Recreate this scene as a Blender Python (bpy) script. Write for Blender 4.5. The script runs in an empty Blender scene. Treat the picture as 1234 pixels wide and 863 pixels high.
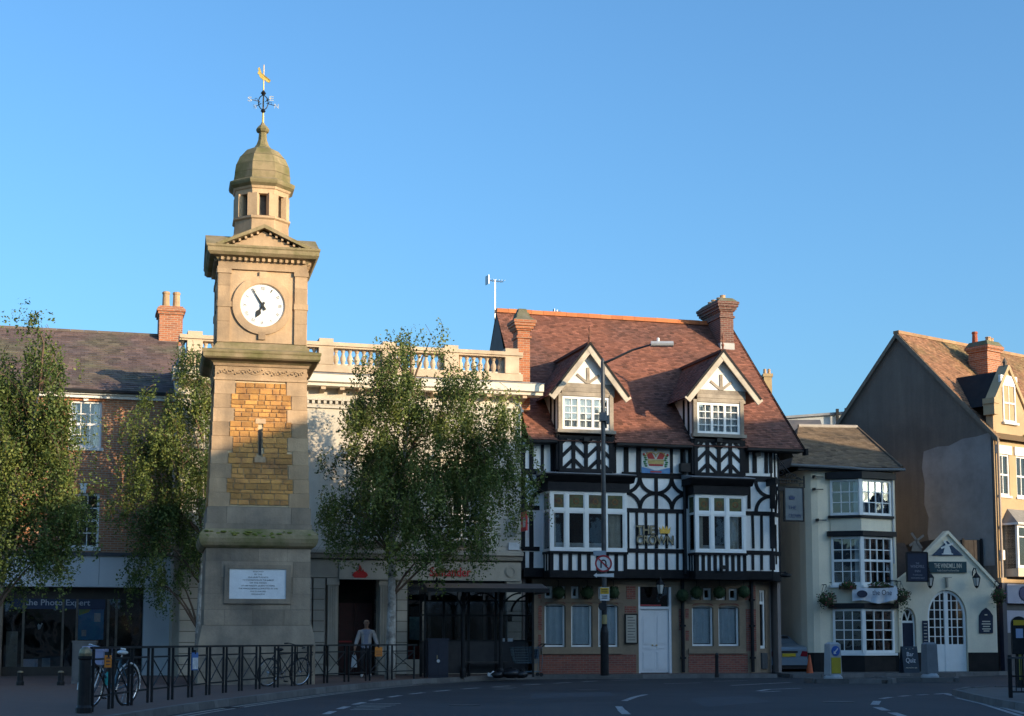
import bpy, math, random
from mathutils import Vector
R = math.radians
rnd = random.Random(11)
sc = bpy.context.scene
col = sc.collection
# ------------------------------------------------------------------ camera
FPX, PITCH, CXP, CAMZ, HORIZON = 1850.0, R(6), 617.0, 1.2, 773.0
CYP = HORIZON - FPX * math.tan(PITCH)
cam = bpy.data.cameras.new('camera')
cam.sensor_width = 36; cam.lens = 36 * FPX / 1234
cam.shift_y = (CYP - 431.5) / 1234
cam.clip_start = .1; cam.clip_end = 4000
camo = bpy.data.objects.new('camera', cam); col.objects.link(camo)
camo.location = (0, 0, CAMZ); camo.rotation_euler = (R(90) + PITCH, 0, 0)
sc.camera = camo
# ------------------------------------------------------------------ sky, sun, exposure
SUN_AZ, SUN_EL = R(56), R(12)          # azimuth from behind the camera (-Y) towards the right (+X)
world = bpy.data.worlds.new('World'); sc.world = world; world.use_nodes = True
wn = world.node_tree.nodes; wl = world.node_tree.links
bg = wn['Background']
sky = wn.new('ShaderNodeTexSky'); sky.sky_type = 'NISHITA'; sky.sun_disc = False
sky.sun_elevation = SUN_EL; sky.sun_rotation = R(180) - SUN_AZ
sky.air_density = 1.05; sky.dust_density = 2.8; sky.ozone_density = 5.2; sky.altitude = 100
tnt = wn.new('ShaderNodeVectorMath'); tnt.operation = 'MULTIPLY'; tnt.inputs[1].default_value = (.90, 1.0, .95)   # the whole sky slightly cyan
wl.new(sky.outputs[0], tnt.inputs[0]); wl.new(tnt.outputs[0], bg.inputs[0]); bg.inputs[1].default_value = .15
sl = bpy.data.lights.new('sun', 'SUN'); sl.energy = 3.1; sl.angle = R(.5); sl.color = (1, .77, .49)
so = bpy.data.objects.new('sun', sl); col.objects.link(so)
so.location = (60, -60, 40); so.rotation_euler = (R(90) - SUN_EL, 0, SUN_AZ)
sc.view_settings.view_transform = 'Standard'; sc.view_settings.look = 'None'
sc.view_settings.exposure = 1.2; sc.view_settings.gamma = 1
sc.cycles.use_denoising = True; sc.cycles.max_bounces = 6; sc.cycles.transparent_max_bounces = 12
# ------------------------------------------------------------------ pixel <-> world (measuring only)
def _ray(px, py):
    u = (px - CXP) / FPX; v = (CYP - py) / FPX
    return u, math.cos(PITCH) - v * math.sin(PITCH), math.sin(PITCH) + v * math.cos(PITCH)
def ground(px, py, z=0.0):
    d = _ray(px, py); t = (z - CAMZ) / d[2]
    return t * d[0], t * d[1]
def atY(px, py, Y):
    d = _ray(px, py); t = Y / d[1]
    return t * d[0], CAMZ + t * d[2]
class Fr:
    """upright measuring plane: origin X,Y, turned by deg; x along it, z up, n towards the street"""
    def __init__(s, X, Y, deg):
        s.X, s.Y, s.a = X, Y, R(deg); s.c, s.s = math.cos(s.a), math.sin(s.a)
    def sz(s, px, py, n=0.0):
        d = _ray(px, py); nx, ny = s.s, -s.c
        ox, oy = s.X + nx * n, s.Y + ny * n
        t = (ox * nx + oy * ny) / (d[0] * nx + d[1] * ny)
        return ((t * d[0] - s.X) * s.c + (t * d[1] - s.Y) * s.s, CAMZ + t * d[2])
    def x(s, px, py=690, n=0.0): return s.sz(px, py, n)[0]
    def z(s, py, px, n=0.0): return s.sz(px, py, n)[1]
# ------------------------------------------------------------------ materials
MATS = {}
def M(name, c1, c2=None, c3=None, scale=1.5, rough=.8, bump=0.0, bs=30, rv=0.0, streak=0.0, metal=0.0,
      spec=.4, tint=False, lo=.35, hi=.65, brick=None, fine=.12):
    if name in MATS: return MATS[name]
    m = bpy.data.materials.new(name); m.use_nodes = True; nt = m.node_tree; n = nt.nodes; l = nt.links
    b = n['Principled BSDF']; b.inputs['Roughness'].default_value = rough; b.inputs['Metallic'].default_value = metal
    b.inputs['Specular IOR Level'].default_value = spec
    geo = n.new('ShaderNodeNewGeometry'); pos = geo.outputs['Position']
    def noise(sc_, det=5, vec=None):
        t = n.new('ShaderNodeTexNoise'); t.inputs['Scale'].default_value = sc_; t.inputs['Detail'].default_value = det
        t.inputs['Roughness'].default_value = .62; l.new(vec or pos, t.inputs['Vector']); return t.outputs['Fac']
    def ramp(fac, a, c):
        r = n.new('ShaderNodeMapRange'); r.inputs['From Min'].default_value = a; r.inputs['From Max'].default_value = c
        l.new(fac, r.inputs['Value']); return r.outputs[0]
    def mix(fac, A, B, mode='MIX'):
        x = n.new('ShaderNodeMix'); x.data_type = 'RGBA'; x.blend_type = mode
        if isinstance(fac, float): x.inputs[0].default_value = fac
        else: l.new(fac, x.inputs[0])
        for i, c in ((6, A), (7, B)):
            if isinstance(c, tuple): x.inputs[i].default_value = (*c, 1)
            else: l.new(c, x.inputs[i])
        return x.outputs[2]
    def vmul(c, fac_out, amount):            # multiply by 1-amount..1+amount driven by a 0..1 value
        mr = n.new('ShaderNodeMapRange'); mr.inputs['To Min'].default_value = 1 - amount; mr.inputs['To Max'].default_value = 1 + amount
        l.new(fac_out, mr.inputs['Value'])
        vm = n.new('ShaderNodeVectorMath'); vm.operation = 'SCALE'; l.new(c, vm.inputs[0]); l.new(mr.outputs[0], vm.inputs['Scale'])
        return vm.outputs[0]
    cur = None; hgt = None
    if brick:                                # (width, height, mortar colour, mortar size) in the part's own metres
        tc = n.new('ShaderNodeTexCoord'); sp = n.new('ShaderNodeSeparateXYZ'); l.new(tc.outputs['Object'], sp.inputs[0])
        ad = n.new('ShaderNodeMath'); l.new(sp.outputs[0], ad.inputs[0]); l.new(sp.outputs[1], ad.inputs[1])
        cb = n.new('ShaderNodeCombineXYZ'); l.new(sp.outputs[0] if len(brick) > 4 else ad.outputs[0], cb.inputs[0]); l.new(sp.outputs[1 if len(brick) > 4 else 2], cb.inputs[1])
        bt = n.new('ShaderNodeTexBrick'); l.new(cb.outputs[0], bt.inputs['Vector'])
        bt.inputs['Scale'].default_value = 1; bt.inputs['Brick Width'].default_value = brick[0]; bt.inputs['Row Height'].default_value = brick[1]
        bt.inputs['Mortar Size'].default_value = brick[3]; bt.inputs['Bias'].default_value = 0
        bt.inputs['Color1'].default_value = (*c1, 1); bt.inputs['Color2'].default_value = (*(c2 or c1), 1); bt.inputs['Mortar'].default_value = (*brick[2], 1)
        bt.inputs['Mortar Smooth'].default_value = .3
        cur = bt.outputs['Color']; hgt = bt.outputs['Fac']
    elif c2: cur = mix(ramp(noise(scale), lo, hi), c1, c2)
    else:
        rg = n.new('ShaderNodeRGB'); rg.outputs[0].default_value = (*c1, 1); cur = rg.outputs[0]
    if c3: cur = mix(ramp(noise(scale * .37, 6), .47, .70), cur, c3)
    if fine: cur = vmul(cur, noise(bs, 4), fine)
    if streak:
        mp = n.new('ShaderNodeMapping'); mp.inputs['Scale'].default_value = (3.5, 3.5, .28); l.new(pos, mp.inputs[0])
        cur = vmul(cur, noise(1.0, 6, mp.outputs[0]), streak)
    if rv:
        oi = n.new('ShaderNodeObjectInfo'); cur = vmul(cur, oi.outputs['Random'], rv)
    if tint:
        at = n.new('ShaderNodeAttribute'); at.attribute_name = 'tint'; cur = vmul(cur, at.outputs['Fac'], tint)
    l.new(cur, b.inputs['Base Color'])
    if bump or hgt is not None:
        bp = n.new('ShaderNodeBump'); bp.inputs['Strength'].default_value = bump or .4; bp.inputs['Distance'].default_value = .02
        l.new(noise(bs, 6) if hgt is None else hgt, bp.inputs['Height'])
        if hgt is not None: bp.invert = True
        l.new(bp.outputs[0], b.inputs['Normal'])
    MATS[name] = m; return m
def glass_mat(name, tintc=(.8, .86, .9), refl=.10, rough=.02):
    m = bpy.data.materials.new(name); m.use_nodes = True; nt = m.node_tree; n = nt.nodes; l = nt.links
    n.remove(n['Principled BSDF'])
    tr = n.new('ShaderNodeBsdfTransparent'); tr.inputs[0].default_value = (*tintc, 1)
    gl = n.new('ShaderNodeBsdfGlossy'); gl.inputs['Roughness'].default_value = rough; gl.inputs[0].default_value = (.9, .9, .9, 1)
    fr = n.new('ShaderNodeFresnel'); fr.inputs[0].default_value = 1.5
    tb = n.new('ShaderNodeTexNoise'); tb.inputs['Scale'].default_value = 1.3; g = n.new('ShaderNodeNewGeometry'); l.new(g.outputs['Position'], tb.inputs['Vector'])
    bp = n.new('ShaderNodeBump'); bp.inputs['Strength'].default_value = .12; bp.inputs['Distance'].default_value = .05; l.new(tb.outputs[0], bp.inputs['Height'])
    l.new(bp.outputs[0], gl.inputs['Normal'])
    ad = n.new('ShaderNodeMath'); ad.inputs[1].default_value = refl; l.new(fr.outputs[0], ad.inputs[0]); ad.use_clamp = True
    mx = n.new('ShaderNodeMixShader'); l.new(ad.outputs[0], mx.inputs[0]); l.new(tr.outputs[0], mx.inputs[1]); l.new(gl.outputs[0], mx.inputs[2])
    l.new(mx.outputs[0], n['Material Output'].inputs[0]); return m
# ------------------------------------------------------------------ mesh building
class MB:
    def __init__(s): s.v = []; s.f = []; s.t = []
    def add(s, vs, fs, t=None):
        o = len(s.v); s.v += vs
        for f in fs: s.f.append([o + i for i in f]); s.t.append(t if t is not None else .5)
        return s
    def box(s, x0, x1, y0, y1, z0, z1, t=None):
        return s.add([(x, y, z) for z in (z0, z1) for y in (y0, y1) for x in (x0, x1)],
                     [(0, 1, 5, 4), (2, 6, 7, 3), (0, 4, 6, 2), (1, 3, 7, 5), (4, 5, 7, 6), (0, 2, 3, 1)], t)
    def prism(s, poly, y0, y1):              # polygon in x,z (anticlockwise seen from the street), pushed from y0 to y1
        k = len(poly)
        return s.add([(x, y0, z) for x, z in poly] + [(x, y1, z) for x, z in poly],
                     [tuple(range(k)), tuple(range(2 * k - 1, k - 1, -1))] + [(i, i + k, (i + 1) % k + k, (i + 1) % k) for i in range(k)])
    def hprism(s, poly, z0, z1):             # polygon in x,y
        k = len(poly)
        return s.add([(x, y, z0) for x, y in poly] + [(x, y, z1) for x, y in poly],
                     [tuple(range(k - 1, -1, -1)), tuple(range(k, 2 * k))] + [(i, (i + 1) % k, (i + 1) % k + k, i + k) for i in range(k)])
    def xprism(s, poly, x0, x1):             # polygon in y,z
        k = len(poly)
        return s.add([(x0, y, z) for y, z in poly] + [(x1, y, z) for y, z in poly],
                     [tuple(range(k - 1, -1, -1)), tuple(range(k, 2 * k))] + [(i, (i + 1) % k, (i + 1) % k + k, i + k) for i in range(k)])
    def frus(s, cx, cy, h0, z0, h1, z1, hy0=None, hy1=None):
        a = hy0 or h0; b = hy1 or h1
        return s.add([(cx - h0, cy - a, z0), (cx + h0, cy - a, z0), (cx + h0, cy + a, z0), (cx - h0, cy + a, z0),
                      (cx - h1, cy - b, z1), (cx + h1, cy - b, z1), (cx + h1, cy + b, z1), (cx - h1, cy + b, z1)],
                     [(0, 1, 5, 4), (1, 2, 6, 5), (2, 3, 7, 6), (3, 0, 4, 7), (4, 5, 6, 7), (3, 2, 1, 0)])
    def lathe(s, cx, cy, prof, seg=16, rot=0.0):
        vs = []; fs = []
        for r, z in prof:
            vs += [(cx + r * math.cos(rot + 2 * math.pi * i / seg), cy + r * math.sin(rot + 2 * math.pi * i / seg), z) for i in range(seg)]
        for k in range(len(prof) - 1):
            for i in range(seg):
                j = (i + 1) % seg; fs.append((k * seg + i, k * seg + j, (k + 1) * seg + j, (k + 1) * seg + i))
        fs += [tuple(range(seg - 1, -1, -1)), tuple(range((len(prof) - 1) * seg, len(prof) * seg))]
        return s.add(vs, fs)
    def tube(s, pts, r, seg=6, closed=False):
        P = [Vector(p) for p in pts]; k = len(P); rs = r if isinstance(r, (list, tuple)) else [r] * k
        vs = []; fs = []; ref = None
        for i in range(k):
            a = P[(i - 1) % k] if closed else P[max(i - 1, 0)]; b = P[(i + 1) % k] if closed else P[min(i + 1, k - 1)]
            d = (b - a).normalized() if (b - a).length > 1e-9 else Vector((0, 0, 1))
            if ref is None: ref = Vector((0, 0, 1)) if abs(d.z) < .9 else Vector((1, 0, 0))
            u = d.cross(ref).normalized(); w = d.cross(u).normalized(); ref = -w if False else ref
            if abs(d.dot(ref)) > .97: ref = Vector((1, 0, 0)) if abs(d.x) < .9 else Vector((0, 1, 0))
            vs += [tuple(P[i] + rs[i] * (math.cos(2 * math.pi * q / seg) * u + math.sin(2 * math.pi * q / seg) * w)) for q in range(seg)]
        for i in range(k if closed else k - 1):
            for q in range(seg):
                j = (q + 1) % seg; i2 = (i + 1) % k
                fs.append((i * seg + q, i2 * seg + q, i2 * seg + j, i * seg + j))
        if not closed: fs += [tuple(range(seg)), tuple(range(k * seg - 1, (k - 1) * seg - 1, -1))]
        return s.add(vs, fs)
    def arc(s, cx, cz, r0, r1, y0, y1, a0, a1, seg=12, sx=1.0):   # ring sector in the x,z plane
        vs = []; fs = []
        for i in range(seg + 1):
            a = R(a0 + (a1 - a0) * i / seg); c, n_ = math.cos(a) * sx, math.sin(a)
            vs += [(cx + r0 * c, y0, cz + r0 * n_), (cx + r1 * c, y0, cz + r1 * n_), (cx + r1 * c, y1, cz + r1 * n_), (cx + r0 * c, y1, cz + r0 * n_)]
        for i in range(seg):
            o = 4 * i
            for q in range(4): fs.append((o + q, o + (q + 1) % 4, o + 4 + (q + 1) % 4, o + 4 + q))
        fs += [(3, 2, 1, 0), (4 * seg, 4 * seg + 1, 4 * seg + 2, 4 * seg + 3)]
        return s.add(vs, fs)
    def ball(s, c, r, seg=10, rings=7, sq=(1, 1, 1)):
        vs = [(c[0], c[1], c[2] - r * sq[2])]; fs = []
        for k in range(1, rings):
            a = -math.pi / 2 + math.pi * k / rings
            vs += [(c[0] + sq[0] * r * math.cos(a) * math.cos(2 * math.pi * i / seg), c[1] + sq[1] * r * math.cos(a) * math.sin(2 * math.pi * i / seg), c[2] + sq[2] * r * math.sin(a)) for i in range(seg)]
        vs.append((c[0], c[1], c[2] + r * sq[2])); e = len(vs) - 1
        for i in range(seg):
            j = (i + 1) % seg; fs.append((0, 1 + j, 1 + i)); fs.append((e, e - seg + i, e - seg + j))
            for k in range(rings - 2): fs.append((1 + k * seg + i, 1 + k * seg + j, 1 + (k + 1) * seg + j, 1 + (k + 1) * seg + i))
        return s.add(vs, fs)
    def mesh(s, name, mat, smooth=False):
        me = bpy.data.meshes.new(name); me.from_pydata(s.v, [], s.f)
        if any(t != .5 for t in s.t):
            a = me.attributes.new('tint', 'FLOAT', 'FACE'); a.data.foreach_set('value', s.t)
        if mat: me.materials.append(mat)
        if smooth: me.polygons.foreach_set('use_smooth', [True] * len(me.polygons))
        me.update(); return me
def tag(o, label=None, cat=None, group=None, kind=None):
    if label: o['label'] = label
    if cat: o['category'] = cat
    if group: o['group'] = group
    if kind: o['kind'] = kind
    return o
def thing(name, label, cat, X=0, Y=0, Z=0, deg=0, group=None):
    o = bpy.data.objects.new(name, None); col.objects.link(o); o.empty_display_size = .2
    o.location = (X, Y, Z); o.rotation_euler = (0, 0, R(deg)); return tag(o, label, cat, group)
def part(name, mb, mat, parent=None, label=None, kind=None, smooth=False):
    me = mb.mesh(name, mat, smooth) if isinstance(mb, MB) else mb
    o = bpy.data.objects.new(name, me); col.objects.link(o); o.parent = parent
    return tag(o, label, None, None, kind)
_cube = {}
def _unit(mat):
    if mat.name not in _cube: _cube[mat.name] = MB().box(-.5, .5, -.5, .5, -.5, .5).mesh('block_' + mat.name, mat)
    return _cube[mat.name]
def bx(name, parent, mat, x0, x1, y0, y1, z0, z1, ry=0.0, rx=0.0, rz=0.0):
    o = bpy.data.objects.new(name, _unit(mat)); col.objects.link(o); o.parent = parent
    o.location = ((x0 + x1) / 2, (y0 + y1) / 2, (z0 + z1) / 2); o.scale = (abs(x1 - x0), abs(y1 - y0), abs(z1 - z0))
    o.rotation_euler = (rx, ry, rz); return o
def bar(name, parent, mat, x0, z0, x1, z1, w, y0, y1, ext=0.0):   # straight timber lying in the facade plane
    L = math.hypot(x1 - x0, z1 - z0) + ext; cx, cz = (x0 + x1) / 2, (z0 + z1) / 2
    return bx(name, parent, mat, cx - L / 2, cx + L / 2, y0, y1, cz - w / 2, cz + w / 2, ry=-math.atan2(z1 - z0, x1 - x0))
def inst(name, me, parent, loc=(0, 0, 0), rot=(0, 0, 0), scale=(1, 1, 1)):
    o = bpy.data.objects.new(name, me); col.objects.link(o); o.parent = parent
    o.location = loc; o.rotation_euler = rot; o.scale = scale; return o
def copy_tree(o, parent=None):
    c = o.copy(); col.objects.link(c); c.parent = parent
    for ch in list(o.children): copy_tree(ch, c)
    return c
def text(name, parent, mat, body, x, y, z, h, w=None, ext=.008, align='CENTER', shear=0.0, bold=0.0):
    cu = bpy.data.curves.new('t', 'FONT'); cu.body = body; cu.size = 1; cu.align_x = align; cu.extrude = .01; cu.shear = shear; cu.offset = bold
    cu.resolution_u = 3
    ob = bpy.data.objects.new('t', cu); col.objects.link(ob); bpy.context.view_layer.update()
    dg = bpy.context.evaluated_depsgraph_get()
    me = bpy.data.meshes.new_from_object(ob.evaluated_get(dg)); bpy.data.objects.remove(ob); bpy.data.curves.remove(cu)
    xs = [v.co.x for v in me.vertices]; zs = [v.co.y for v in me.vertices]
    wid = max(xs) - min(xs); mid = (max(xs) + min(xs)) / 2; k = h / .72; kx = w / wid if w else k
    off = 0 if align == 'CENTER' else -wid / 2 * kx
    for v in me.vertices:
        a, b_, c = v.co; v.co = (x + (a - mid) * kx - off, y - (c + .01) / .02 * ext, z + b_ * k)
    me.materials.clear(); me.materials.append(mat); me.name = name
    o = bpy.data.objects.new(name, me); col.objects.link(o); o.parent = parent; return o
def tiles(name, parent, mat, org, U, V, Wd, L, tw=.17, th=.11, span=None, seed=1, lift=.02, skip=None):
    """roof covering: overlapping tiles laid in courses on the plane org + u*U + v*V, real pieces joined in one part"""
    r = random.Random(seed); U = Vector(U).normalized(); V = Vector(V).normalized(); N = U.cross(V).normalized(); O = Vector(org)
    m = MB(); rows = int(L / th)
    for k in range(rows + 1):
        v0 = k * th; v1 = min(v0 + th * 1.15, L)
        if v0 >= L: break
        a, b = span(v0 + th / 2) if span else (0, Wd)
        if b <= a: continue
        u = a - (tw / 2 if k % 2 else 0)
        sag = .012 * math.sin(k * .7 + seed)
        while u < b:
            u0 = max(u, a); u1 = min(u + tw - .006, b)
            if u1 - u0 > .02 and not (skip and skip((u0 + u1) / 2, v0)):
                h = lift + r.uniform(-.006, .008); t = min(1, max(0, r.gauss(.5, .22)))
                p = [O + u0 * U + v0 * V + (h) * N, O + u1 * U + v0 * V + (h + r.uniform(-.004, .004)) * N,
                     O + u1 * U + v1 * V + .006 * N, O + u0 * U + v1 * V + .006 * N, O + u0 * U + v0 * V, O + u1 * U + v0 * V]
                m.add([tuple(q) for q in p], [(0, 1, 2, 3), (4, 5, 1, 0)], t if t != .5 else .51)
            u += tw
    return part(name, m, mat, parent, kind='stuff')
def wall_mb(x0, x1, z0, z1, y, holes=(), reveal=.18, back=None):
    """wall sheet at depth y facing the street with real openings and their reveals"""
    xs = sorted({x0, x1} | {v for h in holes for v in (h[0], h[1]) if x0 < v < x1}); zs = sorted({z0, z1} | {v for h in holes for v in (h[2], h[3]) if z0 < v < z1})
    m = MB()
    for i in range(len(xs) - 1):
        for k in range(len(zs) - 1):
            cx, cz = (xs[i] + xs[i + 1]) / 2, (zs[k] + zs[k + 1]) / 2
            if any(h[0] < cx < h[1] and h[2] < cz < h[3] for h in holes): continue
            m.add([(xs[i], y, zs[k]), (xs[i + 1], y, zs[k]), (xs[i + 1], y, zs[k + 1]), (xs[i], y, zs[k + 1])], [(0, 1, 2, 3)])
    for a, b, c, d in holes:
        q = y + reveal
        m.add([(a, y, c), (b, y, c), (b, y, d), (a, y, d), (a, q, c), (b, q, c), (b, q, d), (a, q, d)],
              [(0, 4, 5, 1), (2, 6, 7, 3), (0, 3, 7, 4), (1, 5, 6, 2)])
    if back:
        m.add([(x0, y, z0), (x0, back, z0), (x0, back, z1), (x0, y, z1), (x1, y, z0), (x1, back, z0), (x1, back, z1), (x1, y, z1)],
              [(1, 0, 3, 2), (4, 5, 6, 7), (5, 1, 2, 6), (3, 7, 6, 2)])
    return m
def split(a, b, n): return [a + (b - a) * i / n for i in range(n + 1)]
def window(parent, x0, x1, z0, z1, y, cols, rows, fmat, gmat, fw=.06, bw=.03, name='window', rowf=None, colf=None, sill=None,
           room=True, curtain=None, dep=.09, heavy=None, sashbar=None):
    """glazed window: frame mesh with panes, glazing bars, sill, curtain and the dark room behind as its pieces; y is its face"""
    m = MB(); m.box(x0, x0 + fw, y, y + dep, z0, z1); m.box(x1 - fw, x1, y, y + dep, z0, z1)
    m.box(x0 + fw, x1 - fw, y, y + dep, z0, z0 + fw * 1.15); m.box(x0 + fw, x1 - fw, y, y + dep, z1 - fw, z1)
    xa, xb, za, zb = x0 + fw, x1 - fw, z0 + fw * 1.15, z1 - fw
    cx = colf or split(xa, xb, cols); cz = rowf or split(za, zb, rows)
    hv = set(heavy or ()); sb = set(sashbar or ())
    w = part(name, m, fmat, parent)
    for i in range(1, len(cx) - 1):
        k = fw * .55 if i in hv else bw / 2
        bx('mullion' if i in hv else 'glazing_bar', w, fmat, cx[i] - k, cx[i] + k, y + (.004 if i in hv else .018), y + dep - .01, za, zb)
    for j in range(1, len(cz) - 1):
        k = fw * .5 if j in sb else bw / 2
        bx('transom' if j in sb else 'glazing_bar', w, fmat, xa, xb, y + (.002 if j in sb else .022), y + dep - .012, cz[j] - k, cz[j] + k)
    for i in range(len(cx) - 1):
        for j in range(len(cz) - 1):
            bx('pane', w, gmat, cx[i], cx[i + 1], y + .045, y + .051, cz[j], cz[j + 1], ry=0, rx=rnd.uniform(-.006, .006), rz=rnd.uniform(-.006, .006))
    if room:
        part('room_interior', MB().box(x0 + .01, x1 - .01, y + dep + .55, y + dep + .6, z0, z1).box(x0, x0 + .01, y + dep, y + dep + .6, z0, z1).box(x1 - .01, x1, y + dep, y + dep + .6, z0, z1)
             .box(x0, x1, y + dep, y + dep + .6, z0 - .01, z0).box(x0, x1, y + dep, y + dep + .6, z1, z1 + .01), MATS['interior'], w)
    if curtain:
        for a, b, c in curtain: drape(w, x0 + fw + (x1 - x0 - 2 * fw) * a, x0 + fw + (x1 - x0 - 2 * fw) * b, za, zb, y + dep + .06, MATS[c])
    if sill: part('sill', MB().box(x0 - .07, x1 + .07, y - sill, y + dep, z0 - .09, z0 - .004), MATS['sill_white'] if fmat.name.startswith('white') else fmat, w)
    return w
def drape(parent, x0, x1, z0, z1, y, mat, tie=0.0):
    m = MB(); k = max(6, int((x1 - x0) / .045)); vs = []
    for i in range(k + 1):
        f = i / k; x = x0 + (x1 - x0) * f
        vs += [(x, y + .03 * math.sin(f * k * 1.35) + .01 * math.sin(f * 9.7), z) for z in (z0, z1)]
    m.add(vs, [(2 * i, 2 * i + 2, 2 * i + 3, 2 * i + 1) for i in range(k)])
    return part('curtain', m, mat, parent, smooth=True)
# common materials
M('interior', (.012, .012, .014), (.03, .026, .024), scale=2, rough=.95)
WHITE = M('white_paint', (.84, .84, .82), (.78, .78, .76), scale=2.5, rough=.55, streak=.06, fine=.04)
M('sill_white', (.72, .72, .70), (.6, .6, .58), scale=3, rough=.7, streak=.1)
M('curtain_white', (.78, .80, .80), (.70, .72, .73), scale=4, rough=.95)
M('curtain_cream', (.70, .63, .52), (.60, .53, .43), scale=4, rough=.95)
GLASS = glass_mat('window_glass', (.86, .89, .90), .05)
DGLASS = glass_mat('dark_glass', (.30, .33, .36), .05)
BLACK = M('black_paint', (.008, .009, .012), (.016, .016, .019), scale=3, rough=.5, bs=25, spec=.22)
IRON = M('black_iron', (.008, .009, .011), (.018, .018, .019), scale=6, rough=.5, spec=.25)
LEAD = M('lead_sheet', (.16, .17, .19), (.26, .27, .29), scale=2, rough=.55)
# ================================================================== the setting
def sheet(name, pts, z, mat, parent=None, kind='structure'):
    o = part(name, MB().add([(x, y, z) for x, y in pts], [tuple(range(len(pts)))]), mat, parent)
    return tag(o, kind=kind if parent is None else None)
ASPH = M('asphalt', (.024, .026, .031), (.034, .036, .041), (.018, .0195, .0235), scale=.55, rough=.78, bump=.35, bs=45, fine=.4, lo=.36, hi=.64)
PAVE = M('paving', (.12, .072, .058), (.09, .058, .049), scale=1, rough=.85, bump=.2, brick=(.21, .105, (.10, .085, .075), .008, 'xy'))
SLAB = M('paving_slab', (.11, .10, .092), (.085, .08, .073), scale=1, rough=.85, bump=.2, brick=(.6, .45, (.07, .065, .06), .012, 'xy'))
KERB = M('kerb_stone', (.15, .143, .136), (.105, .10, .097), scale=3, rough=.85, rv=.18, bump=.15)
MARK = M('road_paint', (.40, .40, .39), (.10, .10, .105), scale=9, rough=.75, lo=.40, hi=.66, fine=.3)
MARKY = M('faded_paint', (.34, .33, .28), (.17, .17, .16), scale=6, rough=.75, lo=.38, hi=.62, fine=.2)
sheet('ground', [(-900, -300), (900, -300), (900, 1800), (-900, 1800)], -.03, M('far_ground', (.10, .10, .09), (.13, .12, .10), scale=.05, rough=.95))
road = sheet('road', [(-70, -40), (90, -40), (90, 90), (-70, 90)], 0, ASPH)
# left pavement: kerb line measured along the road edge
KL = [ground(*p) for p in ((936, 817.0), (800, 817.6), (640, 818.4), (560, 821), (480, 826), (400, 834), (300, 847), (220, 858.5), (165, 868))] + [(-6.0, 20.2), (-6.6, 16), (-7.6, 8), (-9, -5)]
def smooth(pts, n=8):
    out = []
    for i in range(len(pts) - 1):
        p0 = pts[max(i - 1, 0)]; p1 = pts[i]; p2 = pts[i + 1]; p3 = pts[min(i + 2, len(pts) - 1)]
        for k in range(n):
            t = k / n
            out.append(tuple(.5 * (2 * p1[j] + (p2[j] - p0[j]) * t + (2 * p0[j] - 5 * p1[j] + 4 * p2[j] - p3[j]) * t * t + (3 * p1[j] - p0[j] - 3 * p2[j] + p3[j]) * t ** 3) for j in (0, 1)))
    return out + [pts[-1]]
def along(pts, step):
    """points every step metres along a polyline, with heading"""
    out = []; acc = 0.0; nxt = step / 2
    for i in range(len(pts) - 1):
        a, b = pts[i], pts[i + 1]; L = math.hypot(b[0] - a[0], b[1] - a[1])
        while acc + L >= nxt:
            f = (nxt - acc) / L; out.append((a[0] + (b[0] - a[0]) * f, a[1] + (b[1] - a[1]) * f, math.atan2(b[1] - a[1], b[0] - a[0]))); nxt += step
        acc += L
    return out
KLs = smooth(KL)
pav = sheet('pavement', KLs + [(-40, -5), (-40, 66), (9.0, 66)], .12, PAVE)
kmesh = MB().frus(0, 0, .455, 0, .452, .135, .075, .06).mesh('kerb_stone', KERB)
for x, y, a in along(KLs, .915): inst('kerb_stone', kmesh, pav, (x, y, 0), (0, 0, a))
# pavement in front of the inn and the corner houses, far right
KR = smooth([(9.0, 62), (9.3, 55), ground(962, 817.2), ground(1060, 816.2), ground(1150, 815.4), ground(1215, 813.6), (24, 61), (34, 70)], 5)
pavr = sheet('pavement', KR + [(40, 90), (9, 90)], .12, SLAB)
for x, y, a in along(KR, .915): inst('kerb_stone', kmesh, pavr, (x, y, 0), (0, 0, a))
# traffic islands
def island(pts, label):
    s = smooth(pts + [pts[0]], 4)[:-1]
    o = part('traffic_island', MB().hprism(s, 0, .115), SLAB); tag(o, kind='structure')
    for x, y, a in along(s + [s[0]], .915): inst('kerb_stone', kmesh, o, (x, y, 0), (0, 0, a))
    return o
island([(8.75, 44.5), (10.7, 44.3), (10.9, 45.4), (8.9, 45.7)], '')
island([(11.2, 45.9), (13.0, 45.7), (13.2, 47.1), (11.4, 47.4)], '')
BI = [(9.9, 34.6), (9.2, 30), (8.9, 26.6), (8.9, 22), (16, 20), (18, 33), (12, 37)]
island(BI, '')
def mark(pts, mat=MARK, z=.004): return sheet('road_marking', [ground(*p) for p in pts], z, mat, road)
def strip(p0, p1, w, mat=MARK, z=.004):
    a, b = ground(*p0), ground(*p1); d = Vector((b[0] - a[0], b[1] - a[1])).normalized() * (w / 2); n = (-d.y, d.x)
    return sheet('road_marking', [(a[0] - n[0], a[1] - n[1]), (b[0] - n[0], b[1] - n[1]), (b[0] + n[0], b[1] + n[1]), (a[0] + n[0], a[1] + n[1])], z, mat, road)
dash = smooth([ground(*p) for p in ((372, 870), (408, 855), (442, 845.8), (478, 839), (519, 834), (565, 830), (627, 826), (688, 822.6), (735, 820.2), (800, 819))], 10)
dm = MB().add([(-.55, -.07, .004), (.55, -.07, .004), (.55, .07, .004), (-.55, .07, .004)], [(0, 1, 2, 3)]).mesh('road_marking', MARK)
for x, y, a in along(dash, 1.95): inst('road_marking', dm, road, (x, y, 0), (0, 0, a))
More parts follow.
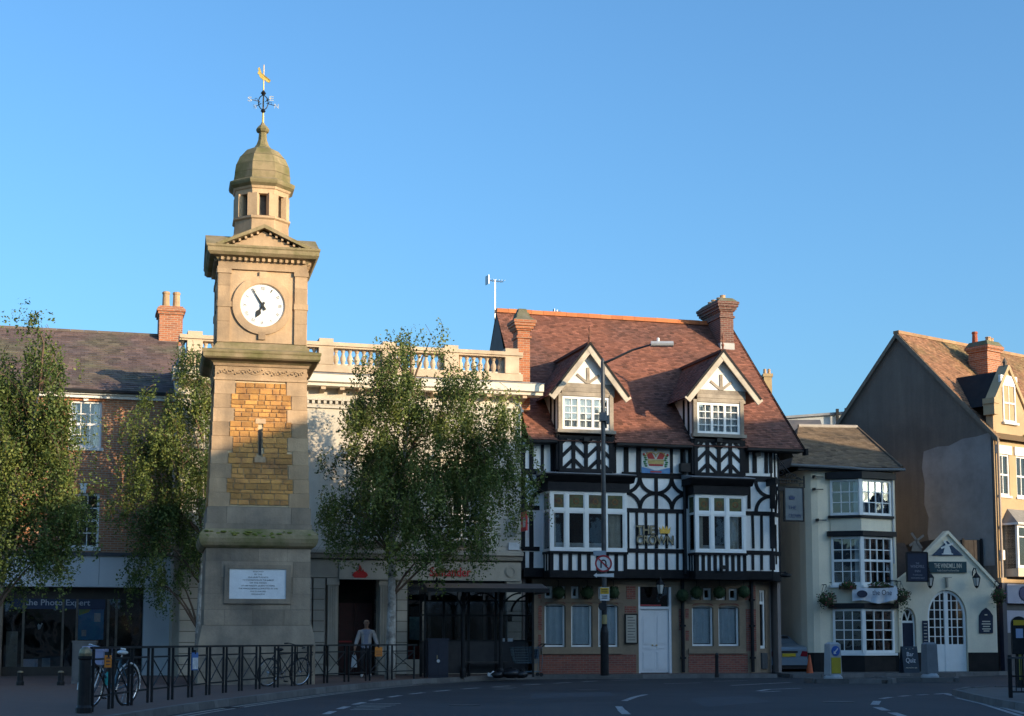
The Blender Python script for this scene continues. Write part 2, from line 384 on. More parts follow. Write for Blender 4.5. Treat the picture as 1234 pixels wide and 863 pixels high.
# kerb-side lines
for off, mt in ((.28, MARKY), (.48, MARKY)):
    pts = []
    for i in range(8, len(KLs) - 1):
        a, b = KLs[i], KLs[i + 1]; L = math.hypot(b[0] - a[0], b[1] - a[1]) or 1; pts.append((a[0] - (b[1] - a[1]) / L * off, a[1] + (b[0] - a[0]) / L * off))
    m = MB()
    for i in range(len(pts) - 1):
        a, b = pts[i], pts[i + 1]; L = math.hypot(b[0] - a[0], b[1] - a[1]) or 1; n = (-(b[1] - a[1]) / L * .045, (b[0] - a[0]) / L * .045)
        m.add([(a[0] - n[0], a[1] - n[1], .004), (b[0] - n[0], b[1] - n[1], .004), (b[0] + n[0], b[1] + n[1], .004), (a[0] + n[0], a[1] + n[1], .004)], [(3, 2, 1, 0)])
    part('kerbside_line', m, mt, road)
# faded box lettering in the stop bay
for k in range(5):
    y = 848.6 + k * 1.75; x = 437 - k * 3.6; strip((x, y), (x + 46 - k * 2.5, y - .5), .16, MARKY)
for a, b in (((592, 829.2), (622, 828.4)), ((596, 830.8), (618, 830.2))): strip(a, b, .14, MARKY)
# lane lines and arrows to the right
for a, b, w in (((752, 845), (765, 840.2), .13), ((765, 840.2), (778, 837.2), .13), ((745.5, 851.5), (749, 856), .13), ((749, 856), (755, 861), .15), ((881, 826.2), (953, 822.6), .14),
                ((914, 833), (926, 831), .16), ((926, 831), (965, 829.6), .14), ((917, 834.2), (940, 833), .12), ((1054, 849.5), (1057, 845), .16), ((1057, 852.5), (1068, 856.5), .16), ((1075, 859), (1090, 864), .16),
                ((1062, 842.2), (1074, 840.4), .14), ((1084, 839.4), (1096, 838.4), .14), ((1106, 837.8), (1118, 837.2), .14), ((1128, 836.8), (1137, 836), .16), ((1138, 835.6), (1150, 838.8), .16),
                ((800, 824), (845, 823), .1), ((860, 821.2), (900, 820.2), .1), ((1150, 838.8), (1186, 846.5), .12), ((1186, 846.5), (1236, 860.5), .12), ((1152, 841), (1184, 848.5), .1), ((1184, 848.5), (1230, 863), .1)): strip(a, b, w)
# worn repairs and a manhole
COVER = M('iron_cover', (.03, .03, .032), (.05, .048, .045), scale=9, rough=.55)
for px, py, r in ((708, 832, .32), (1010, 846, .33), (560, 850, .3)):
    x, y = ground(px, py); part('manhole_cover', MB().lathe(x, y, [(r, .002), (r, .007)], 18), COVER, road)
PATCH = M('asphalt_patch', (.042, .045, .052), (.055, .058, .066), scale=2, rough=.85, bump=.3, bs=60, fine=.25)
mark([(640, 836), (735, 834), (742, 839), (640, 842)], PATCH, .002); mark([(830, 842), (900, 838), (930, 846), (850, 852)], PATCH, .002)

r5 = random.Random(77); CRK = M('crack_seal', (.010, .011, .013), rough=.6)
for px, py, n in ((520, 846, 9), (690, 852, 8), (830, 829, 9), (960, 838, 7), (1010, 858, 8), (640, 828, 7)):      # sealed cracks
    x, y = ground(px, py); pts = []; a = r5.uniform(-.6, .6)
    for _ in range(n): pts.append((x, y)); a += r5.gauss(0, .35); x += .45 * math.cos(a); y += .45 * math.sin(a)
    m = MB()
    for i in range(n - 1):
        p, q = pts[i], pts[i + 1]; m.add([(p[0], p[1] - .018, .0025), (q[0], q[1] - .018, .0025), (q[0], q[1] + .018, .0025), (p[0], p[1] + .018, .0025)], [(0, 1, 2, 3)])
    part('crack_seal', m, CRK, road)
for i in (30, 52, 66):                                # gully gratings against the kerb
    x, y = KLs[i]; d = Vector((KLs[i + 1][0] - x, KLs[i + 1][1] - y)).normalized(); o = part('gully_grating', MB().box(-.22, .22, -.2, .2, .002, .008), COVER, road); o.location = (x - d.y * .32, y + d.x * .32, 0); o.rotation_euler = (0, 0, math.atan2(d.y, d.x))
    for k in range(5): s = bx('slot', o, CRK, -.17 + k * .085, -.14 + k * .085, -.16, .16, .0075, .0105)
# ------------------------------------------------------------------ the row across the road, right of and behind the viewer, whose shadow fills the street
TX, TY = (math.cos(SUN_AZ), math.sin(SUN_AZ)); UX, UY = (math.sin(SUN_AZ), -math.cos(SUN_AZ))
OPPW = M('opposite_render', (.72, .66, .56), (.64, .58, .49), scale=1, rough=.9)
OPPB = M('opposite_brick', (.30, .15, .10), (.22, .11, .08), brick=(.225, .075, (.3, .27, .24), .01))
OPPR = M('opposite_slate', (.09, .09, .10), (.13, .12, .12), scale=3, rough=.7)
def opposite(label, t0, t1, u, eave, ridge, hip0, hip1, dep=9):
    o = thing('terrace_house', label, 'house', TX * t0 + UX * u, TY * t0 + UY * u, 0, math.degrees(SUN_AZ), 'row of houses across the road')
    L = t1 - t0; xs = [1.2 + k * 2.6 for k in range(int((L - 2) / 2.6) + 1)]
    # local: x along the row, the street side looks towards +y
    part('wall', MB().box(0, L, -dep, 0, 0, eave), OPPB, o)
    part('roof', MB().add([(0, .25, eave), (L, .25, eave), (L, -dep - .25, eave), (0, -dep - .25, eave), (hip0, -dep / 2, ridge), (L - hip1, -dep / 2, ridge)],
                          [(0, 4, 5, 1), (2, 5, 4, 3), (3, 4, 0), (1, 5, 2), (0, 1, 2, 3)]), OPPR, o)
    for x in xs:
        for z in [3.6 + 2.9 * k for k in range(int((eave - 4) / 2.9) + 1)]:
            if z + 1.6 < eave: part('window', MB().box(x, x + 1.05, .0, .03, z, z + 1.55), WHITE, o); 
        if x + 1.8 < L: part('shop_window', MB().box(x, x + 2.0, .0, .03, .6, 2.7), DGLASS, o)
U0 = 7.5
opposite('low brick terrace beyond the left end of the hipped block opposite', -14, 24.4, U0, 10.0, 12.9, 0, .6)
opposite('wide brick block with hipped left end in the row opposite', 24.4, 41.0, U0, 12.4, 15.4, 6.2, .3)
opposite('tallest brick block with hipped right end in the row opposite', 41.0, 56.4, U0, 12.0, 16.5, .5, 2.6)
opposite('low brick house at the right end of the row opposite', 56.4, 76, U0, 7.0, 9.4, .6, 0)

def behind(label, X, Y, deg, L, eave, ridge):  # unseen houses added to block the low yellow sky in window reflections
    o = thing('terrace_house', label, 'house', X, Y, 0, deg, 'unseen houses added behind the viewer')
    part('wall', MB().box(0, L, -9, 0, 0, eave), OPPW, o)
    part('roof', MB().xprism([(.25, eave), (-9.25, eave), (-4.5, ridge)][::-1], 0, L), OPPR, o)
    for k in range(int(L / 3)):
        for z in (.6, 3.8, 6.6): 
            if z + 1.6 < eave: part('window', MB().box(1 + 3 * k, 2.4 + 3 * k, 0, .03, z, z + 1.6), DGLASS if z < 1 else WHITE, o)
behind('unseen cream terrace added far left to darken window reflections', -44, -6, -80, 56, 9, 12.5)
behind('unseen cream terrace added behind the viewer to darken window reflections', -40, -26, 0, 66, 8.4, 11.5)
# ================================================================== clock tower
STONE = M('sandstone', (.49, .345, .215), (.40, .275, .165), (.235, .175, .12), scale=1.6, rough=.85, bump=.3, bs=22, rv=.17, streak=.34)
STONEG = M('weathered_stone', (.35, .275, .20), (.265, .21, .155), (.15, .13, .108), scale=1.4, rough=.88, bump=.35, bs=20, rv=.18, streak=.34)
PLAIN = M('plain_stone_joint', (.20, .165, .125), (.16, .135, .105), scale=2, rough=.9)
MOSS = M('mossy_stone', (.29, .225, .135), (.205, .17, .09), (.11, .112, .035), scale=2.6, rough=.95, bump=.4, bs=30, rv=.1, streak=.2, lo=.4, hi=.6)
MOSSY = M('moss_cushion', (.16, .19, .035), (.10, .14, .025), (.22, .19, .04), scale=8, rough=1, bump=.8, bs=60)
IRONST = M('ironstone', (.57, .30, .09), (.45, .22, .07), (.31, .155, .065), scale=5, rough=.9, bump=.5, bs=26, rv=.26)
MORTAR = M('pale_mortar', (.62, .50, .33), (.52, .42, .28), scale=6, rough=.95, bump=.3)
GOLD = M('gilding', (.75, .50, .12), (.6, .38, .08), scale=10, rough=.35, metal=.7)
CLOCKW = M('clock_white', (.80, .80, .78), (.76, .76, .74), scale=3, rough=.4)
TCX, TCY, TANG = -6.74, 40.3, 13
tw_ = thing('clock_tower', 'tall square sandstone clock tower with domed lantern and weather vane', 'clock tower', TCX, TCY, .12, TANG)
tw_.location.z = 0
def rot4(k, x, y):
    for _ in range(k): x, y = -y, x
    return x, y
def ring_course(name, mat, hw, z0, z1, cuts, th=.2, gap=.008, proud=0.0):
    """one course of squared blocks on all four sides; cuts are the joints along a face, -1..1"""
    for k in range(4):
        c = [-1] + sorted(cuts) + [1]
        for i in range(len(c) - 1):
            a, b = c[i] * hw + gap / 2, c[i + 1] * hw - gap / 2
            if k % 2: a, b = max(a, -hw + th), min(b, hw - th)
            if b - a < .03: continue
            x, y = (a + b) / 2, -hw + th / 2 - proud - rnd.uniform(0, .006); X, Y = rot4(k, x, y)
            o = bx(name, tw_, mat, X - (b - a) / 2, X + (b - a) / 2, Y - th / 2, Y + th / 2, z0 + gap / 2, z1 - gap / 2, rz=k * math.pi / 2)
def stage(name, mat, h0, z0, h1, z1): return part(name, MB().frus(0, 0, h0, z0, h1, z1), mat, tw_)
# plinth and lower stage
stage('core', PLAIN, 1.44, .05, 1.43, 1.10)
for k, (a, b) in enumerate(((.10, .44), (.44, .78), (.78, 1.10))): ring_course('plinth_block', STONEG, 1.46, a, b, [(-.45, .2, .7), (-.6, .05, .55), (-.3, .4)][k])
m = MB().frus(0, 0, 1.465, 1.10, 1.37, 1.60); part('plinth_chamfer', m, STONEG, tw_)
stage('core', PLAIN, 1.32, 1.60, 1.315, 3.56)
zz = (1.605, 2.0, 2.40, 2.82, 3.22, 3.56)
for k in range(5): ring_course('lower_block', STONEG, 1.335 - .004 * k, zz[k], zz[k + 1], [(-.62, -.1, .5), (-.45, .05, .62), (-.7, .66), (-.7, .66), (-.52, .0, .55)][k])
# plaque on the street face
pf = MB(); px0, px1, pz0, pz1 = -.72, .70, 2.27, 3.03
for a, b, c, d in ((px0 - .12, px1 + .12, pz0 - .12, pz0), (px0 - .12, px1 + .12, pz1, pz1 + .10), (px0 - .12, px0, pz0, pz1), (px1, px1 + .12, pz0, pz1)): pf.box(a, b, -1.385, -1.29, c, d)
part('plaque_frame', pf, STONEG, tw_)
plq = part('plaque', MB().box(px0, px1, -1.352, -1.3, pz0, pz1), M('plaque_white', (.72, .75, .78), (.64, .67, .70), scale=4, rough=.5), tw_, 'white stone tablet with small dark lettering')
INK = M('dark_lettering', (.03, .035, .05), rough=.6)
for i, (s_, w_) in enumerate((('ERECTED', .26), ('BY THE', .19), ('INHABITANTS', .50), ('TO COMMEMORATE THE JUBILEE', .78), ('OF THE REIGN', .42), ('OF HER MAJESTY QUEEN VICTORIA', .84), ('THE WHOLE BEING COMPLETED IN THE', .98), ('YEAR OF OUR LORD', .40), ('MDCCCLXXXVII', .33))):
    text('lettering', plq, INK, s_, 0, -1.353, 2.945 - i * .0715, .034, w_, .004)
# mossy string course
part('string_course', MB().lathe(0, 0, [(1.36 * 1.414, 3.56), (1.44 * 1.414, 3.62), (1.48 * 1.414, 3.70), (1.50 * 1.414, 3.80), (1.48 * 1.414, 3.90), (1.40 * 1.414, 4.0), (1.34 * 1.414, 4.05)], 4, R(45)), MOSS, tw_)
r2 = random.Random(5); m = MB()
for k in range(150):
    f = r2.uniform(-1.45, 1.45); s_ = r2.choice((0, 0, 0, 1, 3)); x, y = rot4(s_, f, -1.46 + r2.uniform(-.02, .1)); r = r2.uniform(.02, .06)
    m.ball((x, y, 3.88 + r2.uniform(-.05, .1)), r, 6, 4, (1.5, 1, .55))
part('moss', m, MOSSY, tw_, kind='stuff')
# battered foot of the shaft
stage('core', PLAIN, 1.32, 4.02, 1.27, 4.62)
ring_course('foot_block', STONEG, 1.345, 4.04, 4.18, (-.3, .5)); ring_course('foot_block', STONEG, 1.315, 4.18, 4.60, (-.62, .62))
# shaft: core, quoins, ironstone field
def shw(z): return 1.28 - (z - 4.60) / 3.30 * .11
stage('mortar_field', MORTAR, shw(4.6) - .035, 4.60, shw(7.9) - .035, 7.90)
zq = split(4.61, 7.88, 9)
for q in range(9):
    for k in range(4):
        z0, z1 = zq[q] + .004, zq[q + 1] - .004; h = shw((z0 + z1) / 2)
        la, lb = ((.52, .40), (.42, .52))[(q + k) % 2]
        x0, x1, y0, y1 = -h, -h + la, -h, -h + lb
        cx, cy = rot4(k, (x0 + x1) / 2, (y0 + y1) / 2)
        bx('quoin', tw_, STONE, cx - la / 2, cx + la / 2, cy - lb / 2, cy + lb / 2, z0, z1, rz=k * math.pi / 2)
jm = MB()
for k in range(4):
    z = 4.66; row = 0
    while z < 7.80:
        h = rnd.choice((.095, .11, .125, .14, .16)); h = min(h, 7.84 - z); hw = shw(z + h / 2); q = min(8, int((z + h / 2 - 4.61) / (3.27 / 9)))
        la, lb = ((.52, .40), (.42, .52))[(q + k) % 2]; lr = ((.52, .40), (.42, .52))[(q + k + 1) % 2]
        a = -hw + la + .012; e = hw - lr[1] - .012
        x = a
        while x < e - .02:
            w = rnd.uniform(.15, .38); w = e - x if e - x - w < .14 else w
            slit = k == 0 and z + h > 5.91 and z < 6.77 and x < .05 and x + w > -.05
            if slit:
                for p, q in ((x, -.055), (.055, x + w)):
                    if q - p > .05: bx('brick', tw_, IRONST, p + .008, q - .004, -hw - .01, -hw + .09, z + .010, z + h - .010)
            if not slit:
                d = rnd.uniform(.0, .022); yc = -hw + .05 - d * .6
                if k in (0, 3): 
                    X, Y = rot4(k, x + w / 2, yc); bx('brick', tw_, IRONST, X - w / 2 + .011, X + w / 2 - .011, Y - .05, Y + .05, z + .010, z + h - .010, rz=k * math.pi / 2, ry=rnd.uniform(-.012, .012))
                else:
                    xa, ya = rot4(k, x + .007, yc - .05); xb, yb = rot4(k, x + w - .007, yc + .05)
                    jm.box(min(xa, xb), max(xa, xb), min(ya, yb), max(ya, yb), z + .007, z + h - .007)
            x += w
        z += h; row += 1
part('bricks_of_far_sides', jm, IRONST, tw_, kind='stuff')
bx('slit_head', tw_, STONE, -.13, .13, -shw(6.9) - .022, -1.0, 6.77, 6.90); bx('slit_foot', tw_, STONE, -.14, .14, -shw(5.8) - .028, -1.0, 5.76, 5.91)
part('slit_window', MB().box(-.30, .30, -shw(6.3) + .05, -1.05, 5.92, 6.76), M('slit_dark', (.01, .01, .012), rough=.9), tw_)
bx('slit_iron', tw_, IRON, -.03, .03, -shw(6.4) - .025, -shw(6.4) + .06, 5.96, 6.62)
# carved frieze and mid cornice
stage('frieze', STONE, 1.175, 7.90, 1.175, 8.32); part('frieze_band', MB().frus(0, 0, 1.20, 7.885, 1.20, 7.945), STONE, tw_); part('frieze_band', MB().frus(0, 0, 1.21, 8.25, 1.23, 8.315), STONE, tw_)
m = MB()
for k in (0, 3, 1):
    pts = [(x / 40, -1.185, 8.10 + .055 * math.sin(x / 40 * 9.5)) for x in range(-42, 43)]
    m.tube([(*rot4(k, p[0], p[1]), p[2]) for p in pts], .012, 5)
    for i in range(-10, 11):
        x = i * .105; s_ = math.sin(x * 9.5)
        for d in (-.03, .03): X, Y = rot4(k, x + d, -1.19); m.ball((X, Y, 8.10 + .05 * s_ + (-.055 if s_ > 0 else .055) + d * .5), .028, 6, 4, (1, 1, .8))
part('carved_scroll', m, STONE, tw_)
part('mid_cornice', MB().lathe(0, 0, [(1.2 * 1.414, 8.30), (1.30 * 1.414, 8.36), (1.44 * 1.414, 8.40), (1.49 * 1.414, 8.44), (1.49 * 1.414, 8.53), (1.51 * 1.414, 8.56), (1.51 * 1.414, 8.62), (1.22 * 1.414, 8.70)], 4, R(45)), MOSS, tw_)
# clock stage
part('clock_stage_foot', MB().lathe(0, 0, [(1.24 * 1.414, 8.66), (1.21 * 1.414, 8.76), (1.13 * 1.414, 8.88)], 4, R(45)), MOSS, tw_)
stage('clock_stage_wall', STONE, 1.10, 8.9, 1.10, 11.0)
for k in range(4):
    for s_ in (-1, 1):
        for i, (a, b) in enumerate(((8.88, 9.42), (9.425, 9.80), (9.96, 10.36), (10.365, 10.68))):
            X, Y = rot4(k, s_ * .985, -1.07); bx('pilaster_block', tw_, STONE, X - .155, X + .155, Y - .09, Y + .09, a, b, rz=k * math.pi / 2)
        X, Y = rot4(k, s_ * .985, -1.07); bx('pilaster_capital', tw_, STONE, X - .18, X + .18, Y - .115, Y + .115, 10.685, 10.80, rz=k * math.pi / 2)
        X, Y = rot4(k, s_ * .98, -1.08); bx('pilaster_band', tw_, STONE, X - .17, X + .17, Y - .1, Y + .1, 9.805, 9.955, rz=k * math.pi / 2)
    X, Y = rot4(k, .0, -1.09)
    for s_ in (-1, 1):
        X, Y = rot4(k, s_ * .81, -1.08); bx('clock_band', tw_, STONE, X - .03, X + .03, Y - .06, Y + .06, 9.81, 9.95, rz=k * math.pi / 2)
    for dz, hh in ((.80, .09), (-.80, .10)): X, Y = rot4(k, 0, -1.09); bx('keystone', tw_, STONE, X - .09, X + .09, Y - .075, Y + .075, 9.88 + dz - hh, 9.88 + dz + hh, rz=k * math.pi / 2)
CZ_, CR_ = 9.88, .565
def turned(mb, k):
    mb.v = [(*rot4(k, v[0], v[1]), v[2]) for v in mb.v]; return mb
HAND = M('clock_hand', (.012, .014, .016), rough=.5)
for k in range(4):
    part('clock_surround', turned(MB().arc(0, CZ_, CR_ + .02, .77, -1.16, -1.08, 0, 360, 40).arc(0, CZ_, CR_, CR_ + .035, -1.145, -1.08, 0, 360, 40), k), STONE, tw_)
    vs = [(CR_ * math.cos(2 * math.pi * i / 40), -1.115, CZ_ + CR_ * math.sin(2 * math.pi * i / 40)) for i in range(40)]
    face = part('clock_face', turned(MB().add(vs, [tuple(range(40))]), k), CLOCKW, tw_, 'white round clock dial with black Roman numerals showing five to seven' if k == 0 else None)
    for ang, L, w0, w1 in ((330 - 2, .50, .03, .018), (207, .34, .035, .03)):
        a = R(ang); d = (math.sin(a), math.cos(a)); n = (d[1], -d[0]); m = MB()
        def hp(t, w): return (d[0] * t + n[0] * w, CZ_ + d[1] * t + n[1] * w)
        if L > .4: poly = [hp(-.14, .035), hp(-.14, -.035), hp(.0, -.026), hp(L, -.008), hp(L + .03, 0), hp(L, .008), hp(0, .026)]
        else: poly = [hp(-.10, .03), hp(-.10, -.03), hp(.14, -.022), hp(.20, -.07), hp(.27, -.05), hp(L + .03, 0), hp(.27, .05), hp(.20, .07), hp(.14, .022)]
        y = -1.15 if L > .4 else -1.14
        m.prism(poly, y, y + .008); part('hour_hand' if L < .4 else 'minute_hand', turned(m, k), HAND, face)
    part('hand_boss', turned(MB().arc(0, CZ_, .002, .045, -1.165, -1.13, 0, 360, 16), k), HAND, face)
    if k == 0:
        for h in range(12):
            a = R(30 * h); s_ = ('XII', 'I', 'II', 'III', 'IV', 'V', 'VI', 'VII', 'VIII', 'IX', 'X', 'XI')[h]
            o = text('numeral', face, HAND, s_, 0, 0, -.048, .096, .026 * len(s_) + .014 * s_.count('X') + .01 * s_.count('V') + .004, .003)
            o.location = (.455 * math.sin(a), -1.116, CZ_ + .455 * math.cos(a)); o.rotation_euler = (0, a, 0)
        mt = MB()
        for i in range(60):
            a = R(6 * i); mt.box(-.002, .002, -1.119, -1.1165, .538, .553)
            for q in range(8):
                x, y, z = mt.v[-8 + q]; mt.v[-8 + q] = (z * math.sin(a) + x * math.cos(a), y, CZ_ + z * math.cos(a) - x * math.sin(a))
        part('minute_track', mt, HAND, face)
# entablature, dentils, cornice with a pediment on each face
part('architrave', MB().frus(0, 0, 1.17, 10.80, 1.17, 10.86).frus(0, 0, 1.145, 10.86, 1.145, 11.02), STONE, tw_)
dm_ = MB().box(-.035, .035, -.06, .06, -.04, .04).mesh('dentil', STONE)
for k in range(4):
    for i in range(15):
        X, Y = rot4(k, -1.05 + .15 * i, -1.19); inst('dentil', dm_, tw_, (X, Y, 11.06), (0, 0, k * math.pi / 2))
part('top_cornice', MB().lathe(0, 0, [(1.15 * 1.414, 11.02), (1.22 * 1.414, 11.10), (1.36 * 1.414, 11.13), (1.43 * 1.414, 11.20), (1.43 * 1.414, 11.30), (1.455 * 1.414, 11.33), (1.455 * 1.414, 11.38), (1.0 * 1.414, 11.46)], 4, R(45)), MOSS, tw_)
for k in range(4):
    part('pediment', turned(MB().prism([(-.98, 11.34), (.98, 11.34), (0, 11.80)], -1.30, -.5), k), STONE, tw_)
    rk = MB()
    for s_ in (-1, 1):
        rk.prism([(s_ * 1.12, 11.36), (0, 11.86), (0, 11.96), (s_ * 1.22, 11.40)][::s_], -1.46, -.45)
    part('raking_cornice', turned(rk, k), MOSS, tw_)
    for s_ in (-1, 1):
        for i in range(6):
            f = .12 + i * .145; X, Y = rot4(k, s_ * (1.05 * (1 - f)), -1.33); inst('dentil', dm_, tw_, (X, Y, 11.335 + .47 * f), (0, 0, k * math.pi / 2), (.8, 1, .8))
part('corner_roof', MB().frus(0, 0, 1.0, 11.42, .8, 11.75), STONE, tw_)
# lantern
def octo(name, prof, mat=STONE): return part(name, MB().lathe(0, 0, [(r / math.cos(R(22.5)), z) for r, z in prof], 8, R(22.5)), mat, tw_)
octo('lantern_base', [(.78, 11.5), (.76, 11.9), (.72, 11.95), (.70, 12.30)])
octo('lantern_sill', [(.71, 12.30), (.75, 12.33), (.75, 12.38), (.68, 12.41)])
octo('lantern_louvre', [(.50, 12.35), (.50, 13.05)], M('louvre_dark', (.03, .03, .032), (.09, .085, .08), scale=4, rough=.8))
for i in range(8):
    a = R(22.5 + 45 * i); c, s_ = math.cos(a), math.sin(a)
    m = MB()
    for w, r0, r1 in ((.15, .60, .735), (.10, .5, .60)):
        poly = [(r0 * c - w * -s_, r0 * s_ - w * c), (r1 * c - w * -s_ * .9, r1 * s_ - w * c * .9), (r1 * c + w * -s_ * .9, r1 * s_ + w * c * .9), (r0 * c + w * -s_, r0 * s_ + w * c)]
        m.hprism(poly, 12.40, 13.02)
    part('lantern_pier', m, STONE, tw_)
octo('lantern_head', [(.69, 13.0), (.70, 13.12), (.73, 13.14), (.76, 13.20)])
octo('lantern_cornice', [(.74, 13.18), (.84, 13.26), (.86, 13.32), (.86, 13.36), (.74, 13.43)], MOSS)
for nm, p in (('dome_course', [(.735, 13.42), (.735, 13.60), (.71, 13.63)]), ('dome_course', [(.725, 13.63), (.705, 13.86), (.68, 13.88)]), ('dome_course', [(.69, 13.88), (.60, 14.10), (.56, 14.12)]), ('dome_course', [(.575, 14.12), (.42, 14.32), (.22, 14.43), (.16, 14.52)])):
    octo(nm, p, MOSS)
octo('finial', [(.17, 14.50), (.115, 14.66), (.10, 14.86), (.15, 14.89), (.175, 14.95), (.13, 15.02), (.06, 15.10), (.035, 15.16)], MOSS)
# weather vane
part('vane_rod', MB().tube([(0, 0, 15.1), (0, 0, 15.5), (0, 0, 16.78)], [.03, .022, .010], 6), GOLD, tw_)
m = MB()
for a in (0, 90): m.tube([(.13 * math.cos(t) * math.cos(R(a)), .13 * math.cos(t) * math.sin(R(a)), 15.72 + .20 * math.sin(t)) for t in [2 * math.pi * i / 20 for i in range(20)]], .014, 5, True)
m.lathe(0, 0, [(.02, 15.42), (.07, 15.48), (.03, 15.54)], 8).lathe(0, 0, [(.03, 15.92), (.075, 15.98), (.02, 16.06)], 8)
for i in range(4):
    a = R(28 + 90 * i); c, s_ = math.cos(a), math.sin(a); m.tube([(.1 * c, .1 * s_, 15.72), (.36 * c, .36 * s_, 15.72)], .010, 5)
    m.tube([(.16 * c, .16 * s_, 15.72), (.2 * c, .2 * s_, 15.79), (.26 * c, .26 * s_, 15.78), (.25 * c, .25 * s_, 15.73)], .008, 4)
vane = part('vane_frame', m, IRON, tw_)
for i, ch in enumerate('NWSE'):
    a = R(28 + 90 * i); o = text('compass_letter', vane, M('letter_pale', (.46, .45, .42), rough=.3, metal=.3), ch, 0, 0, -.065, .13, .11, .012); o.location = (.42 * math.cos(a), .42 * math.sin(a), 15.72)
ck = [(-.17, 16.52), (-.14, 16.60), (-.16, 16.66), (-.12, 16.70), (-.09, 16.64), (-.07, 16.56), (-.02, 16.49), (.05, 16.46), (.10, 16.40), (.17, 16.30), (.19, 16.36), (.15, 16.28), (.08, 16.31), (.03, 16.35), (.0, 16.33), (-.05, 16.38), (-.10, 16.42), (-.13, 16.49)]
part('cockerel', MB().prism(ck[::-1], -.012, .012), GOLD, tw_)
# ================================================================== brick house with the photo shop
def brick_mat(name, a, b, mort, w=.225, h=.075, **k): return M(name, a, b, None, brick=(w, h, mort, .010), rough=.9, bump=.35, bs=8, fine=.22, **k)
ORB = brick_mat('orange_brick', (.46, .20, .095), (.34, .135, .07), (.42, .34, .26))
SLATE = M('purple_slate', (.105, .078, .078), (.15, .10, .088), (.12, .115, .07), scale=1.2, rough=.75, tint=.42, bs=14, fine=.2)
S = Fr(-13.5, 48.9, 16.2)
sh = thing('brick_house', 'orange brick house with slate roof above a grey shopfront', 'house', S.X, S.Y, 0, 16.2)
xL, xR = -9.5, 2.80
W_UP = [(-.72, .30, 7.38, 8.90), (-3.62, -2.60, 7.38, 8.90), (-6.5, -5.48, 7.38, 8.90)]; W_LO = [(-.72, .30, 4.16, 5.92), (-3.62, -2.60, 4.16, 5.92), (-6.5, -5.48, 4.16, 5.92)]
part('wall', wall_mb(xL, xR, 3.95, 9.10, 0, W_UP + W_LO, .14, 9), ORB, sh)
for a, b, c, d in W_UP + W_LO:
    window(sh, a, b, c, d, .09, 3, 4, WHITE, GLASS, fw=.075, bw=.028, sashbar=(2,), sill=.13, curtain=[(0, .22, 'curtain_white'), (.8, 1, 'curtain_white')] if d > 7 else None)
    m = MB(); n = 9
    for i in range(n): 
        x0 = a - .14 + (b - a + .28) * i / n; x1 = a - .14 + (b - a + .28) * (i + 1) / n; o = (i - n / 2 + .5) * .018
        bx('brick', sh, M('gauged_brick', (.50, .20, .09), (.42, .16, .08), scale=5, rough=.9, rv=.2), x0 + .006, x1 - .006, -.012, .1, d + .006, d + .26, ry=o)
    part('keystone', MB().prism([((a + b) / 2 - .07, d - .01), ((a + b) / 2 + .07, d - .01), ((a + b) / 2 + .12, d + .31), ((a + b) / 2 - .12, d + .31)], -.05, .05), WHITE, sh)
part('eaves_board', MB().box(xL, xR, -.14, 0, 8.98, 9.08).box(xL, xR, -.24, 0, 9.08, 9.16), WHITE, sh)
part('gutter', MB().xprism([(-.40, 9.14), (-.28, 9.12), (-.24, 9.16), (-.24, 9.22), (-.40, 9.22)], xL, xR + .12), BLACK, sh)
rs = math.hypot(4.9, 2.85); RZ, RY = 12.02, 4.6
part('roof_deck', MB().add([(xL, -.32, 9.16), (xR + .1, -.32, 9.16), (xR + .1, RY, RZ), (xL, RY, RZ), (xR + .1, 9.4, 9.16), (xL, 9.4, 9.16)], [(0, 1, 2, 3), (3, 2, 4, 5), (1, 4, 2)]), SLATE, sh)
tiles('roof_slates', sh, SLATE, (xL, -.34, 9.19), (1, 0, 0), (0, RY + .34, RZ - 9.16), xR + .1 - xL, math.hypot(RY + .34, RZ - 9.16), .26, .185, seed=3, lift=.022)
for i in range(27): 
    x = xL + i * .46; bx('ridge_tile', sh, M('ridge_tile_grey', (.11, .085, .08), (.15, .12, .10), scale=4, rough=.8, rv=.2), x, x + .452, RY - .13, RY + .13, RZ - .02 + .004 * (i % 2), RZ + .07)
# chimney at the right-hand end
cx0, cx1 = S.x(191, 390, -4.6), S.x(219, 390, -4.6)
CHB = brick_mat('chimney_brick', (.40, .14, .065), (.26, .092, .05), (.36, .29, .22))
ch = part('chimney', MB().box(cx0, cx1, 4.1, 5.2, 11.2, 13.05).box(cx0 - .05, cx1 + .05, 4.05, 5.25, 12.75, 13.0).box(cx0 - .09, cx1 + .09, 4.0, 5.3, 12.84, 12.94), CHB, sh)
part('flashing', MB().box(cx0 - .02, cx1 + .02, 4.06, 5.24, 11.2, 11.62), LEAD, ch)
POT = M('chimney_pot', (.50, .33, .19), (.42, .27, .16), scale=5, rough=.85, rv=.15)
for k, x in enumerate(((cx0 * .7 + cx1 * .3), (cx0 * .25 + cx1 * .75))):
    part('chimney_pot', MB().lathe(x, 4.6, [(.15, 13.05), (.135, 13.1), (.12, 13.55), (.14, 13.58), (.14, 13.64), (.11, 13.66)], 12), POT, ch, smooth=False)
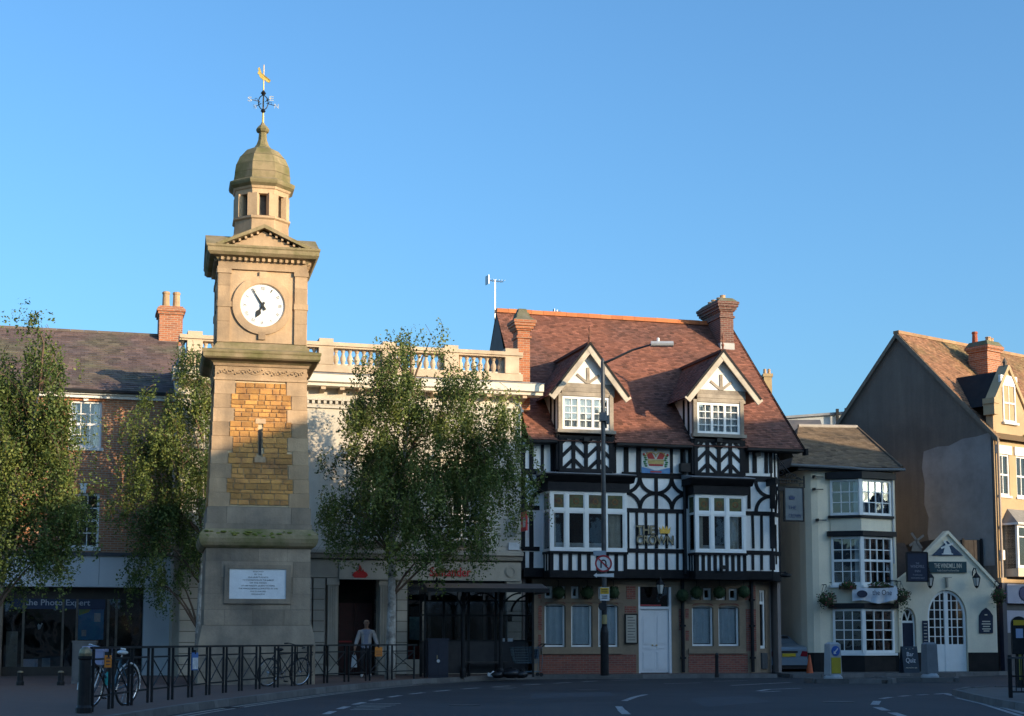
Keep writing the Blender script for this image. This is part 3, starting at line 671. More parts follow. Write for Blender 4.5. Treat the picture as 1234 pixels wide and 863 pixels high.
# shopfront
FAS = M('fascia_grey', (.56, .58, .60), (.51, .53, .55), scale=.8, rough=.45, streak=.05, fine=.04)
P0, P1 = S.x(5, 700), S.x(173, 740)
part('fascia', MB().box(P0, (P0 + xR) / 2 + .2, -.10, .5, 2.99, 3.90), FAS, sh); part('fascia', MB().box((P0 + xR) / 2 + .21, xR - .02, -.10, .5, 2.99, 3.90), FAS, sh)
part('fascia_cornice', MB().box(xL, xR, -.16, .02, 3.905, 4.02), M('lead_dark', (.06, .065, .075), (.09, .09, .1), scale=2, rough=.6), sh)
part('fascia_lip', MB().box(P0, xR - .02, -.12, .5, 2.92, 2.985), FAS, sh)
part('pier', MB().box(P1, xR - .02, -.10, .5, .12, 2.915), FAS, sh)
part('side_pier', MB().box(P0 - .5, P0 - .01, -.1, .5, .12, 3.9), M('brown_stone', (.22, .17, .12), (.17, .13, .10), scale=2, rough=.8), sh)
DF = M('dark_shop_frame', (.03, .026, .024), (.045, .04, .036), scale=4, rough=.5)
fr = part('shopfront_frame', MB().box(P0, P1, .42, .50, 2.55, 2.92), DF, sh); part('stall_riser', MB().box(P0, P1, .38, .5, .12, .40), DF, sh)
mx = [P0, S.x(28, 740), S.x(76, 740), S.x(93, 740), S.x(131, 740), S.x(141, 740), P1]
for x in mx[1:-1]: bx('mullion', fr, M('steel_trim', (.10, .09, .08), (.16, .15, .13), scale=4, rough=.35, metal=.6), x - .035, x + .035, .40, .50, .40, 2.55)
for i in range(6): bx('pane', fr, GLASS, mx[i] + .035, mx[i + 1] - .035, .455, .462, .40, 2.55)
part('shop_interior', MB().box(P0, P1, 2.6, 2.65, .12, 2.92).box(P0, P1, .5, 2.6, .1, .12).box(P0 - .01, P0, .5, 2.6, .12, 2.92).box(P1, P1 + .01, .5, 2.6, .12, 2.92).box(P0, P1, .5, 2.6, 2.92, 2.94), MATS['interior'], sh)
sg = part('shop_sign', MB().box(S.x(13, 722, -.45), S.x(127, 722, -.45), .425, .452, S.z(734, 70, -.45), S.z(712, 70, -.45)), M('navy_sign', (.014, .03, .075), (.02, .035, .085), scale=3, rough=.4), sh, 'dark blue sign band reading the Photo Expert')
text('lettering', sg, M('pale_blue_lettering', (.34, .40, .48), rough=.5), 'the Photo Expert', S.x(70, 726, -.45), .424, S.z(729.5, 70, -.45), .19, S.x(106, 726, -.45) - S.x(28, 726, -.45), .01, bold=.012)
def poster(a, b, t, l, c1, c2, nm='poster', lab=None): return part(nm, MB().box(S.x(a, 750, -.5), S.x(b, 750, -.5), .47, .48, S.z(l, 100, -.5), S.z(t, 100, -.5)), M('poster_%d' % a, c1, c2, scale=2.2, rough=.5), sh, lab)
po = poster(94, 125, 731, 771, (.02, .18, .42), (.03, .28, .50), lab='blue poster with a green and yellow corner')
bxm = M('poster_green', (.10, .35, .12), (.45, .42, .05), scale=6, rough=.5); ax, az = S.x(95, 733, -.5), S.z(732, 100, -.5)
part('poster_leaf', MB().add([(ax, .468, az), (ax + .42, .468, az), (ax + .3, .468, az - .16), (ax, .468, az - .26)], [(0, 1, 2, 3)][::1]), bxm, po)
WP = M('poster_white', (.6, .62, .62), (.4, .42, .45), scale=14, rough=.6)
part('poster_photo', MB().box(ax + .48, ax + .68, .464, .469, az - .46, az - .18), WP, po); part('poster_note', MB().box(ax + .10, ax + .25, .464, .469, az - .92, az - .72), WP, po)
poster(27, 47, 794, 804, (.28, .35, .5), (.45, .42, .5), 'window_card'); poster(52, 62, 793, 805, (.10, .16, .2), (.14, .2, .24), 'window_card')
poster(8, 22, 761, 803, (.20, .19, .16), (.27, .25, .22), 'window_display')
part('window_bird', MB().prism([(S.x(46, 757, -.5) + dx, S.z(759, 47, -.5) + dz) for dx, dz in ((0, 0), (.06, .02), (.10, .1), (.14, .2), (.10, .22), (.06, .14), (.01, .2), (-.03, .14))], .465, .47), WP, sh)
# drainpipe beside the party wall
part('drainpipe', MB().tube([(xR - .1, -.14, 9.1), (xR - .1, -.10, 8.8), (xR - .1, -.10, 4.0)], .045, 8), BLACK, sh)
# the neighbouring bay of the ground floor, left of the photo shop
part('ground_wall', wall_mb(xL, P0 - .5, .1, 3.92, 0, [(xL + .6, P0 - 1.1, .7, 2.9)], .2, 9), ORB, sh)
window(sh, xL + .6, P0 - 1.1, .7, 2.9, .12, 3, 1, DF, GLASS, fw=.09, bw=.05, name='shop_window', heavy=(1, 2))
part('side_wall', MB().box(xR - .12, xR - .03, .5, 9, .1, 9.0).box(xL, xR, 8.9, 9, .1, 9), ORB, sh)
# ================================================================== stuccoed bank
STUC = M('white_stucco', (.60, .56, .49), (.54, .50, .43), (.42, .385, .33), scale=1.1, rough=.85, bump=.1, streak=.22)
BSTONE = M('bank_stone', (.50, .44, .36), (.43, .38, .31), (.33, .29, .24), scale=1.3, rough=.85, bump=.15, rv=.10, streak=.12)
BAL = M('balustrade_stone', (.60, .47, .34), (.52, .41, .30), (.40, .31, .22), scale=2, rough=.85, rv=.06, streak=.1)
B = Fr(4.76 - 10 * math.cos(R(16.2)), 52.4 - 10 * math.sin(R(16.2)), 16.2)
bk = thing('bank', 'white stuccoed bank with roof balustrade behind the middle birch', 'bank', B.X, B.Y, 0, 16.2)
bL, bR = -5.95, 5.36
WC = (-5.0, -2.75, .30, 3.35)
hol = [(c - .6, c + .6, 4.50, 7.0) for c in WC[1:]] + [(-5.4, -4.2, 4.5, 7.0)]
part('wall', wall_mb(bL, bR, 3.95, 10.2, 0, hol, .16, 9), STUC, bk)
for a, b, c, d in hol:
    window(bk, a, b, c, d, .10, 2, 3, WHITE, GLASS, fw=.09, bw=.04, sashbar=(2,), curtain=[(0, .25, 'curtain_white'), (.75, 1, 'curtain_white')])
    m = MB().box(a - .2, a - .005, -.07, 0, c, d + .02).box(b + .005, b + .2, -.07, 0, c, d + .02); 
    for q in (0, 1): bx('architrave', bk, STUC, (a - .2, b + .005)[q], (a - .005, b + .2)[q], -.07, .002, c, d + .005)
    part('window_head', MB().box(a - .2, b + .2, -.07, .002, d + .01, d + .22), STUC, bk)
    part('pediment', MB().prism([(a - .34, d + .30), (b + .34, d + .30), ((a + b) / 2, d + .66)], -.12, .002), STUC, bk)
    part('pediment_cornice', MB().box(a - .4, b + .4, -.24, .002, d + .225, d + .295), STUC, bk)
    for s_ in (-1, 1):
        x = (a + b) / 2; part('pediment_rake', MB().prism([(x + s_ * .82, d + .29), (x, d + .66), (x, d + .75), (x + s_ * 1.0, d + .30)][::s_], -.26, .002), STUC, bk)
    # iron balconette
    g = part('balconette', MB().box(a - .25, b + .25, -.42, -.02, c - .10, c - .03), BSTONE, bk)
    WI = M('white_iron', (.55, .58, .58), rough=.5)
    part('balconette_rail', MB().tube([(a - .22, -.03, c + .62), (a - .22, -.38, c + .62), (b + .22, -.38, c + .62), (b + .22, -.03, c + .62)], .018, 5), WI, g)
    n = 11
    for i in range(n):
        x = a - .2 + (b - a + .4) * i / (n - 1); bx('iron_bar', g, WI, x - .008, x + .008, -.388, -.372, c - .03, c + .61)
    for i in range(n - 1):
        x = a - .2 + (b - a + .4) * (i + .5) / (n - 1); part('iron_scroll', MB().arc(x, c + .3, .045, .062, -.388, -.374, 0, 360, 10), WI, g)
# coursed stucco joints on the right-hand end: raised blocks
for i in range(10):
    for k in range(2):
        z = 4.32 + i * .46; w = (.75, .5)[(i + k) % 2]; x = bR - w if k == 0 else bL
        bx('quoin', bk, STUC, x + .004, x + w - .004, -.025, .01, z + .006, z + .452)
# entablature
part('frieze_band', MB().box(bL, bR, -.08, .01, 8.72, 8.80), STUC, bk)
dn = MB().box(-.045, .045, -.06, .0, -.05, .05).mesh('dentil', STUC)
for i in range(60): inst('dentil', dn, bk, (bL + .1 + i * .19, -.08, 8.9))
part('dentil_band', MB().box(bL, bR, -.09, .01, 8.80, 8.84).box(bL, bR, -.15, .01, 8.96, 9.03), STUC, bk)
mod = MB().xprism([(0, -.02), (-.42, .06), (-.42, .16), (0, .16)], -.075, .075).mesh('modillion', BAL)
for i in range(19): inst('modillion', mod, bk, (bL + .25 + i * .615, 0, 9.22))
part('cornice', MB().xprism([(.01, 9.38), (-.48, 9.38), (-.50, 9.46), (-.60, 9.50), (-.62, 9.74), (.01, 9.86)][::-1], bL - .2, bR + .62), M('cornice_white', (.72, .67, .58), (.64, .59, .50), scale=2, rough=.7, streak=.15), bk)
part('cornice_lead', MB().xprism([(-.64, 9.745), (-.64, 9.775), (.01, 9.90), (.01, 9.862)][::-1], bL - .2, bR + .64), LEAD, bk)
part('parapet_base', MB().box(bL, bR, -.22, .28, 9.88, 10.12), BAL, bk)
part('parapet_rail', MB().box(bL, bR, -.20, .24, 10.68, 10.74).box(bL, bR, -.25, .29, 10.74, 10.86), BAL, bk)
pxs = [B.x(p, 435, .2) for p in (393, 470, 544, 617)]; sp_ = (pxs[3] - pxs[0]) / 3; piers = [pxs[0] + i * sp_ for i in range(-3, 4)]
bal = MB().lathe(0, 0, [(.085, 0), (.085, .05), (.05, .07), (.075, .14), (.095, .22), (.085, .30), (.05, .38), (.045, .44), (.07, .47), (.06, .49), (.085, .51), (.085, .56)], 10).mesh('baluster', BAL)
for x in piers:
    w = .24; 
    if x < bL: continue
    x1 = min(x + w, bR - .01); bx('parapet_pier', bk, BAL, max(x - w, bL), x1, -.24, .30, 10.125, 10.675); bx('pier_cap', bk, BAL, max(x - w, bL) + .01, x1 - .01, -.22, .26, 10.865, 10.98)
for i in range(len(piers) - 1):
    for k in range(7):
        x = piers[i] + .24 + (sp_ - .48) * (k + .5) / 7
        if x > bL + .1: inst('baluster', bal, bk, (x, .02, 10.12))
part('flat_roof', MB().box(bL, bR, .3, 9, 10.05, 10.15), LEAD, bk)
# ground floor
part('string_cornice', MB().xprism([(.01, 3.84), (-.16, 3.86), (-.22, 3.98), (-.30, 4.02), (-.30, 4.12), (.01, 4.22)][::-1], bL, bR), BSTONE, bk)
fa0, fa1 = B.x(408, 690), B.x(627, 690)
part('fascia', MB().box(fa0, fa1, -.09, .3, 3.24, 3.80), BSTONE, bk); part('fascia', MB().box(bL, fa0 - .01, -.05, .3, 3.24, 3.83), BSTONE, bk)
part('fascia_moulding', MB().box(fa0, fa1, -.13, -.0, 3.185, 3.235), BSTONE, bk)
REDL = M('red_lettering', (.55, .03, .03), (.5, .025, .025), scale=8, rough=.45)
text('lettering', bk, REDL, 'Santander', B.x(542.5, 690, .1), -.092, B.z(694.5, 542, .1), .30, B.x(567.5, 690, .1) - B.x(518, 690, .1), .03, bold=.012)
lx, lz = B.x(434, 690, .1), B.z(697, 434, .1)
lg = MB().prism([(lx - .26, lz + .10), (lx - .18, lz + .02), (lx, lz - .01), (lx + .18, lz + .02), (lx + .26, lz + .10), (lx + .20, lz + .19), (lx + .12, lz + .23), (lx + .10, lz + .30), (lx + .03, lz + .22), (lx + .05, lz + .34), (lx - .02, lz + .43), (lx - .05, lz + .28), (lx - .10, lz + .24), (lx - .20, lz + .19)], -.12, -.092)
part('flame_logo', lg, REDL, bk)
part('medallion', MB().arc(B.x(615, 690, .1), B.z(689, 615, .1), .002, .20, -.115, -.09, 0, 360, 20).arc(B.x(615, 690, .1), B.z(689, 615, .1), .13, .16, -.14, -.11, 0, 360, 20), BSTONE, bk)
def rustic(x0, x1, z0=.14, z1=3.22, n=9, y=-.06):
    zs = split(z0, z1, n)
    for i in range(n): bx('rusticated_block', bk, BSTONE, x0, x1, y, .28, zs[i] + .012, zs[i + 1] - .012)
    bx('joint', bk, PLAIN, x0 + .02, x1 - .02, y + .03, .27, z0, z1)
for a, b in ((216, 240), (377, 391), (478, 490), (610, 628)): rustic(B.x(a, 750), B.x(b, 750))
for i in range(5): rustic(B.x(241 + i * 27, 750), B.x(267.4 + i * 27, 750), y=-.03)
for a, b in ((393, 408), (456, 471)):               # fluted door columns
    x0, x1 = B.x(a, 750), B.x(b, 750); c = part('pilaster', MB().box(x0, x1, -.06, .2, .14, .42).box(x0, x1, -.06, .2, 3.0, 3.22).box(x0 + .04, x1 - .04, -.02, .2, .42, 3.0), BSTONE, bk)
    for k in range(4): bx('flute', c, BSTONE, x0 + .05 + (x1 - x0 - .1) * k / 4, x0 + .05 + (x1 - x0 - .1) * (k + .6) / 4, -.05, 0, .45, 2.97)
d0, d1 = B.x(409, 760), B.x(455, 760)
part('ground_wall', wall_mb(bL, bR, .1, 3.9, .24, [(d0, d1, .1, 3.2), (B.x(491, 760), B.x(609, 760), .1, 3.2)], .3, 8.9), BSTONE, bk)
DOOR = M('oxblood_door', (.055, .012, .012), (.035, .01, .01), scale=3, rough=.4)
part('porch_interior', MB().box(d0, d1, .95, 1.0, .12, 3.22).box(d0 - .02, d0, .28, 1.0, .12, 3.22).box(d1, d1 + .02, .28, 1.0, .12, 3.22).box(d0, d1, .2, 1.0, 3.2, 3.22), MATS['interior'], bk)
for k in (0, 1):
    a = d0 + .02 + (d1 - d0 - .04) * k / 2; b = a + (d1 - d0 - .06) / 2; dl = part('door', MB().box(a, b, .80, .86, .14, 2.45), DOOR, bk)
    for z0, z1 in ((.25, .9), (1.0, 1.65), (1.75, 2.35)): bx('door_panel', dl, DOOR, a + .1, b - .1, .775, .80, z0, z1)
bx('letter_plate', bk, M('red_door_plate', (.35, .03, .03), rough=.4), d0 + .12, d0 + .55, .765, .78, 1.17, 1.22)  # plain red plate on the door leaf
s0, s1 = B.x(491, 760), B.x(609, 760)
sf = part('shop_frame', MB().box(s0, s1, .10, .2, 2.98, 3.22), DF, bk); part('stall_riser', MB().box(s0, s1, .04, .22, .14, .62), BSTONE, bk)
xs = [s0, s0 + .75, s0 + 1.75, s0 + 2.6, s1]
for x in xs: bx('mullion', sf, DF, x - .04, x + .04, .08, .2, .62, 2.98)
for i in range(4): bx('pane', sf, GLASS, xs[i] + .04, xs[i + 1] - .04, .14, .147, .62, 2.98)
part('shop_interior', MB().box(s0, s1, 1.6, 1.65, .12, 3.2).box(s0 - .01, s0, .2, 1.6, .12, 3.2).box(s1, s1 + .01, .2, 1.6, .12, 3.2).box(s0, s1, .2, 1.6, 3.2, 3.22).box(s0, s1, .2, 1.6, .1, .12), MATS['interior'], bk)
part('red_window_panel', MB().box(s0 + .04, s0 + .71, .16, .18, .64, 1.05), M('red_panel', (.30, .02, .02), (.22, .02, .02), scale=3, rough=.5), bk)
part('window_poster', MB().box(s0 + .1, s0 + .45, .16, .18, 1.25, 2.0), M('teal_poster', (.06, .16, .20), (.12, .25, .28), scale=7, rough=.6), bk)
part('window_poster', MB().box(s0 + .5, s0 + .68, .16, .18, 1.5, 1.85), WP, bk)
part('drainpipe', MB().tube([(bL + .08, -.12, 8.7), (bL + .08, -.08, 4.4)], .05, 8), BLACK, bk)
part('alarm_box', MB().box(B.x(612, 658), B.x(625, 658), -.1, 0, B.z(663, 618), B.z(654, 618)), M('alarm_white', (.65, .68, .72), (.55, .58, .62), scale=5, rough=.4), bk)
# red hanging sign of the bank
hx = B.x(626, 628); hg = thing('hanging_sign', 'small red projecting sign on the right end of the white bank', 'sign', B.X + hx * B.c, B.Y + hx * B.s, 0, 16.2)
hz0, hz1 = B.z(640, 626, .5), B.z(617, 626, .5)
part('sign_board', MB().box(-.03, .03, -.85, -.25, hz0, hz1), REDL, hg); part('sign_face', MB().box(-.036, -.031, -.8, -.52, hz0 + .12, hz1 - .2), WP, hg)
part('bracket', MB().box(-.02, .02, -.9, -.005, hz1 + .02, hz1 + .06).box(-.04, .04, -.75, -.62, hz1 + .06, hz1 + .25), IRON, hg)
# ================================================================== half-timbered pub
PLAS = M('white_plaster', (.85, .84, .82), (.80, .79, .77), (.70, .69, .66), scale=1.5, rough=.85, bump=.15, streak=.24)
TIM = M('black_timber', (.008, .009, .012), (.015, .015, .018), scale=4, rough=.65, bump=.4, bs=18, rv=.3, spec=.18)
WTIM = M('weathered_timber', (.36, .31, .25), (.26, .22, .18), (.15, .13, .11), scale=3, rough=.8, bump=.3, bs=20, rv=.15)
BARGE = M('pale_bargeboard', (.54, .48, .40), (.44, .39, .32), (.28, .245, .205), scale=3, rough=.8, bump=.2)
TILE = M('red_clay_tile', (.19, .078, .055), (.245, .10, .064), (.115, .062, .052), scale=.8, rough=.85, tint=.5, bs=12, fine=.25, lo=.3, hi=.7)
RIDGE = M('orange_ridge_tile', (.50, .17, .06), (.42, .14, .055), scale=3, rough=.8, rv=.15)
BRST = M('brown_sandstone', (.30, .225, .15), (.24, .18, .125), (.17, .13, .10), scale=1.6, rough=.88, bump=.2, rv=.1, streak=.1)
RBR = brick_mat('red_brick', (.28, .09, .06), (.20, .065, .05), (.22, .16, .13))
DBR = brick_mat('dark_chimney_brick', (.17, .066, .05), (.10, .048, .043), (.22, .18, .15))
C = Fr(4.76, 52.4, 16.2)
cr = thing('timbered_pub', 'black and white half-timbered pub with red tiled roof and two dormers', 'pub', C.X, C.Y, 0, 16.2)
cL, cR = C.x(630, 620), C.x(929, 620)
zE = 7.86
# plaster wall and floor behind the timbers
bays = ((C.x(662.8, 640, .8), C.x(755.6, 640, .8), .8), (C.x(838, 640, .65), C.x(899, 640, .65), .65))
part('plaster_wall', wall_mb(cL, cR, 3.34, zE, 0, [(bays[0][0] + .05, bays[0][1] - .05, 4.5, 6.35), (bays[1][0] + .05, bays[1][1] - .05, 4.5, 6.35)], .1), PLAS, cr)
cant = [(cR, 0), (5.12, .62)]
def cantbox(name, mat, f0, f1, z0, z1, out=.0, th=.04, pts=cant):
    (ax, ay), (bx_, by) = pts; d = Vector((bx_ - ax, by - ay)); L = d.length; d.normalize(); n = Vector((d.y, -d.x))
    a = Vector((ax, ay)) + d * L * f0 + n * out; b = Vector((ax, ay)) + d * L * f1 + n * out
    return part(name, MB().hprism([tuple(a), tuple(b), tuple(b - n * th), tuple(a - n * th)], z0, z1), mat, cr)
cantbox('plaster_wall', PLAS, 0, 1, 3.34, zE, 0)
part('side_wall', MB().box(5.0, 5.12, .64, 11.0, .1, zE).box(-4.5, -4.4, .3, 11, .1, zE).box(-4.5, 5.1, 10.9, 11, .1, zE), M('pink_render', (.30, .245, .22), (.25, .205, .185), scale=1.5, rough=.9, streak=.1), cr)
def tv(p0, p1, t, b, n=.03, nm='post', dep=.05):   # timber measured as a rectangle on the facade
    pm = (p0 + p1) / 2; z0, z1 = C.z(b, pm, n), C.z(t, pm, n); x0, x1 = C.x(p0, (t + b) / 2, n), C.x(p1, (t + b) / 2, n)
    return bx(nm, cr, TIM, x0, x1, -n - rnd.uniform(0, .006), -n + dep, z0, z1, ry=rnd.uniform(-.011, .011))
def rail(x0, x1, pt, pb, pm, n=.035, nm='rail'):
    return bx(nm, cr, TIM, x0, x1, -n - rnd.uniform(0, .004), .02, C.z(pb, pm, n), C.z(pt, pm, n))
b1L, b1R, b2L, b2R = bays[0][0] - .12, bays[0][1] + .12, bays[1][0] - .15, bays[1][1] + .12
spans = ((cL, b1L), (b1R, b2L), (b2R, cR))
for x0, x1 in spans:
    rail(x0, x1, 533, 537.5, 766); rail(x0, x1, 569, 575.5, 766); rail(x0, x1, 612.5, 617.5, 766); rail(x0, x1, 661, 666, 766)
part('bressummer', MB().box(cL, cR, -.10, .35, 3.34, C.z(686.5, 785)), TIM, cr)
for x0, x1, n in bays: pass
# posts of the left strip, middle and right
for t, b, ps in ((536, 570, ((628, 633), (638, 643), (652, 655.5), (663.5, 669), (739, 742.5), (752, 757.5), (767, 772), (807.5, 811), (820, 825), (897, 902.5), (907, 912), (921.5, 925.5), (927, 931))),
                 (617, 661, ((628, 633), (638, 643), (756.5, 758.5), (766.3, 769.3), (777.2, 780.2), (789.3, 793), (802, 805), (815, 818), (823, 827), (906, 909), (916.5, 919.5), (928, 934))),
                 (665, 687, ((628, 633), (638, 643), (766.3, 769.3), (777.2, 780.2), (789.3, 793), (802, 805), (815, 818), (823, 827), (906, 909), (916.5, 919.5), (928, 934))),
                 (575, 613, ((628, 633), (789, 793), (825, 829), (901, 904.5), (928, 934)))):
    for a, b2 in ps: tv(a, b2, t, b)
def quatre(p0, p1, half=None):
    x0, x1 = C.x(p0, 594, .03), C.x(p1, 594, .03); z0, z1 = C.z(613, 771, .03), C.z(575, 771, .03); hw, hh = (x1 - x0) / 2, (z1 - z0) / 2
    for cx, cz, a in ((x0, z0, 0), (x1, z0, 90), (x1, z1, 180), (x0, z1, 270)):
        if half == 'R' and cx == x0: continue
        part('curved_brace', MB().arc(cx, cz, hh - .06, hh + .06, -.032, .02, a, a + 90, 10, sx=hw / hh), TIM, cr)
quatre(752, 790.5); quatre(790.5, 829); quatre(893.5, 928.5, 'R'); quatre(621, 658, 'R')
# canted corner timbers
for f0, f1, z0, z1 in ((.0, .14, 3.6, zE), (.86, 1.0, 3.6, zE), (.44, .56, 3.9, 5.3), (.44, .56, 6.95, zE)): cantbox('post', TIM, f0, f1, z0, z1, .03, .06)
for pt, pb in ((569, 575.5), (612.5, 617.5), (661, 666), (686.5, 698), (533, 538)): cantbox('rail', TIM, 0, 1, C.z(pb, 766, .03), C.z(pt, 766, .03), .035, .07)
zc0, zc1 = C.z(613, 771), C.z(575, 771)
(ax, ay), (bx2, by) = cant
for s_ in (0, 1):
    p = [(ax + (bx2 - ax) * f, ay + (by - ay) * f, z) for f, z in (((.5, zc1), (.34, (zc0 + zc1) / 2), (.5, zc0)), ((.5, zc1), (.66, (zc0 + zc1) / 2), (.5, zc0)))[s_]]
    part('curved_brace', MB().tube([(q[0] + .02, q[1] - .02, q[2]) for q in p], .04, 4), TIM, cr)
# bay windows
STAIN = M('stained_glass', (.06, .09, .05), (.16, .14, .06), (.10, .05, .04), scale=9, rough=.12, spec=.8)
CURT = MATS['curtain_cream']
def bay(x0, x1, n, lights, hz, tz, bz, apr, side_lights):
    """lights: x-joints of the casements; hz/tz/bz pixel rows of the head, transom and foot"""
    pm = 705 if n > .7 else 865
    zt, zm, zb = C.z(hz, pm, n), C.z(tz, pm, n), C.z(bz, pm, n); z0 = C.z(apr, pm, n)
    b = part('bay_window', MB().box(x0, x0 + .10, -n, -n + .12, zb, zt).box(x1 - .10, x1, -n, -n + .12, zb, zt).box(x0 + .1, x1 - .1, -n, -n + .12, zt - .08, zt).box(x0 + .1, x1 - .1, -n, -n + .12, zb, zb + .09)
             .box(x0, x0 + .08, -.08, 0, zb, zt).box(x0, x0 + .08, -n + .12, -.08, zt - .08, zt).box(x0, x0 + .08, -n + .12, -.08, zb, zb + .09)
             .box(x1 - .08, x1, -.08, 0, zb, zt).box(x1 - .08, x1, -n + .12, -.08, zt - .08, zt).box(x1 - .08, x1, -n + .12, -.08, zb, zb + .09), WHITE, cr)
    bx('transom', b, WHITE, x0 + .1, x1 - .1, -n - .004, -n + .11, zm - .05, zm + .05)
    k = len(lights) - 1
    for i in range(1, k): bx('mullion', b, WHITE, lights[i] - .055, lights[i] + .055, -n - .008, -n + .11, zb + .09, zt - .08)
    for i in range(k):
        a, c = lights[i] + .055, lights[i + 1] - .055
        for u0, u1 in ((zb + .09, zm - .05), (zm + .05, zt - .08)):
            for q in (0, 1):
                bx('casement_stile', b, WHITE, (a, c - .04)[q], (a + .04, c)[q], -n + .012, -n + .06, u0, u1)
                bx('casement_rail', b, WHITE, a + .04, c - .04, -n + .012, -n + .06, (u0, u1 - .04)[q], (u0 + .04, u1)[q])
        bx('pane', b, GLASS, a + .04, c - .04, -n + .03, -n + .036, zb + .13, zm - .09)
        pn = bx('stained_pane', b, STAIN, a + .04, c - .04, -n + .03, -n + .036, zm + .09, zt - .12)
        part('glass_rose', MB().arc((a + c) / 2, (zm + zt) / 2 - .01, .06, .11, -n + .024, -n + .03, 0, 360, 14), M('amber_glass', (.20, .12, .04), (.12, .05, .03), scale=12, rough=.2), b)
    for s_, xx in ((0, x0), (1, x1 - .05)):
        bx('transom', b, WHITE, xx + .004, xx + .076 - s_ * .03, -n + .12, -.08, zm - .04, zm + .04)
        bx('pane', b, GLASS, xx + .02, xx + .026, -n + .12, -.08, zb + .09, zm - .04); bx('stained_pane', b, STAIN, xx + .02, xx + .026, -n + .12, -.08, zm + .04, zt - .08)
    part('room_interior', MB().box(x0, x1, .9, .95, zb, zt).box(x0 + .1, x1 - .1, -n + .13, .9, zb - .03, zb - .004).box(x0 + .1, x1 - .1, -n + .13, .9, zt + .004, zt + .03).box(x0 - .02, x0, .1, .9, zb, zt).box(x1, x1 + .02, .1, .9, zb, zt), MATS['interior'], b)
    hb = part('bay_head', MB().box(x0 - .08, x1 + .08, -n - .08, -.0, zt + .004, zt + .30), TIM, cr)
    part('bay_cornice', MB().xprism([(-.0, zt + .305), (-n - .12, zt + .305), (-n - .30, zt + .50), (-n - .30, zt + .54), (-.0, zt + .54)][::-1], x0 - .22, x1 + .22), TIM, cr)
    part('bay_roof', MB().xprism([(-n - .32, zt + .545), (-n - .32, zt + .565), (0, zt + .72), (0, zt + .545)][::-1], x0 - .24, x1 + .24), LEAD, cr)
    # apron under the window
    part('apron_panel', MB().box(x0 + .02, x1 - .02, -n + .03, 0, 3.5, zb - .06), PLAS, cr)
    bx('apron_rail', cr, TIM, x0 - .02, x1 + .02, -n - .05, .0, zb - .085, zb - .005); bx('apron_rail', cr, TIM, x0 - .02, x1 + .02, -n - .015, -.0, 3.30, z0)
    part('apron_soffit', MB().box(x0 + .02, x1 - .02, -n + .03, .35, 3.36, 3.48), TIM, cr)
    m = 8
    for i in range(m + 1):
        x = x0 + .06 + (x1 - x0 - .12) * i / m; bx('apron_post', cr, TIM, x - .06, x + .06, -n - .0, -n + .06, z0, zb - .085)
    for i in range(3):
        y = -n + .15 + i * (n - .2) / 2.2; bx('apron_post', cr, TIM, x0 - .0, x0 + .04, y - .05, y + .05, z0, zb - .085)
    return b, zb, zm, zt
x0, x1, n = bays[0]
L1 = [C.x(p, 640, .8) for p in (662.8, 683, 706.6, 729.5, 755.6)]; L1[0] += .05; L1[-1] -= .05
w, zb, zm, zt = bay(x0, x1, n, L1, 592, 615.5, 664.5, 687.5, 1)
for a, b in ((0, .30), (3, 3.7)): drape(w, L1[int(a)] + .1 + (L1[1] - L1[0]) * 0, L1[int(a)] + .1 + (L1[1] - L1[0] - .12) * (b - int(a)), zb + .12, zm - .06, -n + .2, CURT)
drape(w, L1[3] + .12, L1[3] + .62, zb + .12, zm - .06, -n + .2, CURT)
x0, x1, n = bays[1]
L2 = [C.x(p, 640, .65) for p in (838, 858.2, 876.5, 899)]; L2[0] += .05; L2[-1] -= .05
w, zb, zm, zt = bay(x0, x1, n, L2, 596, 619, 666, 688, 1)
drape(w, L2[0] + .08, L2[0] + .32, zb + .12, zm - .06, -n + .2, CURT); drape(w, L2[2] + .1, L2[2] + .45, zb + .12, zm - .06, -n + .2, CURT)
# ---------------------------------------------------------------- main roof
RS = .93; ry_ = 5.62; rz_ = zE + .05 + RS * (ry_ + .42); LR = math.hypot(ry_ + .42, rz_ - zE - .05)
eL, rL, rR = -4.5, -3.95, 5.62
part('roof_deck', MB().add([(eL, -.40, zE + .03), (rR, -.40, zE + .03), (rR, ry_, rz_ - .03), (rL, ry_, rz_ - .03), (rR, 11.4, zE), (eL + 1, 11.4, zE)], [(0, 1, 2, 3), (3, 2, 4, 5)]), TILE, cr)
DORM = ((C.x(708.5, 475, .35), C.x(674, 500, .35), C.x(737.5, 500, .35)), (C.x(869, 475, .35), C.x(836.5, 500, .35), C.x(894.5, 500, .35)))
dxs = [(d[1] - .12, d[2] + .12) for d in DORM]
tiles('roof_tiles', cr, TILE, (eL, -.42, zE + .05), (1, 0, 0), (0, ry_ + .42, rz_ - zE - .05), rR - eL, LR, .17, .105,
      span=lambda v: ((rL - eL) * v / LR, rR - eL), seed=8, lift=.02, skip=lambda u, v: v < 1.2 and any(a < u + eL < b for a, b in dxs))
part('gable_wall', MB().add([(eL + .08, 0, zE - 1), (rL + .03, ry_, rz_ - .06), (eL + .9, 11, zE)], [(0, 1, 2)]), M('gable_render', (.13, .115, .105), (.10, .09, .085), scale=2, rough=.9), cr)
part('gable_wall', MB().add([(rR - .25, -.1, zE - .2), (rR - .25, ry_, rz_ - .08), (rR - .25, 11, zE - .2)], [(0, 2, 1)]), M('gable_render', (.13, .115, .105), (.10, .09, .085), scale=2, rough=.9), cr)
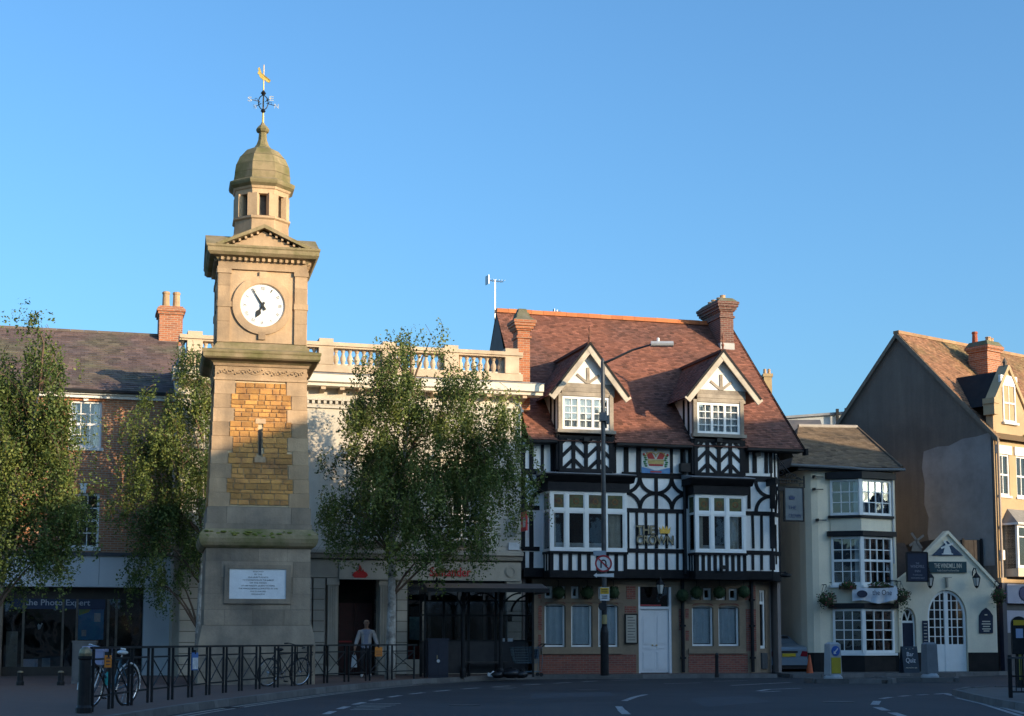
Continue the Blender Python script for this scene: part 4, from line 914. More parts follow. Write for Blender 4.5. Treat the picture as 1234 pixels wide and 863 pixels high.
for i in range(21):
    x = rL + .0 + i * .456; bx('ridge_tile', cr, RIDGE, x, min(x + .448, rR), ry_ - .15, ry_ + .15, rz_ - .05, rz_ + .10 + .004 * (i % 3))
part('barge_board', MB().add([(rR + .01, -.45, zE - .10), (rR + .01, ry_, rz_ - .14), (rR + .01, ry_, rz_ + .04), (rR + .01, -.45, zE + .09), (rR - .05, -.45, zE - .10), (rR - .05, ry_, rz_ - .14), (rR - .05, ry_, rz_ + .04), (rR - .05, -.45, zE + .09)],
                               [(0, 1, 2, 3), (7, 6, 5, 4), (0, 3, 7, 4), (0, 4, 5, 1)]), TIM, cr)
segs = [(eL, dxs[0][0]), (dxs[0][1], dxs[1][0]), (dxs[1][1], rR - .06)]
for a, b in segs:
    part('soffit', MB().box(a, b, -.40, .0, zE - .06, zE + .01), TIM, cr); part('gutter', MB().xprism([(-.52, zE - .04), (-.42, zE - .06), (-.40, zE + .03), (-.52, zE + .03)][::1], a, b), BLACK, cr)
part('verge_foot', MB().box(rR - .02, rR + .07, -.60, -.3, zE - .16, zE + .06), TIM, cr)
# ---------------------------------------------------------------- dormers
def dormer(cx, x0, x1, apx, ap, footL, wt, wb, chev_t, chev_b, pm, cols):
    n = .35; za = C.z(ap, apx, .62) - .03; zf = C.z(footL[1], footL[0], .62); hwid = cx - C.x(footL[0], footL[1], .62) + .0
    zt, zb = C.z(wt, pm, n), C.z(wb, pm, n); yr = (za - .12 - zE - .05) / RS - .42
    slope = (za - zf) / hwid
    # cheeks and face
    part('dormer_cheek', MB().add([(x0, -n, zb - .2), (x0, -.2, zE), (x0, (zt + .25 - zE) / RS - .4, zt + .25), (x0, -n, zt + .25)], [(0, 3, 2, 1)]).add([(x1, -n, zb - .2), (x1, -.2, zE), (x1, (zt + .25 - zE) / RS - .4, zt + .25), (x1, -n, zt + .25)], [(0, 1, 2, 3)]), PLAS, cr)
    for q in range(3):
        y = -n + .05 + q * .42; zlo = max(zb - .1, zE + (y + .42) * RS); bx('cheek_post', cr, TIM, x0 - .03, x0 + .02, y - .06, y + .06, zlo, zt + .2)
    bx('corner_post', cr, WTIM, x0 - .04, x0 + .10, -n - .05, -n + .12, zb, zt + .1); bx('corner_post', cr, WTIM, x1 - .10, x1 + .04, -n - .05, -n + .12, zb, zt + .1)
    window(cr, x0 + .10, x1 - .10, zb + .05, zt, -n - .01, 3 * cols, 4, WHITE, GLASS, fw=.08, bw=.028, heavy=(cols, 2 * cols), name='dormer_window', curtain=[(0, 1, 'curtain_white')])
    part('dormer_sill', MB().box(x0 - .10, x1 + .10, -n - .14, -n + .1, zb - .07, zb + .045), WTIM, cr)
    # boards and gable infill
    zg = zt + .02
    for i in range(3):
        z = zg + i * .145; xw = min(x1 - x0, 2 * (za - .12 - z - .13) / slope) / 2; bx('board', cr, WTIM, cx - xw, cx + xw, -n - .03 - .012 * (i % 2), -n + .1, z, z + .138)
    zg += .44; xw = (za - .16 - zg) / slope
    part('gable_panel', MB().prism([(cx - xw, zg), (cx + xw, zg), (cx, za - .16)], -n, -n + .08), PLAS, cr)
    bar('king_post', cr, WTIM, cx, zg, cx, zg + .55, .11, -n - .03, -n + .02)
    for s_ in (-1, 1): bar('gable_brace', cr, WTIM, cx + s_ * .04, zg + .03, cx + s_ * .40, zg + .30, .09, -n - .028, -n + .02)
    # roof of the dormer, verges, bargeboards
    e = hwid; zfe = za - slope * e
    for s_ in (-1, 1):
        yb = (zfe - zE - .05) / RS - .42
        part('dormer_deck', MB().add([(cx, -.60, za), (cx, yr + .3, za), (cx + s_ * e, yb, zfe), (cx + s_ * e, -.60, zfe)], [(0, 1, 2, 3)[::-s_]]), TILE, cr)
        L = math.hypot(e, za - zfe); U = (0, -1, 0) if s_ < 0 else (0, 1, 0)
        if s_ < 0: tiles('dormer_tiles', cr, TILE, (cx - e - .03, yr + .3, zfe - .03), U, (e, 0, za - zfe), yr + .9, L + .03, .17, .105, seed=21, span=lambda v, yb=yb, yr=yr, L=L: ((yr - yb) * (1 - v / L) + .1, yr + .92))
        else: tiles('dormer_tiles', cr, TILE, (cx + e + .03, -.62, zfe - .03), U, (-e, 0, za - zfe), yr + .9, L + .03, .17, .105, seed=22, span=lambda v, yb=yb, yr=yr, L=L: (0, yr + .82 - (yr - yb) * (1 - v / L)))
        bar('bargeboard', cr, BARGE, cx + s_ * e, zfe - .08, cx, za - .08, .245, -.62 - .006 * s_, -.55, ext=.14)
        bar('verge_tile', cr, TIM, cx + s_ * (e + .05), zfe + .0, cx, za + .075, .075, -.64 - .004 * s_, -.5, ext=.04)
    part('dormer_ridge', MB().box(cx - .09, cx + .09, -.62, yr + .3, za + .03, za + .12), TILE, cr)
    part('ridge_finial', MB().lathe(cx, -.55, [(.05, za + .1), (.035, za + .2), (.06, za + .28), (.03, za + .33), (.025, za + .5), (.05, za + .56), (.012, za + .68)], 8).box(cx - .10, cx + .10, -.57, -.53, za + .40, za + .45), M('rusty_terracotta', (.22, .09, .06), (.15, .07, .05), scale=6, rough=.85), cr)
    # herringbone apron
    z1, z0 = C.z(chev_t, pm, n), C.z(chev_b, pm, n); xa, xb = x0 + .05, x1 - .05
    part('apron_panel', MB().box(xa, xb, -n + .02, .0, z0, z1), PLAS, cr)
    part('apron_side', MB().box(xa - .005, xa + .005, -n + .03, 0, z0, z1), PLAS, cr)
    for z in (z0, z1): bx('apron_rail', cr, TIM, xa - .06, xb + .06, -n - .03, .0, z - .06, z + .06)
    cxs = split(xa, xb, 4)
    for i, x in enumerate(cxs): bx('apron_post', cr, TIM, x - .065, x + .065, -n - .02, -n + .05, z0 + .06, z1 - .06)
    for i in range(4):
        a, b = cxs[i] + .06, cxs[i + 1] - .06; up = i in (0, 2); h = (b - a) * .95
        for k in range(-1, 4):
            zc = z0 + .02 + k * .46; p, q = (zc, zc + h) if up else (zc + h, zc)
            # clip the brace to the panel
            pts = [(a, p), (b, q)]
            if max(p, q) > z1 - .05 or min(p, q) < z0 + .05:
                lo, hi = z0 + .06, z1 - .06
                f = lambda zq: a + (zq - p) / (q - p) * (b - a)
                za_, zb_ = min(max(p, lo), hi), min(max(q, lo), hi)
                if abs(za_ - zb_) < .05: continue
                pts = [(f(za_), za_), (f(zb_), zb_)]
            bar('herringbone_brace', cr, TIM, *pts[0], *pts[1], .115, -n - .006, -n + .03, ext=.05)
    for q in range(2):
        y = -n + .1 + q * .18; bx('apron_post', cr, TIM, xa - .03, xa + .01, y - .03, y + .03, z0 + .06, z1 - .06)
    for s_ in (0, 1): bx('dormer_flank', cr, TIM, (x0 - .10, x1 - .01)[s_], (x0 + .01, x1 + .10)[s_], -n + .02, .05, z0, zE + .3)
dormer(DORM[0][0], DORM[0][1], DORM[0][2], 707.8, 415, (666.4, 473.6), 478.5, 520, 527.5, 567, 706, 2)
dormer(DORM[1][0], DORM[1][1], DORM[1][2], 868.8, 423.7, (830, 477), 486, 525, 531.5, 572, 866, 2)
# spotlights under the dormers
for px, py, n in ((706, 530, .45), (866, 531, .45), (912, 548, .15), (871, 684, .75)):
    x, z = C.sz(px, py, n); part('floodlight', MB().box(x - .10, x + .10, -n - .12, -n, z - .06, z + .07).box(x - .02, x + .02, -n - .02, -n + .15, z - .02, z + .02), IRON, cr)
# ---------------------------------------------------------------- chimneys
def onroof(px, py):
    d = Vector(_ray(px, py)); o = Vector((0, 0, CAMZ)); a = R(16.2); bkv = Vector((-math.sin(a), math.cos(a), 0)); al = Vector((math.cos(a), math.sin(a), 0))
    p0 = Vector((C.X, C.Y, zE + .05)) - bkv * .42; nr = al.cross(bkv + Vector((0, 0, RS))); t = (p0 - o).dot(nr) / d.dot(nr); q = o + d * t - Vector((C.X, C.Y, 0))
    return q.dot(al), q.dot(bkv), q.z
qx, qy, qz = onroof(876.5, 421); hw = .27; zt = C.z(364, 876, -qy)
def stack(name, x0, x1, y0, y1, z0, z1, mat, capm, lab=None):
    m = MB().box(x0, x1, y0, y1, z0, z1)
    for k, (e, h0, h1) in enumerate(((.05, .62, .54), (.05, .36, .30), (.10, .30, .2), (.15, .2, .1), (.18, .1, .0))): m.box(x0 - e, x1 + e, y0 - e, y1 + e, z1 - h0, z1 - h1 - .001 * k)
    c = part(name, m, mat, cr, lab); part('chimney_cap', MB().frus((x0 + x1) / 2, (y0 + y1) / 2, (x1 - x0) / 2 + .15, z1, (x1 - x0) / 2 - .02, z1 + .16, (y1 - y0) / 2 + .15, (y1 - y0) / 2), capm, c)
    return c
CAP = M('mossy_cement', (.16, .15, .12), (.12, .12, .08), (.11, .115, .05), scale=5, rough=.95, bump=.4)
ck_ = stack('chimney', qx - hw, qx + hw, qy, qy + 1.75, qz - 1.5, zt, DBR, CAP, 'dark red brick chimney at the right end of the ridge')
part('flashing', MB().box(qx - hw - .02, qx + hw + .02, qy - .03, qy + .3, qz - .1, qz + .24), M('pale_lead', (.42, .42, .41), (.34, .34, .34), scale=5, rough=.6), ck_)
for k in range(4): part('chimney_pot', MB().lathe(qx - .05 + .04 * (k % 2), qy + .25 + k * .42, [(.12, zt + .1), (.10, zt + .26), (.115, zt + .3), (.09, zt + .31)], 10), POT, ck_)
ORC = brick_mat('orange_chimney_brick', (.44, .15, .062), (.30, .10, .052), (.34, .25, .18))
xa, xb = C.x(622.5, 430, -.3), C.x(640, 430, -.3)
ck_ = stack('chimney', xa + .04, xb - .04, .3, .85, 9.0, C.z(386, 631, -.3), ORC, CAP, 'orange brick chimney beside the bank balustrade')
part('chimney_top', MB().frus((xa + xb) / 2, .575, .28, C.z(386, 631, -.3), .20, C.z(376, 631, -.3)).frus((xa + xb) / 2, .575, .17, C.z(376, 631, -.3), .13, C.z(371, 631, -.3)), CAP, ck_)
# ---------------------------------------------------------------- ground floor of the pub
gy = .35; g0, g1 = C.x(641, 760, -gy), 4.02
def gx(p, q=750): return C.x(p, q, -gy)
def gz(q, p=760): return C.z(q, p, -gy)
SM = [(656.5, 667), (670.4, 681.7), (688.4, 698.5), (703, 714), (721, 730.5), (734.5, 745.4)]; MA = [(656.3, 681.7), (688.3, 714), (721, 745.4)]
SM2 = [(833, 845), (848, 858.5), (863, 875.5), (879, 890)]; MA2 = [(834, 860), (865.8, 891.2)]
holes = [(gx(a), gx(b), gz(722), gz(707)) for a, b in SM] + [(gx(a), gx(b), gz(780), gz(728)) for a, b in MA]
holes += [(gx(a), gx(b), gz(722.5), gz(707.5)) for a, b in SM2] + [(gx(a), gx(b), gz(779), gz(729)) for a, b in MA2]
dhole = (gx(769.5), gx(809.5), .1, gz(707)); holes.append(dhole)
part('stone_wall', wall_mb(g0, g1, .1, 3.36, gy, holes, .22), BRST, cr)
part('jetty_soffit', MB().box(cL, 4.6, 0, .9, 3.30, 3.335), TIM, cr); part('jetty_beam', MB().box(g0, g1, gy - .05, gy, 3.16, 3.298), BRST, cr)
CW, CB = [(.02, .98, 'curtain_white')], M('curtain_blue', (.80, .86, .90), (.70, .77, .82), scale=4, rough=.95)
for h in holes[:-1]:
    tall = h[3] - h[2] > .8
    w = window(cr, h[0] + .012, h[1] - .012, h[2] + .01, h[3] - .01, gy + .10, 1, 1, WHITE, GLASS, fw=.055 if tall else .07, curtain=None)
    if tall: drape(w, h[0] + .06, h[1] - .06, h[2] + .1, h[3] - .1, gy + .215, CB)
    if tall:
        m = MB(); xc = (h[0] + h[1]) / 2; hwid = (h[1] - h[0]) / 2
        # shallow stone arch dropping into the top corners of the opening
        poly = [(h[0], h[3] + .001), (h[0], h[3] - .11)] + [(xc - hwid * math.cos(R(a)), h[3] - .11 + .10 * math.sin(R(a))) for a in range(15, 166, 15)] + [(h[1], h[3] - .11), (h[1], h[3] + .001)]
        part('arch_head', m.prism(poly, gy - .003, gy + .15), BRST, cr)
        part('arch_brick', MB().add([(xc + (hwid + .02) * math.cos(R(a)), gy - .012 + q * .05, h[3] - .06 + (.10 + r) * math.sin(R(a))) for q in (0, 1) for a in range(20, 161, 10) for r in (0, .07)],
             [(2 * i, 2 * i + 1, 2 * i + 3, 2 * i + 2) for i in range(14)]), M('arch_red', (.22, .08, .055), (.16, .06, .045), scale=9, rough=.9), cr)
for a, b in ((gx(652), gx(750)), (gx(829), gx(897))):
    bx('stone_sill', cr, BRST, a, b, gy - .07, gy + .05, gz(788), gz(782)); bx('stone_string', cr, BRST, a, b, gy - .04, gy + .05, gz(726.5), gz(723.5))
part('brick_panel', MB().box(gx(650), gx(766), gy - .02, gy + .03, .12, gz(788.5)), RBR, cr); part('brick_panel', MB().box(gx(829), gx(900), gy - .02, gy + .03, .12, gz(788)), RBR, cr)
for a, b, t, l in ((648.5, 652, 705, 722), (648.5, 653, 731, 760), (648.5, 652, 765, 782), (755, 766, 706, 722), (753, 767, 730.5, 739), (818, 822, 733, 760), (898, 911, 703, 722), (899, 911, 733, 785), (826, 830, 733, 745), (826, 830, 760, 772)):
    part('brick_panel', MB().box(gx(a), gx(b), gy - .012, gy + .03, gz(l), gz(t)), RBR, cr)
# canted ground-floor corner with a narrow window
gc = [(4.02, gy), (4.86, .98)]
cantbox('stone_wall', BRST, 0, .28, .1, 3.36, 0, .2, gc); cantbox('stone_wall', BRST, .70, 1, .1, 3.36, 0, .2, gc); cantbox('stone_wall', BRST, .28, .70, .1, .95, -.002, .2, gc); cantbox('stone_wall', BRST, .28, .70, 3.0, 3.36, -.002, .2, gc)
cantbox('room_interior', MATS['interior'], .2, .8, .9, 3.1, -.4, .05, gc); cantbox('narrow_window', DGLASS, .34, .64, 1.0, 2.95, -.09, .01, gc)
for f0, f1, z0, z1 in ((.28, .36, .95, 3.0), (.62, .70, .95, 3.0), (.36, .62, .95, 1.05), (.36, .62, 2.5, 2.6), (.36, .62, 2.92, 3.0), (.47, .51, 2.6, 2.92)): cantbox('window_frame', WHITE, f0, f1, z0, z1, -.06, .06, gc)
cantbox('meter_box', M('grey_box', (.06, .065, .07), (.08, .085, .09), scale=3, rough=.5), .3, .68, .25, .80, .06, .1, gc)
part('side_wall', MB().box(4.80, 4.9, .98, 11, .1, 3.36), MATS['pink_render'], cr)
# door
DW = M('grey_white_door', (.74, .74, .75), (.68, .68, .69), scale=2, rough=.45, fine=.04)
a, b, zt = dhole[0], dhole[1], gz(734)
part('door_frame', MB().box(a, a + .07, gy + .02, gy + .16, .12, dhole[3]).box(b - .09, b, gy + .02, gy + .16, .12, dhole[3]).box(a + .07, b - .09, gy + .02, gy + .16, zt, zt + .09), DW, cr)
for k in (0, 1):
    p = a + .075 + (b - a - .165) * k / 2; q = p + (b - a - .17) / 2; d = part('door', MB().box(p, q, gy + .08, gy + .13, .14, zt - .005), DW, cr)
    for z0, z1 in ((.22, .85), (.93, 1.03), (1.10, zt - .30)):
        for e, yy in ((.0, .066), (.035, .062)):
            pass
        part('door_panel', MB().box(p + .08, q - .08, gy + .068, gy + .08, z0, z1).box(p + .12, q - .12, gy + .058, gy + .068, z0 + .04, z1 - .04), DW, d)
    part('arched_panel', MB().arc((p + q) / 2, zt - .30, .02, (q - p) / 2 - .10, gy + .066, gy + .08, 0, 180, 10, 1.0), DW, d)
    bx('door_knob', d, GOLD, (q - .09 if k == 0 else p + .05), (q - .05 if k == 0 else p + .09), gy + .03, gy + .08, 1.05, 1.09)
fl = part('fanlight', MB().box(a + .07, b - .09, gy + .11, gy + .118, zt + .09, dhole[3]), DGLASS, cr); part('room_interior', MB().box(a, b, gy + .6, gy + .65, .12, dhole[3]), MATS['interior'], cr)
part('fanlight_lettering', MB().box(a + .1, b - .35, gy + .10, gy + .109, zt + .11, zt + .16), M('red_neon_off', (.35, .05, .06), rough=.5), cr)
for p in (820.5, 904): 
    x = gx(p + 1); part('downpipe', MB().tube([(x, gy - .1, 3.3), (x, gy - .1, .14)], .065, 8), BLACK, cr)
    for z in (.6, 1.7, 2.6): bx('pipe_collar', cr, BLACK, x - .08, x + .08, gy - .18, gy - .03, z, z + .07)
x = C.x(824, 560, .1); part('downpipe', MB().tube([(x, -.14, 7.7), (x, -.14, 6.0), (x, -.14, 3.5)], .06, 8).box(x - .17, x + .17, -.3, -.06, 7.0, 7.3), BLACK, cr)
# ---------------------------------------------------------------- writing and arms on the facade
LETG = M('gilt_letter', (.33, .27, .16), (.24, .20, .12), scale=8, rough=.5); LETD = M('letter_edge', (.03, .028, .025), rough=.5)
for s_, p0, p1, yb in (('THE', 767, 788.5, 643.6), ('CROWN', 767, 811, 655.5)):
    xx0, xx1 = C.x(p0, 650, .06), C.x(p1, 650, .06); zz_ = C.z(yb, 785, .06)
    text('lettering', cr, LETD, s_, (xx0 + xx1) / 2, -.045, zz_ - .012, .31, xx1 - xx0 + .05, .03, bold=.035); text('lettering', cr, LETG, s_, (xx0 + xx1) / 2, -.078, zz_, .285, xx1 - xx0, .012, bold=.012)
def crown(parent, cx, zb, w, y, mat, nm='crown_emblem'):
    h = w * .72; pts = [(-.5, 0), (.5, 0), (.62, .75), (.33, .38), (.22, .9), (.0, .45), (-.22, .9), (-.33, .38), (-.62, .75)]
    return part(nm, MB().prism([(cx + a * w * .82, zb + b * h) for a, b in pts], y, y + .02), mat, parent)
crown(cr, C.x(801, 638, .06), C.z(643, 800, .06), .42, -.08, GOLD)
# heraldic panel
ax, bx_, az, bz = C.x(773, 555, .05), C.x(807, 555, .05), C.z(570.5, 790, .05), C.z(537.5, 790, .05)
arms = part('heraldic_panel', MB().box(ax, bx_, -.06, .0, az, bz), M('panel_white', (.60, .62, .60), (.52, .55, .55), scale=6, rough=.6), cr, 'painted panel with red crown, green sprays and blue scroll')
cx, w, h = (ax + bx_) / 2, bx_ - ax, bz - az
REDP = M('arms_red', (.42, .04, .035), (.34, .03, .03), scale=9, rough=.6); BLUP = M('arms_blue', (.05, .16, .40), (.10, .25, .45), scale=9, rough=.6); GRNP = M('arms_green', (.03, .14, .06), (.04, .2, .08), scale=9, rough=.6); GLDP = M('arms_gold', (.50, .38, .14), (.4, .3, .1), scale=9, rough=.6)
part('blue_field', MB().prism([(ax, az), (bx_, az), (bx_, az + .22 * h), (cx + .1, az + .12 * h), (cx - .1, az + .12 * h), (ax, az + .22 * h)], -.068, -.061), BLUP, arms)
part('crown_band', MB().box(cx - .28 * w, cx + .28 * w, -.075, -.06, az + .34 * h, az + .46 * h).box(cx - .30 * w, cx + .30 * w, -.082, -.06, az + .47 * h, az + .50 * h), GLDP, arms)
part('crown_foot', MB().box(cx - .25 * w, cx + .25 * w, -.078, -.06, az + .27 * h, az + .33 * h), REDP, arms)
for s_ in (-1, 1):
    part('crown_cap', MB().prism([(cx + s_ * .03 * w, az + .52 * h), (cx + s_ * .26 * w, az + .52 * h), (cx + s_ * .34 * w, az + .74 * h), (cx + s_ * .16 * w, az + .78 * h)][::s_], -.075, -.06), REDP, arms)
    part('crown_arch', MB().arc(cx + s_ * .17 * w, az + .56 * h, .17 * w, .20 * w, -.085, -.06, 10, 170, 10), GLDP, arms)
    for k in range(6):
        part('leaf', MB().ball((cx + s_ * (.34 + .025 * (k % 3)) * w, -.068, az + (.26 + .075 * k) * h), .05, 6, 4, (1.2, .25, .7)), GRNP, arms)
    part('rose', MB().ball((cx + s_ * .42 * w, -.07, az + .68 * h), .045, 8, 5, (1, .4, 1)), REDP, arms)
part('crown_orb', MB().ball((cx, -.07, az + .86 * h), .055, 8, 5, (1, .5, 1)), GLDP, arms)
part('motto_scroll', MB().arc(cx, az + .62 * h, .44 * h, .51 * h, -.08, -.06, 228, 312, 12), M('scroll_white', (.62, .62, .60), rough=.6), arms); part('red_base', MB().box(cx - .2 * w, cx + .2 * w, -.078, -.06, az + .03 * h, az + .08 * h), REDP, arms)
# ---------------------------------------------------------------- hanging sign on its wrought-iron bracket at the corner
hs = thing('hanging_sign', 'grey pub sign with blue crown hanging from scrolled iron bracket', 'sign', C.X + 4.75 * C.c, C.Y + 4.75 * C.s, 0, 16.2)
def hp(px, py, n=.75): 
    x, z = C.sz(px, py, n); return x - 4.75, z
n = .75; (sx0, sz1), (sx1, _), (_, sz0) = hp(945.5, 588), hp(966.5, 588), hp(956, 627)
part('sign_board', MB().box(sx0, sx1, -n - .03, -n + .03, sz0, sz1), M('sign_grey', (.15, .175, .19), (.12, .145, .16), scale=3, rough=.5), hs)
part('sign_frame', MB().box(sx0 - .05, sx0, -n - .045, -n + .045, sz0 - .05, sz1 + .05).box(sx1, sx1 + .05, -n - .045, -n + .045, sz0 - .05, sz1 + .05).box(sx0, sx1, -n - .045, -n + .045, sz0 - .05, sz0).box(sx0, sx1, -n - .045, -n + .045, sz1, sz1 + .05), IRON, hs)
BLL = M('navy_lettering', (.03, .05, .12), rough=.5); mx_ = (sx0 + sx1) / 2
crown(hs, mx_ - .08, sz1 - .40, .22, -n - .05, BLL)
text('lettering', hs, BLL, 'THE', mx_ - .08, -n - .032, sz1 - .74, .13, .30, .008); text('lettering', hs, BLL, 'CROWN', mx_ + .02, -n - .032, sz1 - 1.03, .14, .46, .008)
(ax, az), (bx_, _) = hp(938, 577), hp(969, 577)
part('bracket_arm', MB().box(ax - .1, bx_, -n - .02, -n + .02, az - .03, az + .01).box(ax - .1, bx_, -n - .015, -n + .015, az - .14, az - .115).box(ax - .12, ax - .06, -n - .02, .0, az - .2, az + .05), IRON, hs)
sc_ = MB()
for q, (dx, dz, r) in enumerate(((.12, .22, .15), (.34, .12, .09), (.12, .52, .10), (.50, .06, .05), (.62, .12, .06), (.72, .05, .05))):
    pts = [(ax + dx + r * (1 - t / 14) * math.cos(t * .75), -n, az + dz + r * (1 - t / 14) * math.sin(t * .75)) for t in range(12)]; sc_.tube(pts, .014, 5)
sc_.tube([(ax - .08, -n, az + .85), (ax + .1, -n, az + .55), (ax + .45, -n, az + .2), (bx_ - .1, -n, az)], .016, 5).box(bx_ - .02, bx_ + .02, -n - .02, -n + .02, az - .3, az + .12)
for k in range(7): sc_.box(ax + .1 + k * .1, ax + .12 + k * .1, -n - .01, -n + .01, az - .12, az)
part('bracket_scroll', sc_, IRON, hs)
for x in (sx0 + .08, sx1 - .08): part('hanger', MB().tube([(x, -n, sz1 + .04), (x, -n, az - .12)], .012, 5), IRON, hs)
part('sign_lamp', MB().box(sx0 - .30, sx0 - .06, -n - .12, -n + .05, az - .42, az - .28), IRON, hs)
# round lamp under the corner
lx, lz = C.sz(947, 693, .2); lm = thing('bulkhead_lamp', 'dark round lamp under the right corner of the timbered pub', 'lamp', C.X + lx * C.c + .2 * C.s, C.Y + lx * C.s - .2 * C.c, 0, 16.2)
part('lamp_shade', MB().lathe(0, 0, [(.06, lz + .08), (.2, lz + .02), (.21, lz - .03), (.14, lz - .07)], 14), IRON, lm); part('lamp_arm', MB().tube([(-.3, 0, lz + .08), (0, 0, lz + .1)], .02, 5), IRON, lm)
# menu board, topiary balls, lantern
mx0, mx1, mz0, mz1 = gx(753.5), gx(766.5), gz(774.5), gz(741)
mb_ = thing('menu_board', 'framed cream menu board beside the white double door', 'notice board', C.X + mx0 * C.c - gy * C.s, C.Y + mx0 * C.s + gy * C.c, 0, 16.2)
wq, hq = mx1 - mx0, mz1 - mz0
part('board', MB().box(0, wq, -.06, -.02, mz0, mz1), M('cream_board', (.42, .38, .31), (.36, .33, .27), scale=4, rough=.7), mb_); part('board_frame', MB().box(-.03, 0, -.08, -.014, mz0 - .03, mz1 + .03).box(wq, wq + .03, -.08, -.014, mz0 - .03, mz1 + .03).box(0, wq, -.08, -.014, mz0 - .03, mz0).box(0, wq, -.08, -.014, mz1, mz1 + .03), BLACK, mb_)
for k in range(9): bx('printed_line', mb_, INK, .06, wq - (.06 if k % 3 else .12), -.063, -.059, mz1 - .1 - k * .095, mz1 - .08 - k * .095)
LEAFD = M('box_leaf', (.020, .045, .018), (.035, .065, .022), scale=9, rough=.8, rv=.2)
def leafball(mb, c, r, n_, size, rr, flat=1.0):
    for _ in range(n_):
        d = Vector((rr.gauss(0, 1), rr.gauss(0, 1), rr.gauss(0, 1))).normalized(); p = Vector(c) + Vector((d.x, d.y, d.z * flat)) * r * rr.uniform(.8, 1.06)
        u = d.cross(Vector((rr.gauss(0, 1), rr.gauss(0, 1), rr.gauss(0, 1)))).normalized(); w_ = d.cross(u).normalized() + d * rr.uniform(-.4, .6); s_ = size * rr.uniform(.6, 1.3)
        mb.add([tuple(p - u * s_), tuple(p + w_ * s_ * .6), tuple(p + u * s_), tuple(p - w_ * s_ * .6)], [(0, 1, 2, 3)], rr.random())
tb = MB(); tb.ball((0, 0, 0), .21, 10, 7); leafball(tb, (0, 0, 0), .22, 330, .035, random.Random(3)); tbm = tb.mesh('topiary_ball', LEAFD)
hook = MB().tube([(0, .20, .42), (0, -.02, .40), (0, 0, .2)], .012, 5).mesh('hook', IRON)
TL = ('far left of the pub front, over the left window', 'second from the left over the pub windows', 'third from the left, behind the lamp post signs', 'on the downpipe right of the white door', 'over the left light of the right window', 'between the small lights of the right window', 'far right, beside the right downpipe')
for (p, q), lab in zip(((674, 714), (708.5, 714), (740, 714), (823.5, 717.5), (840.5, 714), (868, 714), (897.5, 713)), TL):
    x, z = C.sz(p, q, .0); o = thing('topiary_ball', 'round clipped green plant ball ' + lab, 'plant', C.X + x * C.c - .08 * C.s, C.Y + x * C.s + .08 * C.c, z, 16.2, 'hanging topiary balls along the pub')
    inst('foliage', tbm, o, rot=(0, 0, rnd.uniform(0, 6))); inst('hook', hook, o)
def lantern(label, X, Y, Z, deg, s=1.0, grp=None):
    o = thing('wall_lantern', label, 'lantern', X, Y, Z, deg, grp)
    part('lantern_top', MB().lathe(0, 0, [(.15 * s, .30 * s), (.16 * s, .33 * s), (.06 * s, .45 * s), (.03 * s, .50 * s), (.01 * s, .56 * s)], 6), IRON, o); part('lantern_base', MB().lathe(0, 0, [(.02 * s, -.10 * s), (.08 * s, -.03 * s), (.085 * s, .0)], 6), IRON, o)
    part('lantern_glass', MB().lathe(0, 0, [(.08 * s, 0), (.14 * s, .30 * s)], 6), M('frosted_glass', (.62, .60, .54), (.55, .53, .48), scale=5, rough=.4), o)
    for i in range(6):
        a = R(60 * i); part('lantern_bar', MB().tube([(.085 * s * math.cos(a), .085 * s * math.sin(a), 0), (.15 * s * math.cos(a), .15 * s * math.sin(a), .31 * s)], .011 * s, 4), IRON, o)
    part('lantern_bracket', MB().tube([(0, 0, .5 * s), (0, .06 * s, .66 * s), (0, .22 * s, .68 * s), (0, .34 * s, .56 * s), (0, .36 * s, .40 * s)], .02 * s, 6), IRON, o)
    return o
x, z = C.sz(796, 712, .1); lantern('iron wall lantern over the white double door of the timbered pub', C.X + x * C.c + .1 * C.s, C.Y + x * C.s - .1 * C.c, z - .1, 16.2, 1.0)
# TV aerials
def aerial(label, px, py0, py1, Y, s=1.0):
    X, z0 = atY(px, py1, Y); _, z1 = atY(px, py0, Y); o = thing('tv_aerial', label, 'aerial', X, Y, 0, 25)
    GR = M('aerial_metal', (.35, .35, .36), rough=.4, metal=.6); part('mast', MB().tube([(0, 0, z0 - 1.0), (0, 0, z1)], .025 * s, 5), GR, o); zt_ = z1 - .06
    part('boom', MB().tube([(-.30 * s, 0, zt_), (.34 * s, 0, zt_)], .014 * s, 4), GR, o)
    for i in range(6): part('element', MB().tube([(-.28 * s + i * .12 * s, -.2 * s, zt_ + .02), (-.28 * s + i * .12 * s, .2 * s, zt_ + .02)], .008 * s, 4), GR, o)
    part('reflector', MB().box(-.34 * s, -.32 * s, -.16 * s, .16 * s, zt_ - .16 * s, zt_ + .18 * s), GR, o)
aerial('tall TV aerial mast rising behind the left end of the pub ridge', 596.5, 337, 400, 58.0, 1.0)
aerial('tiny aerial poking above the pub ridge right of the orange chimney', 671.5, 373.5, 384, 59.5, .45)
